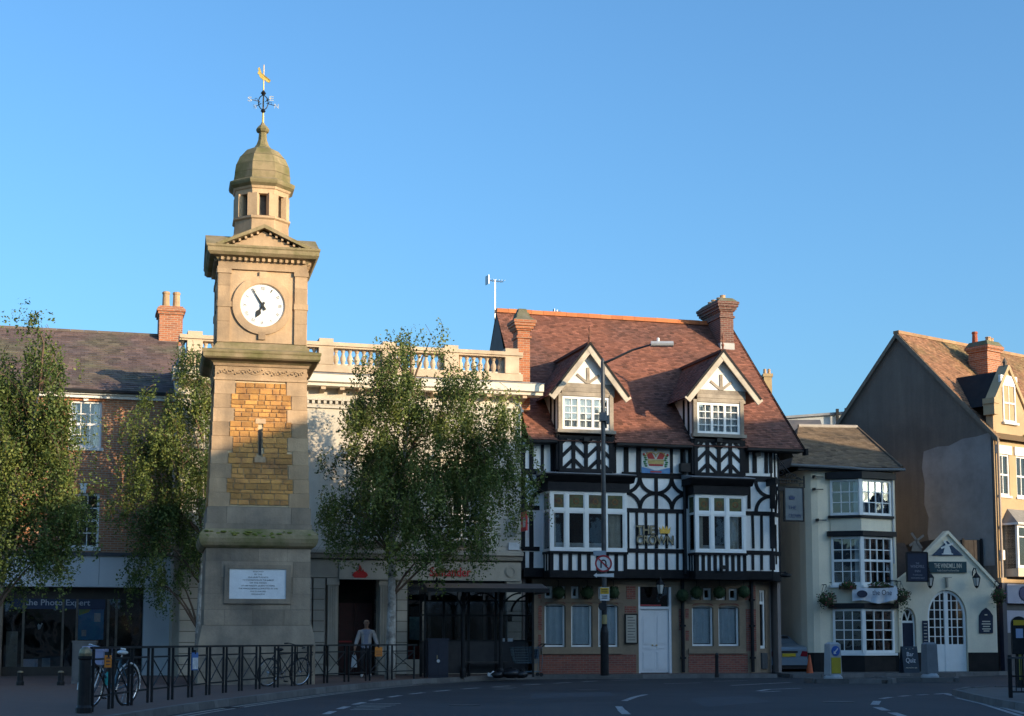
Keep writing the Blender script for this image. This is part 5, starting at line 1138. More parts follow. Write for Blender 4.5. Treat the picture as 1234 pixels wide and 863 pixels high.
# ================================================================== cream inn with stacked V-shaped bays
CREAM = M('cream_render', (.84, .745, .57), (.78, .69, .53), (.68, .60, .47), scale=1.2, rough=.85, bump=.12, streak=.10)
PLINTH = M('black_plinth', (.010, .010, .011), (.02, .018, .018), scale=3, rough=.65, spec=.25)
LICH = M('lichen_tile', (.17, .122, .082), (.225, .162, .105), (.10, .08, .062), scale=1.1, rough=.9, tint=.4, bs=10, fine=.3)
N = Fr((1040 - 617) / 1850 * 55.5, 55.5, 8)
inn = thing('cream_inn', 'cream rendered inn with stacked white bay windows and black plinth', 'pub', N.X, N.Y, 0, 8)
nR = N.x(1081, 700); plan = [(nR, .0), (-1.66, .0), (-1.88, .06), (-2.06, .24), (-2.16, .6), (-2.22, 1.4), (-2.15, 3.2), (-1.3, 8), (nR, 8)]
part('wall', MB().hprism(plan[::-1], .8, 7.42), CREAM, inn); part('plinth', MB().hprism([(x + (.03 if x > 0 else -.03), y - .03) for x, y in plan][::-1], .10, .795), PLINTH, inn)
# roof: eaves board, gutter, tiles with a hip to the right
NZ, NRZ, NRY = 7.44, 9.45, 3.6
rx0, rx1 = N.x(962, 516, -NRY), N.x(1033, 518, -NRY); ex0, ex1 = -2.75, N.x(1087, 568, .3)
part('roof_deck', MB().add([(ex0, -.3, NZ), (ex1, -.3, NZ), (rx1, NRY, NRZ), (rx0, NRY, NRZ), (ex1, 7.6, NZ), (ex0, 7.6, NZ)], [(0, 1, 2, 3), (1, 4, 2), (3, 2, 4, 5), (0, 3, 5)]), LICH, inn)
LN = math.hypot(NRY + .3, NRZ - NZ)
tiles('roof_tiles', inn, LICH, (ex0, -.32, NZ + .02), (1, 0, 0), (0, NRY + .3, NRZ - NZ), ex1 - ex0, LN, .2, .14, seed=31, span=lambda v: ((rx0 - ex0) * v / LN, (ex1 - ex0) + (rx1 - ex1) * v / LN), lift=.026)
part('ridge_capping', MB().tube([(rx0, NRY, NRZ + .03), (rx1, NRY, NRZ + .03)], .10, 8), M('pale_ridge', (.42, .38, .33), (.34, .3, .26), scale=4, rough=.85), inn)
part('hip_capping', MB().tube([(rx1, NRY, NRZ + .02), (ex1, -.3, NZ + .04)], .07, 6), LICH, inn)
part('eaves_board', MB().box(ex0 + .3, ex1 - .05, -.28, .0, NZ - .10, NZ - .01), BLACK, inn)
part('gutter', MB().tube([(ex0, -.36, NZ + .06), (-1.0, -.37, NZ + .0), (.1, -.40, NZ - .06), (ex1 + .08, -.38, NZ - .05)], .055, 8), M('grey_gutter', (.12, .13, .14), rough=.5), inn)
# stacked bays: two faces meeting at a blunt nose
pxn = N.x(1038.5, 650, .55); A = (N.x(1001, 650, .06), -.06); Q = (pxn, -.55); Bq = (N.x(1075.5, 650, .06), -.06)
def face(p, q, z0, z1, cols, rows, sash, f0=.0, f1=1.0, rowf=None, curtain=None):
    d = Vector((q[0] - p[0], q[1] - p[1])); L = d.length; ang = math.atan2(d.y, d.x)
    w = window(inn, L * f0 + .01, L * f1 - .01, 0, z1 - z0, 0, cols, rows, WHITE, GLASS, fw=.085, bw=.032, sashbar=sash, room=False, curtain=curtain, rowf=rowf)
    w.location = (p[0], p[1], z0); w.rotation_euler = (0, 0, ang); return w
def vz(py): return N.z(py, 1038, .4)
def vpoly(e): return [(A[0] - e, .0), (A[0] - e, A[1] - e), (Q[0], Q[1] - e * 1.1), (Bq[0] + e, Bq[1] - e), (Bq[0] + e, .0)]
DARKR = part('bay_interior', MB().hprism([(A[0] + .1, -.01), (Q[0], Q[1] + .26), (Bq[0] - .1, -.01)], .8, 7.2), MATS['interior'], inn)
for t, b, rows, sash, lc, rc in ((577.5, 621, 3, (), 3, 4), (646.5, 705, 4, (2,), 3, 4), (733.5, 787, 4, (), 3, 3)):
    z0, z1 = vz(b), vz(t); rf = None
    if rows == 4 and not sash: h = z1 - z0; rf = [.098, h * .28, h * .53, h * .78 - .0, h - .085]; rf = [.098, (h - .2) * .27 + .1, (h - .2) * .52 + .1, (h - .2) * .77 + .1, h - .085]
    cu = [(0, .2, 'curtain_white'), (.8, 1, 'curtain_white')] if t < 700 else [(.0, .18, 'curtain_cream')]
    face(A, Q, z0, z1, lc, rows, sash, rowf=rf, curtain=cu); face(Q, Bq, z0, z1, rc, rows, sash, rowf=rf, curtain=[(.6, 1, 'curtain_white')] if t > 700 else cu)
    part('bay_post', MB().box(Q[0] - .07, Q[0] + .07, Q[1] - .03, Q[1] + .1, z0, z1), WHITE, inn)
    part('bay_sill', MB().hprism(vpoly(.07), z0 - .09, z0 - .003), WHITE if t > 600 else BLACK, inn)
for t, b, e, mt in ((569, 577, .14, BLACK), (640, 646, .12, BLACK), (727, 733, .12, BLACK)): part('bay_cornice', MB().hprism(vpoly(e), vz(b) + .004, vz(t)), mt, inn)
part('bay_panel', MB().hprism(vpoly(-.01), vz(640) + .002, vz(621) - .095), CREAM, inn); part('bay_panel', MB().hprism(vpoly(-.01), vz(727) + .002, vz(705) - .095), CREAM, inn); part('bay_base', MB().hprism(vpoly(-.0), .10, vz(787) - .10), PLINTH, inn)
for px, py in ((988, 590), (992, 627), (1077, 700), (988, 575)):
    x, z = N.sz(px, py, .05); part('wall_bracket', MB().box(x - .25, x + .1, -.14, -.10, z - .015, z + .015).box(x - .27, x - .2, -.18, .0, z - .04, z + .05), IRON, inn)
part('pipe', MB().tube([(nR - .12, -.08, 7.3), (nR - .12, -.06, 4.0)], .035, 6), M('white_pipe', (.5, .5, .5), rough=.5), inn)
part('cable', MB().tube([(-1.9, .3, 3.35), (-1.2, -.03, 3.3), (-.9, -.03, 3.28)], .012, 5), IRON, inn)
# banner on the bay
bn = thing('banner', 'crumpled white banner hung above the ground floor bay of the cream inn', 'banner', N.X, N.Y, 0, 8)
m = MB(); a0, a1 = N.x(1027, 716, .62), N.x(1081, 716, .62); zt, zb_ = N.z(707.5, 1050, .62), N.z(724.5, 1050, .62); k = 26; vs = []
for i in range(k + 1):
    f = i / k; x = a0 + (a1 - a0) * f
    for j in range(5):
        g = j / 4; vs.append((x + .05 * g * math.sin(f * 6), -.66 + .06 * math.sin(f * 17 + g * 2.2) * (.3 + g) + .03 * math.sin(f * 39 + g * 5), zt + (zb_ - zt) * g + .05 * math.sin(f * 8) * g - .04 * math.sin(math.pi * f)))
m.add(vs, [(i * 5 + j, i * 5 + j + 1, (i + 1) * 5 + j + 1, (i + 1) * 5 + j) for i in range(k) for j in range(4)]); part('cloth', m, M('banner_white', (.62, .65, .70), (.55, .58, .63), scale=3, rough=.8), bn, smooth=True)
NAVY = M('navy_board', (.012, .020, .045), (.018, .026, .055), scale=3, rough=.45)
part('oval_print', MB().arc(a0 + .32, (zt + zb_) / 2, .002, .13, -.76, -.735, 0, 360, 16, 1.5), NAVY, bn); text('lettering', bn, NAVY, 'the One', a1 - .62, -.775, (zt + zb_) / 2 - .04, .2, .72, .006)
for x in (a0, a1): part('cord', MB().tube([(x, -.66, zt), (x + (-.05 if x == a0 else .05), -.4, zt + .12)], .008, 4), IRON, bn)
# ---------------------------------------------------------------- flowers
FOL = M('basket_leaf', (.035, .065, .02), (.06, .09, .025), scale=9, rough=.8, tint=.4); FLO = M('red_petal', (.35, .03, .04), (.45, .08, .12), scale=20, rough=.7, tint=.3); STRAW = M('basket_liner', (.09, .06, .035), (.06, .045, .03), scale=12, rough=.95)
def flowers(o, c, rx, rz, nl, nf, seed, trail=0.0):
    r = random.Random(seed); lf = MB(); fl = MB()
    for q in range(nl + nf):
        mb = lf if q < nl else fl; d = Vector((r.gauss(0, 1), r.gauss(0, 1), r.gauss(0, 1))).normalized(); p = Vector(c) + Vector((d.x * rx, d.y * min(rx, .26), d.z * rz)) * r.uniform(.55, 1.1); p.z -= trail * abs(r.gauss(0, .6)) * (1 if r.random() < .4 else 0)
        u = Vector((r.gauss(0, 1), r.gauss(0, 1), r.gauss(0, 1))).normalized(); v = u.cross(d + Vector((.1, 0, 0))).normalized(); s_ = r.uniform(.02, .05) * (1 if q < nl else .8)
        mb.add([tuple(p - u * s_), tuple(p + v * s_ * .7), tuple(p + u * s_), tuple(p - v * s_ * .7)], [(0, 1, 2, 3)], r.random())
    part('foliage', lf, FOL, o); part('flowers', fl, FLO, o)
def basket(label, fr, px, py, n, seed, rx=.30, trail=.35):
    x, z = fr.sz(px, py, n); o = thing('hanging_basket', label, 'hanging basket', fr.X + x * fr.c + n * fr.s, fr.Y + x * fr.s - n * fr.c, z, math.degrees(fr.a), 'flower baskets on the inn')
    part('basket', MB().lathe(0, 0, [(.05, -.24), (.16, -.18), (.22, -.04), (.23, .0)], 12), STRAW, o); flowers(o, (0, 0, .04), rx, .24, 520, 70, seed, trail)
    for k in range(3):
        a = R(120 * k); part('chain', MB().tube([(.22 * math.cos(a), .22 * math.sin(a), 0), (0, 0, .48)], .006, 4), IRON, o)
    part('bracket', MB().tube([(0, 0, .48), (0, .02, .52), (0, n + .02, .52)], .014, 5).tube([(0, n * .6, .52), (0, n, .30)], .010, 4), IRON, o)
basket('flower basket on the cream wall left of the banner', N, 996, 722, .45, 5, .36, .25)
basket('flower basket right of the banner, over the small arched door', N, 1086, 718, .5, 6, .34, .45)
for (p0, p1, q), sd in (((1011, 1030, 707), 8), ((1046, 1076, 707), 9)):
    x0, z = N.sz(p0, q, .5); x1, _ = N.sz(p1, q, .5); o = thing('window_box', 'window box of small flowers under the ' + ('left' if p0 < 1040 else 'right') + ' middle sash of the bay', 'window box', N.X, N.Y, 0, 8, 'window boxes of the bay')
    y = -.50 if p0 < 1040 else -.42; part('box', MB().box(x0, x1, y - .16, y + .02, z - .1, z + .02), STRAW, o); flowers(o, ((x0 + x1) / 2, y - .07, z + .05), (x1 - x0) / 2, .13, 360, 60, sd)
# ================================================================== gabled front of the inn
W = Fr((1140 - 617) / 1850 * 55.8, 55.8, 6)
gb = thing('gabled_inn_front', 'low cream gabled inn front with arched glazed doorway', 'pub', W.X, W.Y, 0, 6)
def wp(px, py, n=0): return W.sz(px, py, n)
ac, aw = W.x(1142, 760), (W.x(1166, 760) - W.x(1118.5, 760)) / 2; asp = W.z(743, 1142); atop = W.z(711, 1142)
bc, bw_ = W.x(1095.5, 760), (W.x(1104.5, 760) - W.x(1087, 760)) / 2; bsp = W.z(750, 1095); btop = W.z(732.5, 1095)
gL, gR = W.x(1083, 740), W.x(1201, 740)
def archpts(c, w, zs, zt, n=14): return [(c - w * math.cos(math.pi * i / n), zs + (zt - zs) * math.sin(math.pi * i / n)) for i in range(n + 1)]
outline = [(gL, .1), (bc - bw_, .1)] + archpts(bc, bw_, bsp, btop) + [(bc + bw_, .1), (ac - aw, .1)] + archpts(ac, aw, asp, atop) + [(ac + aw, .1), (gR, .1), (gR, W.z(705, 1200)), wp(1141.4, 642.5), (W.x(1116.5, 670), W.z(668, 1116)), (W.x(1116.5, 680), W.z(689, 1116)), (W.x(1095, 690), W.z(689, 1095)), (gL, W.z(699, 1085))]
part('wall', MB().prism(outline, 0, .30), CREAM, gb)
apx = wp(1141.4, 642.5); rgt = (gR, W.z(705, 1200)); lft = (W.x(1116.5, 670), W.z(668, 1116))
bar('coping', gb, CREAM, apx[0], apx[1] + .04, rgt[0] + .05, rgt[1] - .01, .10, -.08, .34, ext=.03); bar('coping', gb, CREAM, lft[0] - .04, lft[1], apx[0], apx[1] + .04, .10, -.085, .34, ext=.03)
part('inner_roof', MB().prism([(gL, .2), (gR - .05, .2), (gR - .05, rgt[1] - .1), (apx[0], apx[1] - .15), (lft[0] + .05, lft[1] - .1), (gL, 3.3)], 1.2, 4.5), PLINTH, gb)
part('lean_to_roof', MB().add([(gL, .3, 3.3), (lft[0], .3, 3.3), (lft[0], 2.2, 4.9), (gL, 2.2, 4.9)], [(0, 1, 2, 3)]), M('dark_brown_tile', (.05, .035, .03), (.07, .05, .04), scale=4, rough=.9), gb)
for a, b in ((gL, bc - bw_), (bc + bw_, ac - aw), (ac + aw, gR)): bx('plinth', gb, PLINTH, a + .002, b - .002, -.04, .31, .1, .80)
def arched(name, c, w, zs, zt, z0, y, cols, rows, lab=None, fw=.08):
    m = MB(); pts = archpts(c, w, zs, zt, 16); inn_ = archpts(c, w - fw, zs, zt - fw, 16); k = len(pts); o = len(m.v)
    vs = [(x, y, z) for x, z in pts] + [(x, y, z) for x, z in inn_] + [(x, y + .08, z) for x, z in inn_]
    m.add(vs, [(i, i + 1, k + i + 1, k + i) for i in range(k - 1)] + [(k + i, k + i + 1, 2 * k + i + 1, 2 * k + i) for i in range(k - 1)])
    m.box(c - w, c - w + fw, y, y + .08, z0, zs).box(c + w - fw, c + w, y, y + .08, z0, zs)
    d = part(name, m, WHITE, gb, lab)
    part('panes', MB().prism([(c - w + fw, z0)] + [(x, z) for x, z in inn_] + [(c + w - fw, z0)], y + .045, y + .05), GLASS, d)
    part('room_interior', MB().prism([(c - w, z0)] + pts + [(c + w, z0)], y + .9, y + .95), MATS['interior'], d)
    return d
d = arched('arched_door', ac, aw - .02, asp, atop - .02, .12, .10, 6, 6, 'tall white arched glazed double door')
part('door_foot', MB().box(ac - aw + .1, ac + aw - .1, .11, .17, .12, W.z(777, 1142)), WHITE, d); bx('door_stile', d, WHITE, ac - .07, ac + .07, .09, .18, .12, atop - .08)
for i in range(1, 6):
    if i != 3:
        x = ac - aw + .1 + (2 * aw - .2) * i / 6; zz_ = asp + (atop - asp) * math.sqrt(max(0, 1 - ((x - ac) / aw) ** 2)) - .06; bx('glazing_bar', d, WHITE, x - .016, x + .016, .115, .15, W.z(777, 1142), zz_)
for q in (724, 735, 746, 756, 767, 777):
    z = W.z(q, 1142); hw = aw - .09 if z < asp else (aw - .06) * math.sqrt(max(.01, 1 - ((z - asp) / (atop - asp)) ** 2)); bx('glazing_bar', d, WHITE, ac - hw, ac + hw, .118, .148, z - .016, z + .016)
d = arched('side_door', bc, bw_ - .02, bsp, btop - .02, .12, .12, 1, 1, 'narrow dark blue door under a small arched fanlight', .05)
DB = M('navy_door', (.014, .02, .042), (.02, .026, .05), scale=3, rough=.4); part('door_leaf', MB().box(bc - bw_ + .07, bc + bw_ - .07, .13, .18, .12, bsp - .02), DB, d); bx('transom', d, WHITE, bc - bw_ + .05, bc + bw_ - .05, .11, .19, bsp - .02, bsp + .06)
for s_ in (-1, 1): bar('glazing_bar', d, WHITE, bc + s_ * .12, bsp + .44, bc, bsp + .06, .03, .12, .16)
# signs on the gable
CRL = M('cream_lettering', (.55, .52, .42), rough=.6); GRL = M('green_lettering', (.25, .40, .33), rough=.6)
sg = part('name_board', MB().box(W.x(1119, 684), W.x(1164, 684), -.07, .002, W.z(690, 1141), W.z(677, 1141)), M('teal_board', (.014, .05, .065), (.018, .06, .075), scale=3, rough=.45), gb, 'dark teal name board reading THE WINDMILL INN')
text('lettering', sg, CRL, 'THE WINDMILL INN', W.x(1141.5, 684), -.072, W.z(684.6, 1141), .17, W.x(1158, 684) - W.x(1125, 684), .01, bold=.01); text('lettering', sg, CRL, 'Freshly Cooked Food Served Daily', W.x(1141.5, 684), -.072, W.z(688.8, 1141), .07, .82, .006)
tri = part('gable_board', MB().prism([wp(1123, 669.5), wp(1160, 669.5), wp(1140.8, 652)], -.05, .002), M('blue_gable_board', (.02, .045, .09), (.025, .055, .10), scale=3, rough=.5), gb, 'blue triangle with a white windmill emblem')
mxx, mz = wp(1141, 668.5)
WE = M('emblem_white', (.66, .66, .62), rough=.6)
part('windmill_emblem', MB().prism([(mxx - .17, mz), (mxx + .17, mz), (mxx + .08, mz + .30), (mxx - .08, mz + .30)], -.065, -.052).box(mxx - .21, mxx + .21, -.064, -.051, mz, mz + .04), WE, tri)
for a in (25, 115): bar('emblem_sail', tri, WE, mxx - .26 * math.cos(R(a)), mz + .32 - .26 * math.sin(R(a)) * .8, mxx + .26 * math.cos(R(a)), mz + .32 + .26 * math.sin(R(a)) * .8, .07, -.068, -.052)
sgn = part('arched_sign', MB().prism([(W.x(1179.5, 760), W.z(763, 1188)), (W.x(1196, 760), W.z(763, 1188)), (W.x(1196, 742), W.z(742, 1188)), (W.x(1192, 736), W.z(736, 1188)), (W.x(1187.8, 732.5), W.z(732.5, 1188)), (W.x(1183, 736), W.z(736, 1188)), (W.x(1179.5, 742), W.z(742, 1188))], -.05, .002), NAVY, gb, 'dark arched notice board with pale lines')
for q, wv in ((741, .10), (749, .30), (752, .34), (755, .26), (758, .32), (760.5, .22)): x = W.x(1187.8, 750); bx('printed_line', sgn, CRL, x - wv / 2, x + wv / 2, -.054, -.05, W.z(q, 1188) - .02, W.z(q, 1188) + .02)
mn = part('menu_panel', MB().box(W.x(1111.5, 762), W.x(1118, 762), -.05, .002, W.z(777, 1115), W.z(748, 1115)), NAVY, gb)
for q in range(6): x = W.x(1114.8, 762); bx('printed_line', mn, CRL, x - .06, x + .06, -.054, -.05, W.z(752 + q * 4, 1115), W.z(751.2 + q * 4, 1115))
part('wall_bracket', MB().box(ac - .16, ac + .16, -.14, -.1, W.z(696.5, 1142), W.z(695.6, 1142)).box(ac - .03, ac + .03, -.12, .002, W.z(708, 1142), W.z(695.6, 1142)), M('stone_bracket', (.38, .34, .28), rough=.8), gb)
for px, lab in ((1121, 'iron lantern left of the arched glazed doorway'), (1177, 'iron lantern right of the arched glazed doorway')):
    x, z = wp(px, 706, .35); lantern(lab, W.X + x * W.c + .35 * W.s, W.Y + x * W.s - .35 * W.c, z, 6, .95, 'lanterns of the gabled inn front')
basket('flower basket at the right end of the gabled inn front', W, 1203.5, 718, .4, 12, .26, .2)
# large swinging signboard
sb = thing('signboard', 'large dark navy inn signboard with windmill cut-out on top', 'sign', W.X, W.Y, 0, 6); n = .75
a0, a1, z1, z0 = W.x(1093.5, 684, n), W.x(1117, 684, n), W.z(667, 1105, n), W.z(700, 1105, n)
part('board', MB().box(a0, a1, -n - .03, -n + .03, z0, z1), NAVY, sb); part('board_frame', MB().box(a0 - .04, a0, -n - .05, -n + .05, z0 - .04, z1 + .04).box(a1, a1 + .04, -n - .05, -n + .05, z0 - .04, z1 + .04).box(a0, a1, -n - .05, -n + .05, z1, z1 + .06).box(a0, a1, -n - .05, -n + .05, z0 - .04, z0), BLACK, sb)
mxx = (a0 + a1) / 2
for s_, zz_, h, w_ in (('THE', .60, .07, .13), ('WINDMILL', .47, .11, .52), ('INN', .31, .09, .2), ('Freehouse', .19, .06, .34), ('FOOD SERVED DAILY', .07, .06, .5)): text('lettering', sb, M('grey_lettering', (.22, .24, .28), rough=.6), s_, mxx, -n - .032, z0 + (z1 - z0) * zz_, h, w_, .006)
BRZ = M('bronze_cutout', (.20, .17, .14), (.16, .13, .11), scale=6, rough=.6)
part('windmill_cutout', MB().prism([(mxx - .20, z1 + .08), (mxx + .2, z1 + .08), (mxx + .10, z1 + .44), (mxx - .10, z1 + .44)], -n - .01, -n + .01), BRZ, sb)
for a in (35, 125): bar('cutout_sail', sb, BRZ, mxx - .33 * math.cos(R(a)), z1 + .46 - .33 * math.sin(R(a)), mxx + .33 * math.cos(R(a)), z1 + .46 + .33 * math.sin(R(a)), .08, -n - .03, -n - .015)
part('bracket', MB().box(mxx - .03, mxx + .03, -n, .05, z1 - .25, z1 - .19).box(mxx - .03, mxx + .03, -n, .05, z0 + .2, z0 + .26), IRON, sb)
# timber fence of the yard behind the gable
fc = thing('yard_fence', 'dark boarded fence behind the right slope of the cream gable', 'fence', W.X, W.Y, 0, 6); FB = M('fence_board', (.045, .04, .038), (.06, .052, .048), scale=4, rough=.9, rv=.2)
for i in range(9): bx('board', fc, FB, .2 + i * .22, .2 + i * .22 + .21, 1.05 + .01 * (i % 2), 1.09, 3.2, 4.95)
for i in range(3): bx('post', fc, TIM, .35 + i * .7, .43 + i * .7, 1.0, 1.06, 3.2, 5.0)
# ================================================================== rendered gable house at the far right
K = Fr((1202 - 617) / 1850 * 56.6, 56.6, 38)
kh = thing('gabled_house', 'tall brown rendered house end with steep tiled roof and brick chimney', 'house', K.X, K.Y, 0, 38); kh.scale = (1.03, 1.03, 1.03); kh.location.z = -.03
REND = M('grey_brown_render', (.165, .14, .12), (.14, .12, .102), (.10, .088, .078), scale=.7, rough=.92, streak=.30, bump=.25, bs=14)
PATCHR = M('grey_cement_patch', (.30, .285, .275), (.25, .235, .228), (.19, .18, .175), scale=1.3, rough=.9, bump=.35, bs=6, streak=.1)
TANST = M('tan_stone', (.47, .34, .20), (.40, .29, .17), (.33, .24, .15), scale=1.4, rough=.85, bump=.2, streak=.1)
KT = M('mossy_tile', (.25, .125, .075), (.30, .16, .09), (.20, .17, .075), scale=.8, rough=.9, tint=.4, bs=10, fine=.3)
hD, kZ, kA = 4.08, 8.70, 12.98; kl = 9.0
part('gable_wall', MB().add([(0, 0, .1), (0, 2 * hD, .1), (0, 2 * hD, kZ), (0, hD, kA), (0, 0, kZ)], [(0, 4, 3, 2, 1)]), REND, kh)
part('cement_patch', MB().add([(-.02, .10, 3.9), (-.02, 2.9, 3.9), (-.02, 2.84, 4.6), (-.02, 2.97, 5.2), (-.02, 2.9, 5.8), (-.02, 3.08, 6.3), (-.02, 3.03, 7.1), (-.02, 3.14, 7.7), (-.02, 3.04, 8.3), (-.02, 2.4, 8.42), (-.02, 1.9, 8.40), (-.02, 1.3, 8.60), (-.02, .7, 8.62), (-.02, .10, 8.72)], [tuple([0] + list(range(13, 0, -1)))]), PATCHR, kh)
fh = [(.62, 1.40, 9.15, 10.55), (.22, .92, 6.45, 7.95), (1.35, 2.05, 6.45, 7.95), (2.8, 3.5, 6.45, 7.95)]
part('facade', wall_mb(0, kl, 3.35, kZ + .05, 0, [h for h in fh[1:]], .14), TANST, kh); part('facade_gable', MB().prism([(.02, kZ + .05), (1.98, kZ + .05), (1.98, 9.75), (1.0, 11.15), (.02, 9.75)], .0, .3), TANST, kh)
part('side_walls', MB().add([(kl, 0, .1), (kl, 2 * hD, .1), (kl, 2 * hD, kZ), (kl, hD, kA), (kl, 0, kZ)], [(0, 1, 2, 3, 4)]), REND, kh)
for a, b, c, e in fh:
    window(kh, a, b, c, e, .03 if c < 9 else -.04, 2, 2, WHITE, GLASS, fw=.06, bw=.03, sashbar=(1,), room=c < 9, sill=.08, curtain=[(0, .3, 'curtain_white'), (.7, 1, 'curtain_white')] if c < 9 else None); bx('lintel', kh, WHITE, a - .12, b + .12, -.05, .05, e + .005, e + .32)
part('kneeler', MB().box(-.12, .12, -.16, .3, 9.35, 9.75).box(-.16, .16, -.2, .3, 9.75, 9.95), TANST, kh)
for s_ in (-1, 1): bar('gable_coping', kh, TANST, 1.0 + s_ * 1.05, 9.70, 1.0, 11.22, .12, -.08, .34, ext=.06)
part('gable_finial', MB().lathe(1.0, .1, [(.10, 11.15), (.06, 11.3), (.09, 11.4), (.02, 11.55)], 8), REND, kh)
gs_ = 1.4
part('gable_roof', MB().add([(1.0, .25, 11.1), (1.0, 3.4, 11.1), (.0, 1.9, 9.7), (.0, .25, 9.7)], [(3, 2, 1, 0)]).add([(1.0, .25, 11.1), (1.0, 3.4, 11.1), (2.0, 1.9, 9.7), (2.0, .25, 9.7)], [(0, 1, 2, 3)]), PLINTH, kh)
LK = math.hypot(hD + .25, kA - kZ + .25)
part('roof_deck', MB().add([(-.10, -.25, kZ - .25), (kl, -.25, kZ - .25), (kl, hD, kA), (-.10, hD, kA), (kl, 2 * hD + .2, kZ - .2), (-.10, 2 * hD + .2, kZ - .2)], [(0, 1, 2, 3), (3, 2, 4, 5)]), KT, kh)
tiles('roof_tiles', kh, KT, (-.12, -.27, kZ - .23), (1, 0, 0), (0, hD + .25, kA - kZ + .25), kl, LK, .17, .11, seed=41, lift=.024, skip=lambda u, v: .1 < u - .12 < 1.9 and v < 1.9)
part('verge', MB().add([(-.16, -.28, kZ - .42), (-.16, hD, kA - .18), (-.16, hD, kA + .03), (-.16, -.28, kZ - .22), (-.09, -.28, kZ - .42), (-.09, hD, kA - .18), (-.09, hD, kA + .03), (-.09, -.28, kZ - .22), (-.16, 2 * hD + .2, kZ - .4), (-.16, 2 * hD + .2, kZ - .2)], [(0, 3, 2, 1), (3, 7, 6, 2), (0, 4, 7, 3), (1, 2, 9, 8)]), M('verge_mortar', (.22, .18, .14), (.16, .13, .1), scale=5, rough=.9), kh)
for i in range(20): bx('ridge_tile', kh, M('buff_ridge_tile', (.36, .22, .12), (.28, .17, .10), scale=4, rough=.85, rv=.2), -.14 + i * .455, .31 + i * .455, hD - .13, hD + .13, kA - .03, kA + .09)
# chimney on the front slope
def onk(px, py):
    d_ = Vector(_ray(px, py)); o_ = Vector((0, 0, CAMZ)); a = K.a; al = Vector((math.cos(a), math.sin(a), 0)); b = Vector((-math.sin(a), math.cos(a), 0)); p0 = Vector((K.X, K.Y, kZ * 1.03)); nr = al.cross(b * hD + Vector((0, 0, kA - kZ))); t = (p0 - o_).dot(nr) / d_.dot(nr); q = o_ + d_ * t - Vector((K.X, K.Y, 0)); return q.dot(al), q.dot(b), q.z
qx, qy, qz = (v / 1.03 for v in onk(1191, 466)); zt = K.z(409, 1191, -qy * 1.03) / 1.03; 
c = part('chimney', MB().box(qx, qx + .85, qy, qy + .85, qz - 1.5, zt - .2).box(qx - .06, qx + .91, qy - .06, qy + .91, zt - .42, zt - .2).box(qx - .11, qx + .96, qy - .11, qy + .96, zt - .32, zt - .202).box(qx - .03, qx + .88, qy - .03, qy + .88, zt - .75, zt - .68), CHB, kh)
part('chimney_cap', MB().frus(qx + .425, qy + .425, .52, zt - .198, .40, zt), CAP, c); part('flashing', MB().box(qx - .02, qx + .87, qy - .02, qy + .3, qz - .1, qz + .16), M('pale_lead', (.4, .4, .4)), c)
for k, (dx, dy, h, mt) in enumerate(((.12, .62, .42, M('red_pot', (.36, .10, .05), (.3, .08, .045), scale=5, rough=.85)), (.45, .25, .2, POT), (.70, .3, .18, POT))): part('chimney_pot', MB().lathe(qx + dx, qy + dy, [(.12, zt - .05), (.10, zt + h * .8), (.125, zt + h * .85), (.11, zt + h)], 10), mt, c)
part('drainpipe', MB().tube([(.12, -.12, 8.6), (.12, -.10, 8.3), (.12, -.10, 2.6), (.12, -.10, .15)], .05, 8), M('cream_pipe', (.40, .33, .27), (.34, .27, .22), scale=5, rough=.6), kh)
# bay and shopfront on the street side
bz0, bz1 = 3.55, 5.35
bwn = window(kh, .45, 2.35, bz0 + .25, bz1, -.55, 3, 2, WHITE, GLASS, fw=.09, bw=.04, name='bay_window', heavy=(1, 2), rowf=[bz0 + .355, bz0 + 1.38, bz1 - .09], curtain=[(.05, .28, 'curtain_cream'), (.72, .95, 'curtain_cream')], room=True)
part('bay_body', MB().box(.45, 2.35, -.54, .0, bz0 - .05, bz0 + .245).box(.45, .52, -.46, .0, bz0 + .25, bz1).box(2.28, 2.35, -.46, .0, bz0 + .25, bz1), M('bay_cream', (.60, .52, .40), (.52, .45, .35), scale=3, rough=.7), kh)
part('bay_roof', MB().add([(.30, -.72, bz1 + .02), (2.5, -.72, bz1 + .02), (2.1, 0, bz1 + .62), (.7, 0, bz1 + .62), (.30, 0, bz1 + .02), (2.5, 0, bz1 + .02)], [(0, 1, 2, 3), (0, 3, 4), (1, 5, 2)]), M('bay_slate', (.20, .19, .18), (.26, .25, .23), scale=5, rough=.8), kh); part('bay_cornice', MB().box(.30, 2.5, -.70, 0, bz1 + .001, bz1 + .07), WHITE, kh)
part('string_course', MB().box(0, kl, -.14, 0, 3.28, 3.46), TANST, kh); bx('wall_box', kh, WHITE, .14, .30, -.12, .0, 4.1, 4.45)
SF = M('lilac_fascia', (.34, .34, .42), (.30, .30, .38), scale=2, rough=.5); part('shop_pilaster', MB().box(.0, .24, -.16, .1, .1, 3.27), M('navy_pilaster', (.02, .025, .05), (.03, .035, .06), scale=3, rough=.4), kh); part('shop_fascia', MB().box(.25, 4.5, -.20, .1, 2.55, 3.25), SF, kh)
part('round_emblem', MB().arc(1.35, 2.92, .002, .27, -.235, -.202, 0, 360, 18, 1.5), M('deep_blue', (.02, .02, .09), (.03, .03, .12), scale=3, rough=.4), kh); part('shop_wall', MB().box(.25, 4.5, .0, .1, .1, 2.54), M('shop_dark', (.05, .05, .06), (.07, .07, .08), scale=3, rough=.5), kh); part('shop_band', MB().box(.25, 4.5, -.02, 0, 1.5, 2.3), SF, kh)
part('wall_rear', MB().box(0, kl, .12, 2 * hD, .1, 3.3), REND, kh)
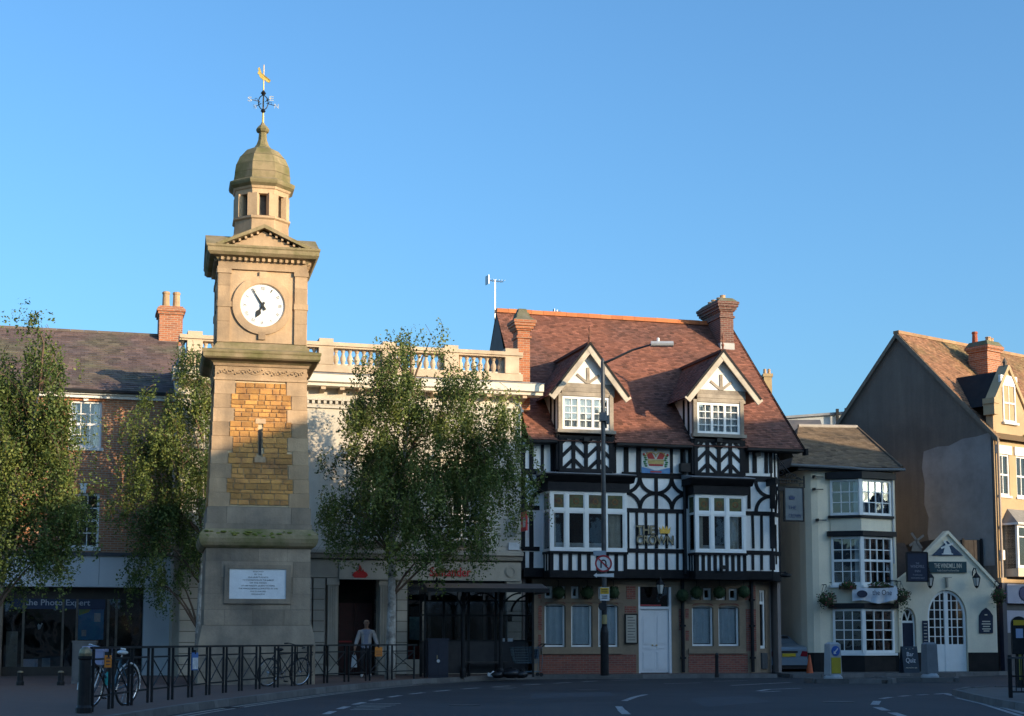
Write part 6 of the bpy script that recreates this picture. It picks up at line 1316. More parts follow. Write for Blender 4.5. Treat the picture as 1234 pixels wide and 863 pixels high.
# ================================================================== far background
fb = thing('metal_roof_building', 'pale blue grey flat-roofed building far behind the cream inn roof', 'building', 0, 0)
x0, z1 = atY(946, 505, 80); x1, z2 = atY(1030, 498, 80); FW = M('pale_cladding', (.42, .45, .48), (.38, .41, .44), scale=1, rough=.6)
part('wall', MB().prism([(x0, 4), (x1, 4), (x1, z2), (x0, z1)], 80, 90), FW, fb); part('roof_edge', MB().prism([(x0 - .2, z1), (x1 + .2, z2), (x1 + .2, z2 + .12), (x0 - .2, z1 + .12)], 79.8, 90.2), LEAD, fb)
for px in (1007.5, 1018): x, _ = atY(px, 500, 80); _, zt = atY(px, 493 if px < 1010 else 492, 79.7); bx('vent_pipe', fb, IRON, x - .07, x + .07, 79.6, 79.75, zt - .8, zt)
x, z = atY(979, 510, 79.9); bx('vent', fb, IRON, x - .08, x + .08, 79.7, 80, z - .1, z + .1)
al = thing('alley_house', 'dull pink rendered house closing the alley behind the silver car', 'house', 7.0, 67, 0, 0); part('wall', MB().box(-1, 9, 0, 6, 0, 7.2), M('pink_render', (.3, .25, .22)), al); part('roof', MB().xprism([(-.2, 7.2), (6.2, 7.2), (3, 9.3)], -1, 9), OPPR, al); 
x, z = atY(938, 797, 66.9); part('sign_plate', MB().box(x - 7.1, x - 6.9, -.05, 0, z - .1, z + .1), REDL, al)
ch2 = thing('distant_chimney_house', 'house with yellowish chimney just showing over the pub roof verge', 'house', 0, 72, 0, 0); X, z1 = atY(924, 447, 72); part('wall', MB().box(X - 3, X + 3, -1, 6, 0, 9.0), CREAM, ch2); part('roof', MB().xprism([(-1.2, 9), (6.2, 9), (2.5, 12.0)], X - 3, X + 3), OPPR, ch2)
part('chimney', MB().box(X - .15, X + .22, -.1, .8, 9.5, z1 - .15).box(X - .2, X + .27, -.15, .85, z1 - .3, z1 - .15), M('buff_brick', (.45, .33, .18), (.38, .27, .15), scale=5, rough=.9), ch2); 
for k in (0, 1): part('chimney_pot', MB().lathe(X - .06 + k * .2, .2, [(.08, z1 - .15), (.07, z1 + .12)], 8), POT, ch2)
# ================================================================== street furniture
PZ = .12
def path_pts(pts): return [(x, y) for x, y in pts]
rp = smooth([(-6.45, 23.7), (-6.46, 27.0), (-6.24, 30.3), (-6.03, 33.0), (-5.85, 34.7), (-5.42, 37.2), (-5.02, 39.4), (-4.62, 40.9), (-3.55, 43.6), (-2.6, 45.1)], 14)
rl = thing('pedestrian_railing', 'black cross-braced pedestrian railing curving along the kerb', 'railing', -6.45, 23.7, PZ, 0)
pts_ = along(rp, 1.28)
def rbox(mb, p, q, w, z0, z1):
    d = Vector((q[0] - p[0], q[1] - p[1])); n = Vector((-d.y, d.x)).normalized() * w / 2
    mb.hprism([(p[0] - n.x, p[1] - n.y), (q[0] - n.x, q[1] - n.y), (q[0] + n.x, q[1] + n.y), (p[0] + n.x, p[1] + n.y)][::1], z0, z1)
for i, (x, y, a) in enumerate(pts_):
    X, Y = x + 6.45, y - 23.7; c, s_ = math.cos(a), math.sin(a); L = .52
    p = (X - c * L, Y - s_ * L); q = (X + c * L, Y + s_ * L); e = .11
    m = MB(); ex = e + .015; rbox(m, (p[0] - c * ex, p[1] - s_ * ex), (q[0] + c * ex, q[1] + s_ * ex), .05, .961, 1.0); pn = part('panel', m, IRON, rl)
    for u in (p, q): mm = MB(); rbox(mm, (u[0] - c * .02, u[1] - s_ * .02), (u[0] + c * .02, u[1] + s_ * .02), .04, 0, .96); part('post', mm, IRON, pn)
    for nm, z0, z1, w in (('upper_rail', .79, .82, .03), ('lower_rail', .22, .25, .03)):
        mm = MB(); ex = 0; rbox(mm, (p[0] - c * ex, p[1] - s_ * ex), (q[0] + c * ex, q[1] + s_ * ex), w, z0, z1); part(nm, mm, IRON, pn)
    for za, zb in ((.25, .79), (.79, .25)): part('brace', MB().tube([(*p, za), (*q, zb)], .012, 5), IRON, pn)
# tags tied to the railing
ORG = M('orange_tag', (.62, .21, .02), (.5, .16, .02), scale=8, rough=.6); BLT = M('blue_tag', (.05, .12, .32), (.07, .16, .38), scale=6, rough=.6)
def railtag(label, px, py, Y, w, h, mat, two=None):
    X, z = atY(px, py, Y); o = thing('railing_tag', label, 'tag', X, Y, z, 55 if Y < 35 else 30)
    part('card', MB().box(-w / 2, w / 2, -.05, -.03, -h / 2, h / 2), mat, o)
    part('tie', MB().box(-.015, .015, -.055, .02, h / 2 - .03, h / 2 + .05), IRON, o)
    if two: part('notice', MB().box(-w / 2 + .01, w / 2 - .01, -.058, -.051, -h / 2 + .02, h / 2 - .10), two, o)
    else:
        for k in range(3): part('printed_line', MB().box(-w / 2 + .02, w / 2 - .03, -.055, -.051, -h / 2 + .04 + k * .05, -h / 2 + .055 + k * .05), INK, o)
railtag('orange card tied to the railing in front of the white bicycle', 128, 797, 24.1, .13, .19, ORG)
railtag('blue and white notice tied to the railing left of the tower', 233, 797, 30.0, .16, .34, BLT, WP)
railtag('orange card tied to the railing beside the standing man', 455.5, 785.5, 42.9, .22, .26, ORG)
# bollards and cabinets
def bollard(label, X, Y, h, r, band, grp=None, top=True):
    o = thing('bollard', label, 'bollard', X, Y, PZ, 0, grp)
    part('shaft', MB().lathe(0, 0, [(r * 1.25, 0), (r * 1.25, .08), (r, .12), (r * .92, h * .8), (r * 1.12, h * .82), (r * 1.12, h * .86)], 14), IRON, o, smooth=False)
    part('cap', MB().lathe(0, 0, [(r * .95, h * .86), (r, h * .90), (r * .85, h * .96), (r * .3, h)], 14), band, o)
    return o
BRASS = M('worn_brass', (.30, .25, .15), (.18, .15, .10), scale=12, rough=.45, metal=.5)
X, Y = ground(101, 859.5, PZ); bollard('thick black bollard with pale worn cap at the near end of the railing', X, Y, 1.0, .10, BRASS)
X, Y = ground(864, 816.5, PZ); bollard('slim black bollard in front of the brick panel right of the white door', X, Y, .74, .055, IRON)
for px, lab in ((24, 'stubby bollard in front of the shop window, left of two'), (73, 'stubby bollard in front of the shop window, right of two')):
    X, Y = ground(px, 826, PZ); bollard(lab, X, Y, .36, .075, BRASS, 'stubby bollards before the photo shop')
def cabinet(name, label, px, py, w, d, h, mat, rot=10):
    X, Y = ground(px, py, PZ); o = thing(name, label, 'cabinet', X, Y, PZ, rot)
    part('body', MB().box(-w / 2, w / 2, 0, d, 0, h), mat, o); part('lid', MB().box(-w / 2 - .02, w / 2 + .02, -.02, d + .02, h, h + .05), mat, o)
    part('door', MB().box(-w / 2 + .03, -.005, -.015, 0, .08, h - .05), mat, o); part('door', MB().box(.005, w / 2 - .03, -.015, 0, .08, h - .05), mat, o); bx('handle', o, BRASS, -.05, -.02, -.03, -.01, h * .5, h * .6); return o
cabinet('utility_cabinet', 'grey metal utility cabinet behind the thick black bollard', 100, 824, .58, .4, 1.05, M('cabinet_grey', (.13, .135, .14), (.10, .105, .11), scale=3, rough=.6))
o = cabinet('litter_bin', 'dark navy litter bin with small white mark left of the shelter', 528, 817, .60, .5, 1.12, M('bin_navy', (.012, .016, .03), (.02, .024, .04), scale=3, rough=.5)); o['category'] = 'bin'
part('white_mark', MB().arc(.0, .5, .002, .05, -.03, -.018, 0, 360, 10), WP, o)
# ------------------------------------------------------------------ bicycles
RUB = M('tyre_rubber', (.015, .015, .016), (.025, .025, .025), scale=9, rough=.9); STEEL = M('bright_steel', (.55, .56, .58), (.45, .46, .48), scale=9, rough=.25, metal=.8)
def bicycle(label, A, Bp, fm, lean, guard=None, bag=None, bottle=None, steer=12):
    """A front hub ground point, Bp rear one (world x,y)"""
    a = math.atan2(A[1] - Bp[1], A[0] - Bp[0]); o = thing('bicycle', label, 'bicycle', (A[0] + Bp[0]) / 2, (A[1] + Bp[1]) / 2, PZ, math.degrees(a)); o.rotation_euler = (lean, 0, a)
    r = .34; xf, xr = .52, -.52
    def wheel(x):
        w = part('wheel', MB().tube([(x + r * math.cos(t), 0, r + r * math.sin(t)) for t in [2 * math.pi * i / 28 for i in range(28)]], .018, 6, True), RUB, o)
        part('rim', MB().tube([(x + (r - .025) * math.cos(t), 0, r + (r - .025) * math.sin(t)) for t in [2 * math.pi * i / 28 for i in range(28)]], .009, 4, True), STEEL, w)
        sp = MB()
        for i in range(16): t = 2 * math.pi * i / 16; sp.tube([(x, .02 * (-1) ** i, r), (x + (r - .03) * math.cos(t), 0, r + (r - .03) * math.sin(t))], .0022, 3)
        part('spokes', sp, STEEL, w, kind='stuff'); part('hub', MB().tube([(x, -.05, r), (x, .05, r)], .022, 8), STEEL, w)
        if guard: part('mudguard', MB().tube([(x + (r + .035) * math.cos(t), 0, r + (r + .035) * math.sin(t)) for t in [R(v) for v in (range(-5, 150, 12) if x > 0 else range(35, 200, 12))]], .016, 5), guard, w)
    wheel(xf); wheel(xr)
    bbk, seat, head, hdl = (-.10, 0, .28), (-.24, 0, .78), (.34, 0, .82), (.30, 0, .62)
    part('frame', MB().tube([bbk, seat], .018, 7).tube([seat, head], .018, 7).tube([bbk, hdl], .021, 7).tube([hdl, head], .020, 7).tube([(xr, .05, r), bbk], .011, 5).tube([(xr, -.05, r), bbk], .011, 5).tube([(xr, .05, r), (-.22, .02, .72)], .010, 5).tube([(xr, -.05, r), (-.22, -.02, .72)], .010, 5), fm, o)
    part('fork', MB().tube([head, (.36, 0, .70), (.40, .05, .62), (xf, .05, r)], .012, 6).tube([(.36, 0, .70), (.40, -.05, .62), (xf, -.05, r)], .012, 6), guard or fm, o)
    hb = part('handlebar', MB().tube([(.30, 0, .98), (.33, .12, .99), (.30, .28, 1.0), (.22, .32, .99)], .012, 6).tube([(.30, 0, .98), (.33, -.12, .99), (.30, -.28, 1.0), (.22, -.32, .99)], .012, 6).tube([head, (.30, 0, .98)], .014, 6), STEEL if guard else IRON, o)
    for s_ in (-1, 1): part('grip', MB().tube([(.27, s_ * .30, 1.0), (.17, s_ * .325, .985)], .018, 6), RUB if not guard else WHITE, hb)
    part('saddle', MB().ball((-.27, 0, .90), .1, 10, 6, (1.35, .75, .38)).tube([seat, (-.26, 0, .89)], .013, 6), guard or RUB, o)
    cs = part('crankset', MB().arc(-.10, .28, .07, .095, -.055, -.045, 0, 360, 18).tube([(-.10, -.06, .28), (-.02, -.06, .13)], .009, 5).tube([(-.10, .06, .28), (-.18, .06, .43)], .009, 5), STEEL, o)
    for x, y, z in ((-.02, -.11, .13), (-.18, .11, .43)): part('pedal', MB().box(x - .04, x + .04, y - .04, y + .04, z - .012, z + .012), RUB, cs)
    part('chain', MB().tube([(-.10, -.05, .375), (xr, -.05, r + .035), (xr - .03, -.05, r), (xr, -.05, r - .035), (-.10, -.05, .185)], .005, 4), IRON, o)
    if bag: part('front_bag', MB().box(.34, .60, -.20, .20, .72, .98).box(.33, .61, -.21, .21, .94, .985), bag, o)
    if bottle: part('bottle', MB().lathe(.12, 0, [(.035, .36), (.037, .50), (.03, .54), (.015, .56), (.015, .58)], 10), bottle, o)
    return o
bicycle('white and blue bicycle with pale front bag behind the near railing', (-6.92, 25.3), (-6.56, 26.35), M('teal_frame', (.05, .14, .20), (.04, .10, .16), scale=5, rough=.35), R(-6), WHITE, M('lilac_bag', (.30, .33, .48), (.42, .36, .46), scale=6, rough=.8), M('turquoise_plastic', (.04, .42, .42), rough=.4))
bicycle('dark bicycle leaning behind the railing beside the tower plinth', (-5.30, 38.25), (-5.92, 37.5), M('dark_frame', (.015, .016, .018), (.03, .03, .03), scale=6, rough=.4), R(10))
# ------------------------------------------------------------------ bus shelter
SHY = 46.6; sx = lambda px, Y=SHY: atY(px, 760, Y)[0]; szz = lambda py, Y=SHY: atY(580, py, Y)[1]
bs = thing('bus_shelter', 'black iron bus shelter with glazed back in front of the bank', 'bus shelter', 0, SHY, 0, 10)
GP = glass_mat('shelter_glass', (.55, .58, .60), .06, .08)
L0, L1_, dp = sx(513), sx(650), 1.35; zr = 2.72
cols_ = [L0, sx(541), sx(572), sx(606), sx(645)]
for x in cols_:
    part('rear_post', MB().box(x - .04, x + .04, dp - .04, dp + .04, PZ, zr), IRON, bs)
fc_ = [sx(559), sx(605)]
for x in fc_: part('front_column', MB().lathe(x, .25, [(.10, PZ), (.10, PZ + .2), (.065, PZ + .28), (.055, 2.2), (.085, 2.3), (.055, 2.36), (.055, zr)], 10), IRON, bs)
for x in fc_:
    for s_ in (-1, 1): part('curved_bracket', MB().arc(x + s_ * .62, 2.08, .56, .61, .22, .28, 90 if s_ > 0 else 0, 180 if s_ > 0 else 90, 10), IRON, bs)
    part('curved_bracket', MB().tube([(x, .2, 2.15), (x, -.05, 2.5), (x, -.4, 2.66)], .03, 5), IRON, bs)
part('end_bracket', MB().arc(L1_ + .02, 2.0, .62, .68, dp - .06, dp - .0, 90, 170, 10), IRON, bs)
RX0, RX1 = sx(536), sx(658)
part('roof', MB().add([(RX0 - .6, -.55, zr + .04), (RX1, -.55, zr + .04), (RX1, .5, zr + .24), (RX0 - .6, .5, zr + .24), (RX0 - .6, dp + .25, zr + .06), (RX1, dp + .25, zr + .06)], [(0, 1, 2, 3), (3, 2, 5, 4), (0, 3, 4), (1, 5, 2), (0, 4, 5, 1)]), M('shelter_roof', (.03, .032, .036), (.05, .05, .054), scale=3, rough=.6), bs)
part('roof_fascia', MB().box(RX0 - .62, RX1 + .02, -.60, -.55, zr - .06, zr + .06).box(RX0 - .62, RX0 - .57, -.55, dp + .25, zr - .06, zr + .05).box(RX1 - .03, RX1 + .02, -.55, dp + .25, zr - .06, zr + .05), IRON, bs)
part('finial', MB().lathe(RX0 - .3, -.3, [(.05, zr + .1), (.03, zr + .25), (.05, zr + .3), (.01, zr + .4)], 8), IRON, bs)
zm1, zm2 = szz(741), szz(772)
for i in range(4):
    a, b = cols_[i] + .04, cols_[i + 1] - .04
    for z in (zm2, zm1, 2.45): bx('glazing_rail', bs, IRON, a, b, dp - .03, dp + .03, z - .025, z + .025)
    bx('glass_panel', bs, GP, a, b, dp - .006, dp + .0, zm1 + .025, 2.425); bx('glass_panel', bs, GP, a, b, dp - .006, dp + .0, zm2 + .025, zm1 - .025)
    bx('lower_panel', bs, M('shelter_panel', (.03, .03, .034), (.045, .043, .045), scale=3, rough=.6), a, b, dp - .02, dp + .02, PZ + .1, zm2 - .025)
for x in (L0, L1_ - .12): 
    bx('glass_panel', bs, GP, x - .004, x + .004, .35, dp - .05, zm2, 2.4); bx('end_post', bs, IRON, x - .03, x + .03, .29, .35, PZ, zr); bx('end_rail', bs, IRON, x - .02, x + .02, .35, dp - .05, zm2 - .03, zm2); bx('end_rail', bs, IRON, x - .02, x + .02, .35, dp - .05, zm1 - .02, zm1 + .02)
part('bench', MB().box(fc_[0] + .15, fc_[1] + .35, .85, 1.15, PZ + .42, PZ + .46), DF, bs)
for x in (fc_[0] + .3, fc_[1] + .2): bx('bench_leg', bs, IRON, x - .02, x + .02, .9, 1.1, PZ, PZ + .42)
for px, q in ((614, 772), (624, 772)): x = sx(px); bx('timetable', bs, WP, x - .08, x + .08, dp - .05, dp - .03, szz(q) - .03, szz(q) + .07)
# stop pole and litter by the shelter
X, Y = ground(611, 815, PZ); o = thing('stop_pole', 'thin pale pole standing at the right front of the shelter', 'pole', X, Y, PZ, 0); part('pole', MB().tube([(0, 0, 0), (0, 0, 1.95)], .022, 7), M('galvanised', (.40, .41, .42), (.34, .35, .36), scale=6, rough=.4, metal=.5), o); part('foot', MB().lathe(0, 0, [(.12, 0), (.10, .04), (.03, .07)], 12), IRON, o); part('flag', MB().box(-.02, .16, -.01, .01, 1.7, 1.92), IRON, o)
X, Y = ground(634, 815.5, PZ); tr = thing('shopping_trolley', 'wire shopping trolley parked at the right end of the bus shelter', 'trolley', X, Y, PZ, 12)
WIRE = M('trolley_wire', (.16, .22, .25), (.12, .17, .2), scale=9, rough=.35, metal=.5)
def tp(u, v, z, top): w = .24 + .04 * z; return (u, v, z)
tm = MB(); b0, b1, t0, t1 = (-.36, .30), (-.20, .20), (-.46, .42), (-.27, .27)
for k in range(7):
    f = k / 6; z = .42 + .48 * f; x0, x1 = b0[0] + (t0[0] - b0[0]) * f, b0[1] + (t0[1] - b0[1]) * f; y0, y1 = b1[0] + (t1[0] - b1[0]) * f, b1[1] + (t1[1] - b1[1]) * f
    tm.tube([(x0, y0, z), (x1, y0, z), (x1, y1, z), (x0, y1, z)], .010 if k in (0, 6) else .005, 4, True)
for k in range(12):
    f = k / 11; xb, xt = b0[0] + (b0[1] - b0[0]) * f, t0[0] + (t0[1] - t0[0]) * f
    for s_ in (0, 1): tm.tube([(xb, b1[s_], .42), (xt, t1[s_], .90)], .005, 4)
for k in range(7):
    f = k / 6; 
    for s_ in (0, 1): tm.tube([(b0[s_], b1[0] + (b1[1] - b1[0]) * f, .42), (t0[s_], t1[0] + (t1[1] - t1[0]) * f, .90)], .005, 4)
    tm.tube([(b0[0], b1[0] + (b1[1] - b1[0]) * f, .42), (b0[1], b1[0] + (b1[1] - b1[0]) * f, .42)], .005, 4)
part('basket', tm, WIRE, tr)
part('chassis', MB().tube([(-.40, -.2, .14), (.42, -.26, .16), (.46, -.26, .5), (.44, -.27, .92)], .015, 5).tube([(-.40, .2, .14), (.42, .26, .16), (.46, .26, .5), (.44, .27, .92)], .015, 5).tube([(-.40, -.2, .14), (-.40, .2, .14)], .014, 5), WIRE, tr); part('handle', MB().tube([(.44, -.27, .92), (.56, -.27, 1.0), (.56, .27, 1.0), (.44, .27, .92)], .018, 6), RUB, tr)
for x, y in ((-.40, -.2), (-.40, .2), (.42, -.26), (.42, .26)): part('castor', MB().tube([(x, y - .015, .065), (x, y + .015, .065)], .06, 10), RUB, tr)
part('child_seat', MB().box(.30, .34, -.22, .22, .55, .85), M('blue_plastic', (.02, .05, .10), rough=.5), tr)
for i, (px, sz_) in enumerate(((600, .16), (616, .22), (628, .17))):
    X, Y = ground(px, 817.3, PZ); r3 = random.Random(60 + i); m = MB().ball((0, 0, sz_ * .62), sz_, 10, 7, (1.3, 1, .7)); m.v = [(x * (1 + .12 * r3.uniform(-1, 1)), y * (1 + .12 * r3.uniform(-1, 1)), max(0, z * (1 + .1 * r3.uniform(-1, 1)))) for x, y, z in m.v]
    o = thing('rubbish_bag', ('small dark rubbish bag nearest the bench of the shelter', 'large dark rubbish bag at the foot of the pale pole', 'dark rubbish bag under the shopping trolley')[i], 'bag', X, Y, PZ, 0, 'rubbish bags by the shelter'); part('sack', m, M('black_polythene', (.012, .012, .014), (.02, .02, .022), scale=9, rough=.35), o, smooth=True); part('knot', MB().lathe(0, 0, [(.05, sz_ * 1.2), (.02, sz_ * 1.35), (.06, sz_ * 1.5)], 7), MATS['black_polythene'], o)
X, Y = ground(594.5, 816.5, PZ); o = thing('paper_litter', 'crumpled white paper on the pavement left of the rubbish bags', 'litter', X, Y, PZ, 20); m = MB().ball((0, 0, .09), .11, 8, 6, (1.5, .8, .8)); r3 = random.Random(5); m.v = [(x * r3.uniform(.7, 1.25), y * r3.uniform(.7, 1.25), max(.0, z * r3.uniform(.7, 1.2))) for x, y, z in m.v]; part('sheet', m, WP, o)
# ------------------------------------------------------------------ lamp post with traffic signs
LY = 49.2; LX, _ = atY(728, 700, LY); lp = thing('street_lamp', 'tall dark lamp post with traffic signs and curved arm before the pub', 'street lamp', LX, LY, PZ, 0)
lz = lambda py: atY(728, py, LY)[1] - PZ; lx = lambda px: atY(px, 700, LY)[0] - LX
PG = M('lamp_grey', (.055, .06, .065), (.08, .085, .09), scale=4, rough=.45, metal=.3)
zt = lz(436); part('base', MB().lathe(0, 0, [(.135, 0), (.13, lz(762)), (.10, lz(757)), (.085, lz(755))], 12), IRON, lp); part('shaft', MB().lathe(0, 0, [(.085, lz(756)), (.08, lz(700)), (.075, lz(600)), (.065, zt), (.02, zt + .12)], 10), PG, lp, smooth=True)
hx, hz = lx(786), lz(420); part('arm', MB().tube([(0, 0, zt - .06), (.35, -.2, zt + .06), (hx * .6, -.45, (zt + hz) / 2 + .08), (hx, -.7, hz)], [.045, .04, .035, .03], 7), PG, lp)
part('lantern_head', MB().xprism([(-.13, -.06), (.13, -.06), (.16, .0), (.08, .09), (-.08, .09), (-.16, .0)], 0, .72), M('lamp_head', (.38, .40, .43), (.32, .34, .37), scale=4, rough=.35), lp).location = (hx - .04, -.7, hz); part('photocell', MB().lathe(hx + .2, -.7, [(.045, hz + .08), (.045, hz + .2), (.01, hz + .22)], 8), WHITE, lp)
part('control_box', MB().box(-.12, .12, -.2, .08, lz(508), lz(498)).box(.1, .2, -.12, .1, lz(511), lz(501)), M('box_grey', (.12, .13, .145), (.095, .105, .12), scale=4, rough=.5), lp)
part('number_plate', MB().box(lx(715), lx(730), -.14, -.10, lz(670), lz(664)), M('plate_bluegrey', (.25, .31, .37), rough=.5), lp)
SW = M('sign_white', (.62, .63, .64), (.56, .57, .58), scale=6, rough=.4); SR = M('sign_red', (.36, .025, .03), (.30, .02, .025), scale=6, rough=.4); SK = M('sign_black', (.012, .012, .014), rough=.4)
cz = lz(679.5); cxx = lx(727); rs_ = .27
sg = part('round_sign', MB().arc(cxx, cz, .002, rs_, -.16, -.13, 0, 360, 28), SW, lp, 'round no U-turn sign with red ring'); part('sign_ring', MB().arc(cxx, cz, rs_ - .05, rs_ + .004, -.168, -.155, 0, 360, 28), SR, sg)
part('u_turn_arrow', MB().arc(cxx, cz + .03, .055, .10, -.166, -.158, 0, 180, 10).box(cxx - .10, cxx - .055, -.166, -.158, cz - .14, cz + .03).box(cxx + .055, cxx + .10, -.166, -.158, cz - .04, cz + .03).prism([(cxx + .02, cz - .04), (cxx + .08, cz - .13), (cxx + .14, cz - .04)][::1], -.166, -.158), SK, sg)
bar('sign_slash', sg, SR, cxx - .19, cz + .19, cxx + .19, cz - .19, .045, -.172, -.160)
za, zb = lz(696.5), lz(690.5); part('arrow_plate', MB().prism([(lx(715), (za + zb) / 2), (lx(719), za), (lx(719), za + .04), (lx(739.5), za + .02), (lx(739.5), zb - .02), (lx(719), zb - .04), (lx(719), zb)], -.14, -.11), SW, lp)
p2 = part('parking_sign', MB().box(lx(722.5), lx(734), -.14, -.11, lz(724), lz(708)), SW, lp); part('yellow_panel', MB().box(lx(723), lx(733.5), -.148, -.139, lz(716), lz(708.5)), M('sign_yellow', (.55, .33, .02), rough=.4), p2)
for q in (711, 713.5, 718.5, 721): part('printed_line', MB().box(lx(724.5), lx(731.5), -.152, -.14, lz(q) - .012, lz(q) + .012), SK, p2)
part('small_round_sign', MB().arc(lx(725.5), lz(731), .002, .13, -.14, -.11, 0, 360, 18), SK, lp); part('yellow_band', MB().lathe(0, 0, [(.088, lz(752)), (.088, lz(741))], 12), M('pale_sticker', (.36, .30, .12), (.28, .24, .12), scale=9, rough=.6), lp)
# ------------------------------------------------------------------ things by the inns
X, Y = ground(976, 815.5, 0); o = thing('traffic_cone', 'orange traffic cone between the silver car and the cream inn', 'traffic cone', X, Y, 0, 8); CO = M('cone_orange', (.50, .09, .025), (.42, .075, .02), scale=7, rough=.6)
part('cone', MB().lathe(0, 0, [(.15, .03), (.12, .12), (.035, .72), (.025, .74)], 14), CO, o, smooth=True); part('cone_base', MB().box(-.2, .2, -.2, .2, 0, .035), CO, o)
def keep_left(label, X, Y, rot, face):
    o = thing('traffic_bollard', label, 'traffic bollard', X, Y, .115, rot); BW = M('bollard_white', (.36, .385, .40), (.30, .32, .34), scale=5, rough=.45); BY = M('bollard_yellow', (.42, .34, .03), (.36, .28, .03), scale=5, rough=.45)
    part('foot', MB().lathe(0, 0, [(.28, 0), (.27, .06), (.2, .13)], 12), BW, o); 
    part('shell', MB().add([(-.22, -.14, .12), (.22, -.14, .12), (.22, .14, .12), (-.22, .14, .12), (-.2, -.12, 1.0), (.2, -.12, 1.0), (.2, .12, 1.0), (-.2, .12, 1.0), (-.12, -.08, 1.06), (.12, -.08, 1.06), (.12, .08, 1.06), (-.12, .08, 1.06)], [(0, 1, 5, 4), (1, 2, 6, 5), (2, 3, 7, 6), (3, 0, 4, 7), (4, 5, 9, 8), (5, 6, 10, 9), (6, 7, 11, 10), (7, 4, 8, 11), (8, 9, 10, 11)]), BW if face else M('bollard_grey', (.17, .19, .205), (.14, .16, .175), scale=4, rough=.5), o)
    if face:
        part('yellow_panel', MB().box(-.17, .17, -.155, -.135, .16, .62), BY, o); part('yellow_side', MB().box(.205, .225, -.10, .10, .16, .92), BY, o); d = part('blue_disc', MB().arc(0, .81, .002, .145, -.15, -.12, 0, 360, 22), M('sign_blue', (.03, .10, .36), rough=.4), o)
        bar('arrow', d, SW, .07, .88, -.06, .75, .035, -.158, -.149); part('arrow_head', MB().prism([(-.09, .72), (.01, .725), (-.085, .815)], -.158, -.149), SW, d)
    else: part('yellow_side', MB().box(.205, .228, -.10, .10, .16, .62), BY, o)
    return o
keep_left('keep left bollard with blue disc and yellow panel on the small island', 9.35, 45.05, 28, True)
keep_left('grey rear of a rounded traffic bollard on the island before the arched door', 12.56, 46.5, 28, False)
def aboard(label, px, py, w, h, lines, rot, fancy=False):
    X, Y = ground(px, py, PZ); o = thing('pavement_sign', label, 'sign', X, Y, PZ, rot, 'boards outside the inn'); BB = M('chalk_board', (.012, .03, .05), (.02, .04, .06), scale=4, rough=.6)
    top = [(-w / 2, 0), (w / 2, 0), (w / 2, h)] + ([(w * .3, h + .02), (w * .18, h + .10), (-w * .18, h + .10), (-w * .3, h + .02)] if fancy else []) + [(-w / 2, h)]
    f = part('front_board', MB().prism(top, -.015, .015), BB, o); f.rotation_euler = (R(-10), 0, 0); f.location = (0, -.18, 0)
    b = part('back_board', MB().prism(top, -.015, .015), BB, o); b.rotation_euler = (R(10), 0, 0); b.location = (0, .2, 0)
    for s_, zz_, hh, ww in lines: t = text('lettering', f, CRL if hh < .1 else SW, s_, 0, -.017, zz_, hh, ww, .006, shear=.1)
    return o
aboard('chalkboard pavement sign advertising a quiz by the narrow blue door', 1096, 811, .58, .92, (('Bar', .58, .15, .26), ('Quiz', .36, .17, .36), ('every week from eight', .16, .05, .42), ('*  ~  *', .80, .06, .3)), 12)
aboard('dark menu pavement sign with shaped top before the arched glazed door', 1146.5, 808.5, .62, .76, (('Food', .72, .07, .2), ('Home cooked', .60, .06, .4), ('meals', .48, .06, .22), ('served', .37, .05, .26), ('all day', .26, .06, .3), ('every day', .14, .05, .34)), 4, True)
# guard rail and ticket machine on the right-hand island
X, Y = ground(1218, 841, .115); o = thing('guard_rail', 'dark steel guard rail at the right edge on the island', 'railing', X, Y, .115, -8)
for k in range(3): part('post', MB().box(-.035 + k * 1.0, .035 + k * 1.0, -.035, .035, 0, .82), IRON, o); 
part('top_rail', MB().box(-.04, 2.04, -.05, .05, .75, .79), PG, o); part('mid_rail', MB().box(.04, 1.96, -.02, .02, .40, .43), IRON, o); part('bottom_rail', MB().box(.04, 1.96, -.02, .02, .10, .13), IRON, o)
for k in range(18): part('rail_bar', MB().box(.10 + k * .1, .115 + k * .1, -.012, .012, .13, .75), IRON, o)
X, Y = atY(1228, 770, 36.5)[0], 36.5; o = thing('ticket_machine', 'dark ticket machine with yellow band at the right edge', 'ticket machine', X, Y, .0, -12); part('post', MB().lathe(0, 0, [(.09, 0), (.09, .9)], 10), IRON, o); part('cabinet', MB().box(-.17, .17, -.12, .12, .9, 1.62).arc(0, 1.62, .002, .17, -.12, .12, 0, 180, 10), IRON, o)
part('yellow_band', MB().box(-.13, .13, -.13, -.119, 1.58, 1.70), M('sign_yellow', (.55, .33, .02)), o); part('screen', MB().box(-.08, .08, -.13, -.119, 1.28, 1.5), M('pale_screen', (.35, .4, .55), rough=.2), o); part('yellow_strip', MB().box(-.03, .03, -.10, -.088, .3, .9), M('olive_strip', (.25, .22, .04), rough=.5), o)
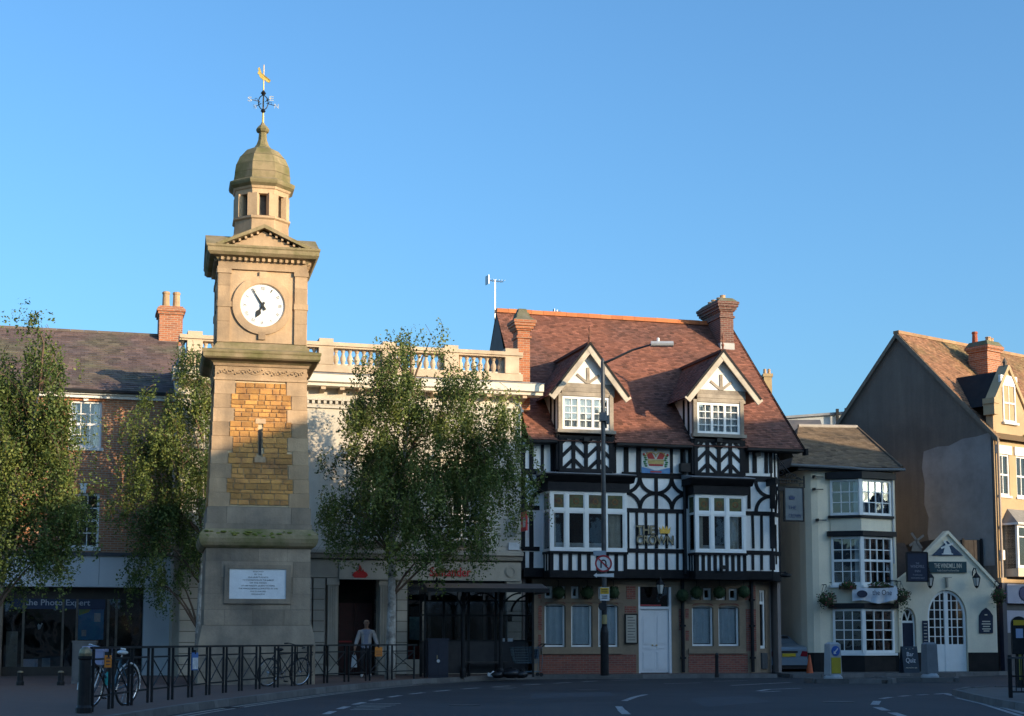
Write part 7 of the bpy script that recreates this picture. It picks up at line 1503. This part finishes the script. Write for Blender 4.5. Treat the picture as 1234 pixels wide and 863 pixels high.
# ------------------------------------------------------------------ silver saloon seen from behind
SIL = M('silver_paint', (.22, .29, .36), (.20, .27, .34), scale=2, rough=.28, metal=.45, fine=.02)
cb = thing('parked_car', 'silver saloon car parked in the alley, seen from behind', 'car', 9.86, 55.05, 0.0, 14)
st = [(0, .66, .34, .92, .55, .92), (.06, .76, .26, .98, .66, .99), (.30, .80, .22, 1.02, .70, 1.04), (.75, .82, .20, 1.03, .62, 1.12), (1.25, .83, .20, 1.0, .56, 1.40), (1.9, .84, .20, .98, .56, 1.44), (2.6, .84, .20, .96, .56, 1.40), (3.3, .83, .20, .92, .62, 1.0), (4.0, .80, .22, .84, .62, .86), (4.35, .70, .30, .70, .5, .72)]
vs = []; 
for y, w, zl, zs, wt, zt_ in st: vs += [(-w * .9, y, zl), (-w, y, (zl + zs) / 2), (-w * .97, y, zs), (-wt, y, zt_), (wt, y, zt_), (w * .97, y, zs), (w, y, (zl + zs) / 2), (w * .9, y, zl)]
fs = [tuple(range(8)), tuple(range(len(vs) - 1, len(vs) - 9, -1))]
for i in range(len(st) - 1):
    for k in range(8): fs.append((i * 8 + k, i * 8 + (k + 1) % 8, (i + 1) * 8 + (k + 1) % 8, (i + 1) * 8 + k))
part('body', MB().add(vs, [f[::-1] for f in fs]), SIL, cb, smooth=False)
part('rear_window', MB().add([(-.54, .80, 1.135), (.54, .80, 1.135), (.50, 1.22, 1.39), (-.50, 1.22, 1.39)], [(0, 1, 2, 3)]), SK, cb); part('bumper', MB().box(-.78, .78, -.06, .1, .36, .58).box(-.8, -.7, -.03, .3, .36, .58).box(.7, .8, -.03, .3, .36, .58), SIL, cb); part('bumper_valance', MB().box(-.72, .72, -.02, .1, .22, .355), SK, cb)
part('boot_handle', MB().box(-.34, .34, -.025, .02, .79, .86), SK, cb); pl = part('number_plate', MB().box(-.26, .26, -.03, .0, .66, .775), M('plate_yellow', (.40, .30, .02), rough=.5), cb)
for s_ in (-1, 1):
    part('tail_light', MB().prism([(s_ * .44, .68), (s_ * .70, .66), (s_ * .72, .84), (s_ * .52, .86)][::s_], -.02, .06), M('tail_red', (.16, .012, .02), rough=.15), cb); part('side_window', MB().add([(s_ * .825, 1.3, 1.0), (s_ * .825, 2.7, .98), (s_ * .60, 2.5, 1.36), (s_ * .60, 1.45, 1.38)], [(0, 1, 2, 3)[::s_]]), SK, cb)
    for y in (.85, 3.5): wv = part('wheel', MB().tube([(s_ * .70, y, .31), (s_ * .86, y, .31)], .31, 18), RUB, cb); part('rim', MB().tube([(s_ * .855, y, .31), (s_ * .87, y, .31)], .2, 14), STEEL, wv)
part('exhaust', MB().tube([(-.5, -.03, .25), (-.5, .3, .25)], .03, 8), STEEL, cb)
# ================================================================== man standing behind the railing
SKIN = M('skin', (.34, .20, .14), (.30, .17, .12), scale=9, rough=.6); JKT = M('pale_jacket', (.42, .40, .40), (.35, .34, .34), scale=5, rough=.9, bump=.3, bs=40); TEE = M('blue_grey_shirt', (.26, .29, .38), (.22, .25, .33), scale=6, rough=.9); TRO = M('dark_trousers', (.02, .021, .026), (.03, .031, .036), scale=5, rough=.9); SHO = M('white_trainers', (.62, .62, .62), (.5, .5, .5), scale=9, rough=.6)
def skin_mesh(verts, edges, root=0, sub=2):
    me = bpy.data.meshes.new('s'); me.from_pydata([v[0] for v in verts], edges, []); ob = bpy.data.objects.new('s', me); col.objects.link(ob)
    md = ob.modifiers.new('k', 'SKIN'); md.use_smooth_shade = True
    for i, v in enumerate(verts):
        sv = me.skin_vertices[0].data[i]; r = v[1]; sv.radius = r if isinstance(r, tuple) else (r, r); sv.use_root = i == root
    sb_ = ob.modifiers.new('u', 'SUBSURF'); sb_.levels = sub; sb_.render_levels = sub
    bpy.context.view_layer.update(); dg = bpy.context.evaluated_depsgraph_get(); out = bpy.data.meshes.new_from_object(ob.evaluated_get(dg)); bpy.data.objects.remove(ob); return out
X, Y = ground(441, 816.2, PZ); pe = thing('person', 'man in pale jacket and dark trousers walking behind the railing', 'person', X, Y, PZ, 4)
# body (one continuous figure: trunk, neck, head, arms, legs)
V = [((0, 0, .90), (.155, .11)), ((0, .0, 1.08), (.145, .105)), ((0, .01, 1.28), (.165, .11)), ((0, .015, 1.40), (.13, .085)), ((0, 0, 1.47), .055), ((0, -.02, 1.54), .062), ((0, -.03, 1.61), (.078, .09)), ((0, -.025, 1.68), (.072, .085)), ((0, -.02, 1.73), (.05, .06)),
     ((-.18, .01, 1.37), .062), ((-.27, -.02, 1.13), .05), ((-.33, -.10, .92), .04), ((-.345, -.13, .84), (.028, .04)),
     ((.18, .01, 1.37), .062), ((.28, -.02, 1.14), .05), ((.34, -.12, .95), .04), ((.355, -.16, .87), (.028, .04)),
     ((-.10, .0, .82), .095), ((-.12, -.06, .48), .065), ((-.12, .03, .10), .045), ((-.125, -.02, .055), .045), ((-.13, -.13, .035), (.045, .03)),
     ((.10, .0, .82), .095), ((.11, .0, .48), .065), ((.12, .08, .10), .045), ((.12, .03, .055), .045), ((.125, -.08, .035), (.045, .03))]
E_ = [(0, 1), (1, 2), (2, 3), (3, 4), (4, 5), (5, 6), (6, 7), (7, 8), (3, 9), (9, 10), (10, 11), (11, 12), (3, 13), (13, 14), (14, 15), (15, 16), (0, 17), (17, 18), (18, 19), (19, 20), (20, 21), (0, 22), (22, 23), (23, 24), (24, 25), (25, 26)]
me = skin_mesh(V, E_); me.name = 'body'
for m_ in (SKIN, TEE, TRO, SHO): me.materials.append(m_)
for p in me.polygons:
    z, x = p.center.z, abs(p.center.x); p.material_index = 0 if z > 1.44 or (x > .30 and z < .97) else 2 if z < .90 and x < .28 and z > .09 else 3 if z <= .09 else 1
part('body', me, None, pe, smooth=False)
# jacket: open shell over trunk and sleeves
V2 = [((0, .015, .92), (.185, .14)), ((0, .015, 1.10), (.17, .13)), ((0, .02, 1.28), (.19, .135)), ((0, .025, 1.41), (.15, .10)), ((-.19, .01, 1.37), .082), ((-.275, -.02, 1.13), .068), ((-.325, -.095, .94), .056), ((.19, .01, 1.37), .082), ((.285, -.02, 1.14), .068), ((.335, -.11, .97), .056)]
me = skin_mesh(V2, [(0, 1), (1, 2), (2, 3), (3, 4), (4, 5), (5, 6), (3, 7), (7, 8), (8, 9)]); me.name = 'jacket'; me.materials.clear(); me.materials.append(JKT)
import bmesh
bm = bmesh.new(); bm.from_mesh(me); bmesh.ops.delete(bm, geom=[f for f in bm.faces if f.calc_center_median().y < -.06 and abs(f.calc_center_median().x) < .085], context='FACES'); bm.to_mesh(me); bm.free()
part('jacket', me, None, pe)
# face, ears, thin hair
hd = MB(); part('nose', MB().prism([(-.014, 1.60), (.014, 1.60), (.006, 1.645), (-.006, 1.645)], -.142, -.11), SKIN, pe)
for s_ in (-1, 1):
    part('ear', MB().ball((s_ * .082, -.015, 1.63), .028, 8, 5, (.4, .7, 1.1)), SKIN, pe); part('eye', MB().ball((s_ * .032, -.112, 1.648), .011, 6, 4), SK, pe); part('eyebrow', MB().box(s_ * .032 - .02, s_ * .032 + .02, -.122, -.11, 1.667, 1.674), M('grey_hair', (.12, .10, .09), (.18, .16, .14), scale=30, rough=.9), pe)
part('mouth', MB().box(-.025, .025, -.117, -.105, 1.578, 1.585), M('lips', (.16, .07, .06), rough=.6), pe)
part('hair', MB().arc(0, 1.0, .0, .0, 0, 0, 0, 1, 1).ball((0, .012, 1.665), .086, 12, 8, (.98, 1.0, .78)), MATS['grey_hair'], pe, smooth=True)
# hands with fingers
for s_ in (-1, 1):
    bx_h = Vector((-.345, -.13, .84)) if s_ < 0 else Vector((.355, -.16, .87)); hv = [(tuple(bx_h), .026), (tuple(bx_h + Vector((s_ * .005, -.01, -.05))), .028)]; he = [(0, 1)]
    for k in range(4):
        b0_ = bx_h + Vector((s_ * .004, -.028 + k * .019, -.075)); L = (.06, .075, .07, .055)[k]; i = len(hv)
        hv += [(tuple(b0_), .010), (tuple(b0_ + Vector((-s_ * .006, -.002, -L * .5))), .009), (tuple(b0_ + Vector((-s_ * .022, -.002, -L))), .007)]; he += [(1, i), (i, i + 1), (i + 1, i + 2)]
    i = len(hv); t0 = bx_h + Vector((-s_ * .005, -.035, -.03)); hv += [(tuple(t0), .011), (tuple(t0 + Vector((-s_ * .012, -.02, -.03))), .009), (tuple(t0 + Vector((-s_ * .018, -.022, -.055))), .008)]; he += [(0, i), (i, i + 1), (i + 1, i + 2)]
    me = skin_mesh(hv, he, 0, 1); me.name = 'hand'; me.materials.clear(); me.materials.append(SKIN); part('hand', me, None, pe)
hb = thing('carrier_bag', 'long pale carrier bag hanging from the man in the pale jacket', 'bag', X - .35, Y - .15, PZ, 4)
part('bag', MB().add([(-.06, -.05, .66), (.06, -.05, .66), (.06, .05, .66), (-.06, .05, .66), (-.09, -.06, .30), (.09, -.06, .30), (.09, .06, .30), (-.09, .06, .30)], [(0, 1, 5, 4), (1, 2, 6, 5), (2, 3, 7, 6), (3, 0, 4, 7), (4, 5, 6, 7)][::1]), M('bag_pale', (.42, .44, .46), (.3, .36, .42), scale=9, rough=.5), hb); part('handles', MB().tube([(-.04, 0, .66), (0, 0, .76), (.04, 0, .66)], .008, 4), MATS['bag_pale'], hb)
# ================================================================== birches
BARK = M('birch_bark', (.52, .50, .46), (.40, .37, .33), (.06, .055, .05), scale=7, rough=.85, bump=.3, bs=30, lo=.4, hi=.6)
TWIG = M('birch_twig', (.16, .10, .07), (.10, .07, .05), scale=5, rough=.9)
def leaf_mat():
    m = bpy.data.materials.new('birch_leaf'); m.use_nodes = True; nt = m.node_tree; n = nt.nodes; l = nt.links; b = n['Principled BSDF']; b.inputs['Roughness'].default_value = .55; b.inputs['Specular IOR Level'].default_value = .35
    at = n.new('ShaderNodeAttribute'); at.attribute_name = 'tint'; cr_ = n.new('ShaderNodeValToRGB'); e = cr_.color_ramp.elements; e[0].color = (.042, .078, .020, 1); e[1].color = (.31, .34, .08, 1); x = e.new(.5); x.color = (.112, .158, .042, 1); y = e.new(.93); y.color = (.22, .255, .064, 1)
    l.new(at.outputs['Fac'], cr_.inputs[0]); l.new(cr_.outputs[0], b.inputs['Base Color'])
    tr = n.new('ShaderNodeBsdfTranslucent'); l.new(cr_.outputs[0], tr.inputs[0]); mx = n.new('ShaderNodeMixShader'); mx.inputs[0].default_value = .30
    l.new(b.outputs[0], mx.inputs[1]); l.new(tr.outputs[0], mx.inputs[2]); l.new(mx.outputs[0], n['Material Output'].inputs[0]); return m
LEAF = leaf_mat()
def birch(label, base, Y0, lobes, trunk, n_strand, seed, depth=1.0, tr=.15):
    """lobes: (px, py, rx_px, ry_px, weight) measured at the trunk's own distance; they become rounded volumes as deep as wide"""
    r = random.Random(seed); o = thing('birch_tree', label, 'tree', base[0], base[1], PZ, 0, 'birches in front of the shops'); k = Y0 / FPX; B0 = Vector((base[0], base[1], PZ))
    L = []
    for px, py, rx, ry, w in lobes:
        x, z = atY(px, py, Y0); L.append((Vector((x, Y0 + r.uniform(-.5, .5) * depth, z)) - B0, rx * k, ry * k, w))
    tp = [Vector((*p,)) for p in trunk]; nseg = len(tp)
    part('trunk', MB().tube([tuple(p) for p in tp], [tr * (1 - .94 * i / (nseg - 1)) for i in range(nseg)], 9), BARK, o, smooth=True)
    tot = sum(w * a * b for _, a, b, w in L)
    for c, a, b, w in L:                                # limbs reach up into each lobe
        j = min(range(nseg), key=lambda i: abs(tp[i].z - (c.z - .9 - .25 * abs(c.x - tp[i].x)))); s_ = tp[j]; mid = s_.lerp(c, .5) + Vector((r.uniform(-.15, .15), r.uniform(-.15, .15), .35))
        part('limb', MB().tube([tuple(s_), tuple(s_.lerp(mid, .5) + Vector((0, 0, .08))), tuple(mid), tuple(c)], [.042, .034, .024, .006], 6), TWIG, o)
    lf = MB(); tg = MB(); V_ = []; F_ = []; T_ = []
    for c, a, b, w in L:
        n_ = int(n_strand * w * a * b / tot); cl = []
        for _ in range(max(3, n_ // 14)):               # leaf clumps with gaps between them
            while True:
                d = Vector((r.uniform(-1, 1), r.uniform(-1, 1), r.uniform(-1, 1)))
                if .15 < d.length < 1: break
            d = d.normalized() * d.length ** .45 * r.uniform(.85, 1.18); cl.append((d, r.gauss(.45, .20), r.uniform(.10, .26)))
        for _ in range(n_):
            d, tone, sp = r.choice(cl)
            p = c + Vector((d.x * a + r.gauss(0, sp), d.y * a * depth + r.gauss(0, sp), d.z * b + r.gauss(0, sp))); out = Vector((d.x, d.y, 0)); ln = r.uniform(.3, .75) if r.random() < .8 else r.uniform(.8, 1.3)
            dr = (Vector((r.gauss(0, .25), r.gauss(0, .25), -1)) + out * .35).normalized(); q = p.copy(); steps = int(ln / .05)
            if r.random() < .12: tg.tube([tuple(p + Vector((0, 0, .15)) - out * .2), tuple(p), tuple(p + dr * ln)], [.008, .006, .003], 3)
            for s_ in range(steps):
                q = p + dr * (ln * s_ / steps); dr = (dr + Vector((0, 0, -.05))).normalized()
                for _2 in range(2):
                    pos = q + Vector((r.gauss(0, .055), r.gauss(0, .055), r.gauss(0, .03))); u = Vector((r.gauss(0, 1), r.gauss(0, 1), r.gauss(-.7, .6))).normalized(); v = u.cross(Vector((r.gauss(0, 1), r.gauss(0, 1), r.gauss(0, 1)))).normalized(); h = r.choice((.024, .032, .04, .052)) * r.uniform(.9, 1.1)
                    i0 = len(V_); V_ += [tuple(pos - u * h), tuple(pos + v * h * .62), tuple(pos + u * h * 1.1), tuple(pos - v * h * .62)]; F_.append((i0, i0 + 1, i0 + 2, i0 + 3)); T_.append(min(1, max(0, r.gauss(tone, .16))))
    me = bpy.data.meshes.new('crown'); me.from_pydata(V_, [], F_); at = me.attributes.new('tint', 'FLOAT', 'FACE'); at.data.foreach_set('value', T_); me.materials.append(LEAF); me.update()
    part('crown', me, None, o, kind='stuff'); part('twigs', tg, TWIG, o, kind='stuff'); return o
Yb = 45.6; bx0 = atY(470, 814, Yb)[0]
birch('full crowned birch with white trunk in front of the bank', (bx0, Yb), Yb, ((492, 402, 26, 16, .45), (520, 410, 16, 12, .4), (470, 425, 18, 14, .4), (498, 452, 62, 34, .95), (556, 492, 62, 44, .9), (460, 505, 54, 48, .95), (520, 530, 70, 55, 1.0), (440, 570, 46, 46, .95), (590, 535, 42, 44, .85), (505, 590, 78, 48, 1.05), (575, 590, 48, 42, .95), (430, 615, 36, 32, .8), (480, 640, 58, 24, .8), (555, 635, 44, 24, .75), (614, 520, 20, 26, .5), (612, 575, 22, 30, .6), (404, 600, 15, 34, .4), (395, 625, 14, 14, .4), (478, 672, 14, 14, .5), (535, 665, 14, 12, .4), (590, 640, 22, 20, .45)),
      [(0, 0, 0), (.02, 0, 1.2), (.04, 0, 2.4), (.0, .05, 3.6), (.12, .05, 5.0), (.35, .0, 6.4), (.5, 0, 7.6), (.55, 0, 8.6)], 3900, 4, .85, .17)
Yb = 47.0; bx0 = atY(237, 805, Yb)[0]
birch('slender birch hanging over the shopfront just left of the tower', (bx0, Yb), Yb, ((236, 428, 20, 20, 1.2), (242, 470, 20, 34, 1.2), (208, 478, 28, 18, .6), (232, 520, 22, 40, .6), (180, 510, 30, 26, .75), (172, 545, 26, 34, .7), (205, 560, 38, 40, .85), (240, 590, 20, 50, .75), (180, 600, 34, 42, .8), (215, 630, 38, 42, .9), (166, 640, 18, 34, .5), (185, 665, 28, 28, .6), (238, 660, 16, 26, .55), (160, 685, 12, 16, .4), (206, 690, 14, 16, .45), (192, 705, 6, 12, .3)),
      [(0, 0, 0), (.04, 0, 1.4), (.08, 0, 2.8), (.1, .05, 4.2), (.05, .05, 6.0), (.08, 0, 7.2), (.05, 0, 8.2)], 1650, 9, .8, .12)
Yb = 38.5; bx0 = atY(-22, 820, Yb)[0]
birch('tall sunlit birch at the left edge in front of the brick house', (bx0, Yb), Yb, ((46, 392, 18, 20, .35), (62, 425, 22, 20, .45), (25, 440, 34, 34, .75), (72, 470, 24, 24, .5), (40, 500, 44, 44, .95), (-10, 500, 44, 60, 1), (82, 530, 28, 34, .75), (30, 560, 50, 46, 1), (80, 580, 24, 30, .7), (-20, 600, 50, 60, 1), (45, 620, 50, 44, 1), (78, 630, 16, 26, .5), (10, 660, 34, 30, .85), (60, 662, 28, 22, .6), (20, 690, 18, 14, .5), (98, 560, 12, 20, .35), (-40, 440, 34, 50, .8)),
      [(0, 0, 0), (.1, 0, 1.5), (.3, 0, 3.2), (.75, .0, 4.8), (1.0, .0, 6.0), (1.1, 0, 6.8), (1.2, 0, 7.4)], 2700, 17, .8, .14)
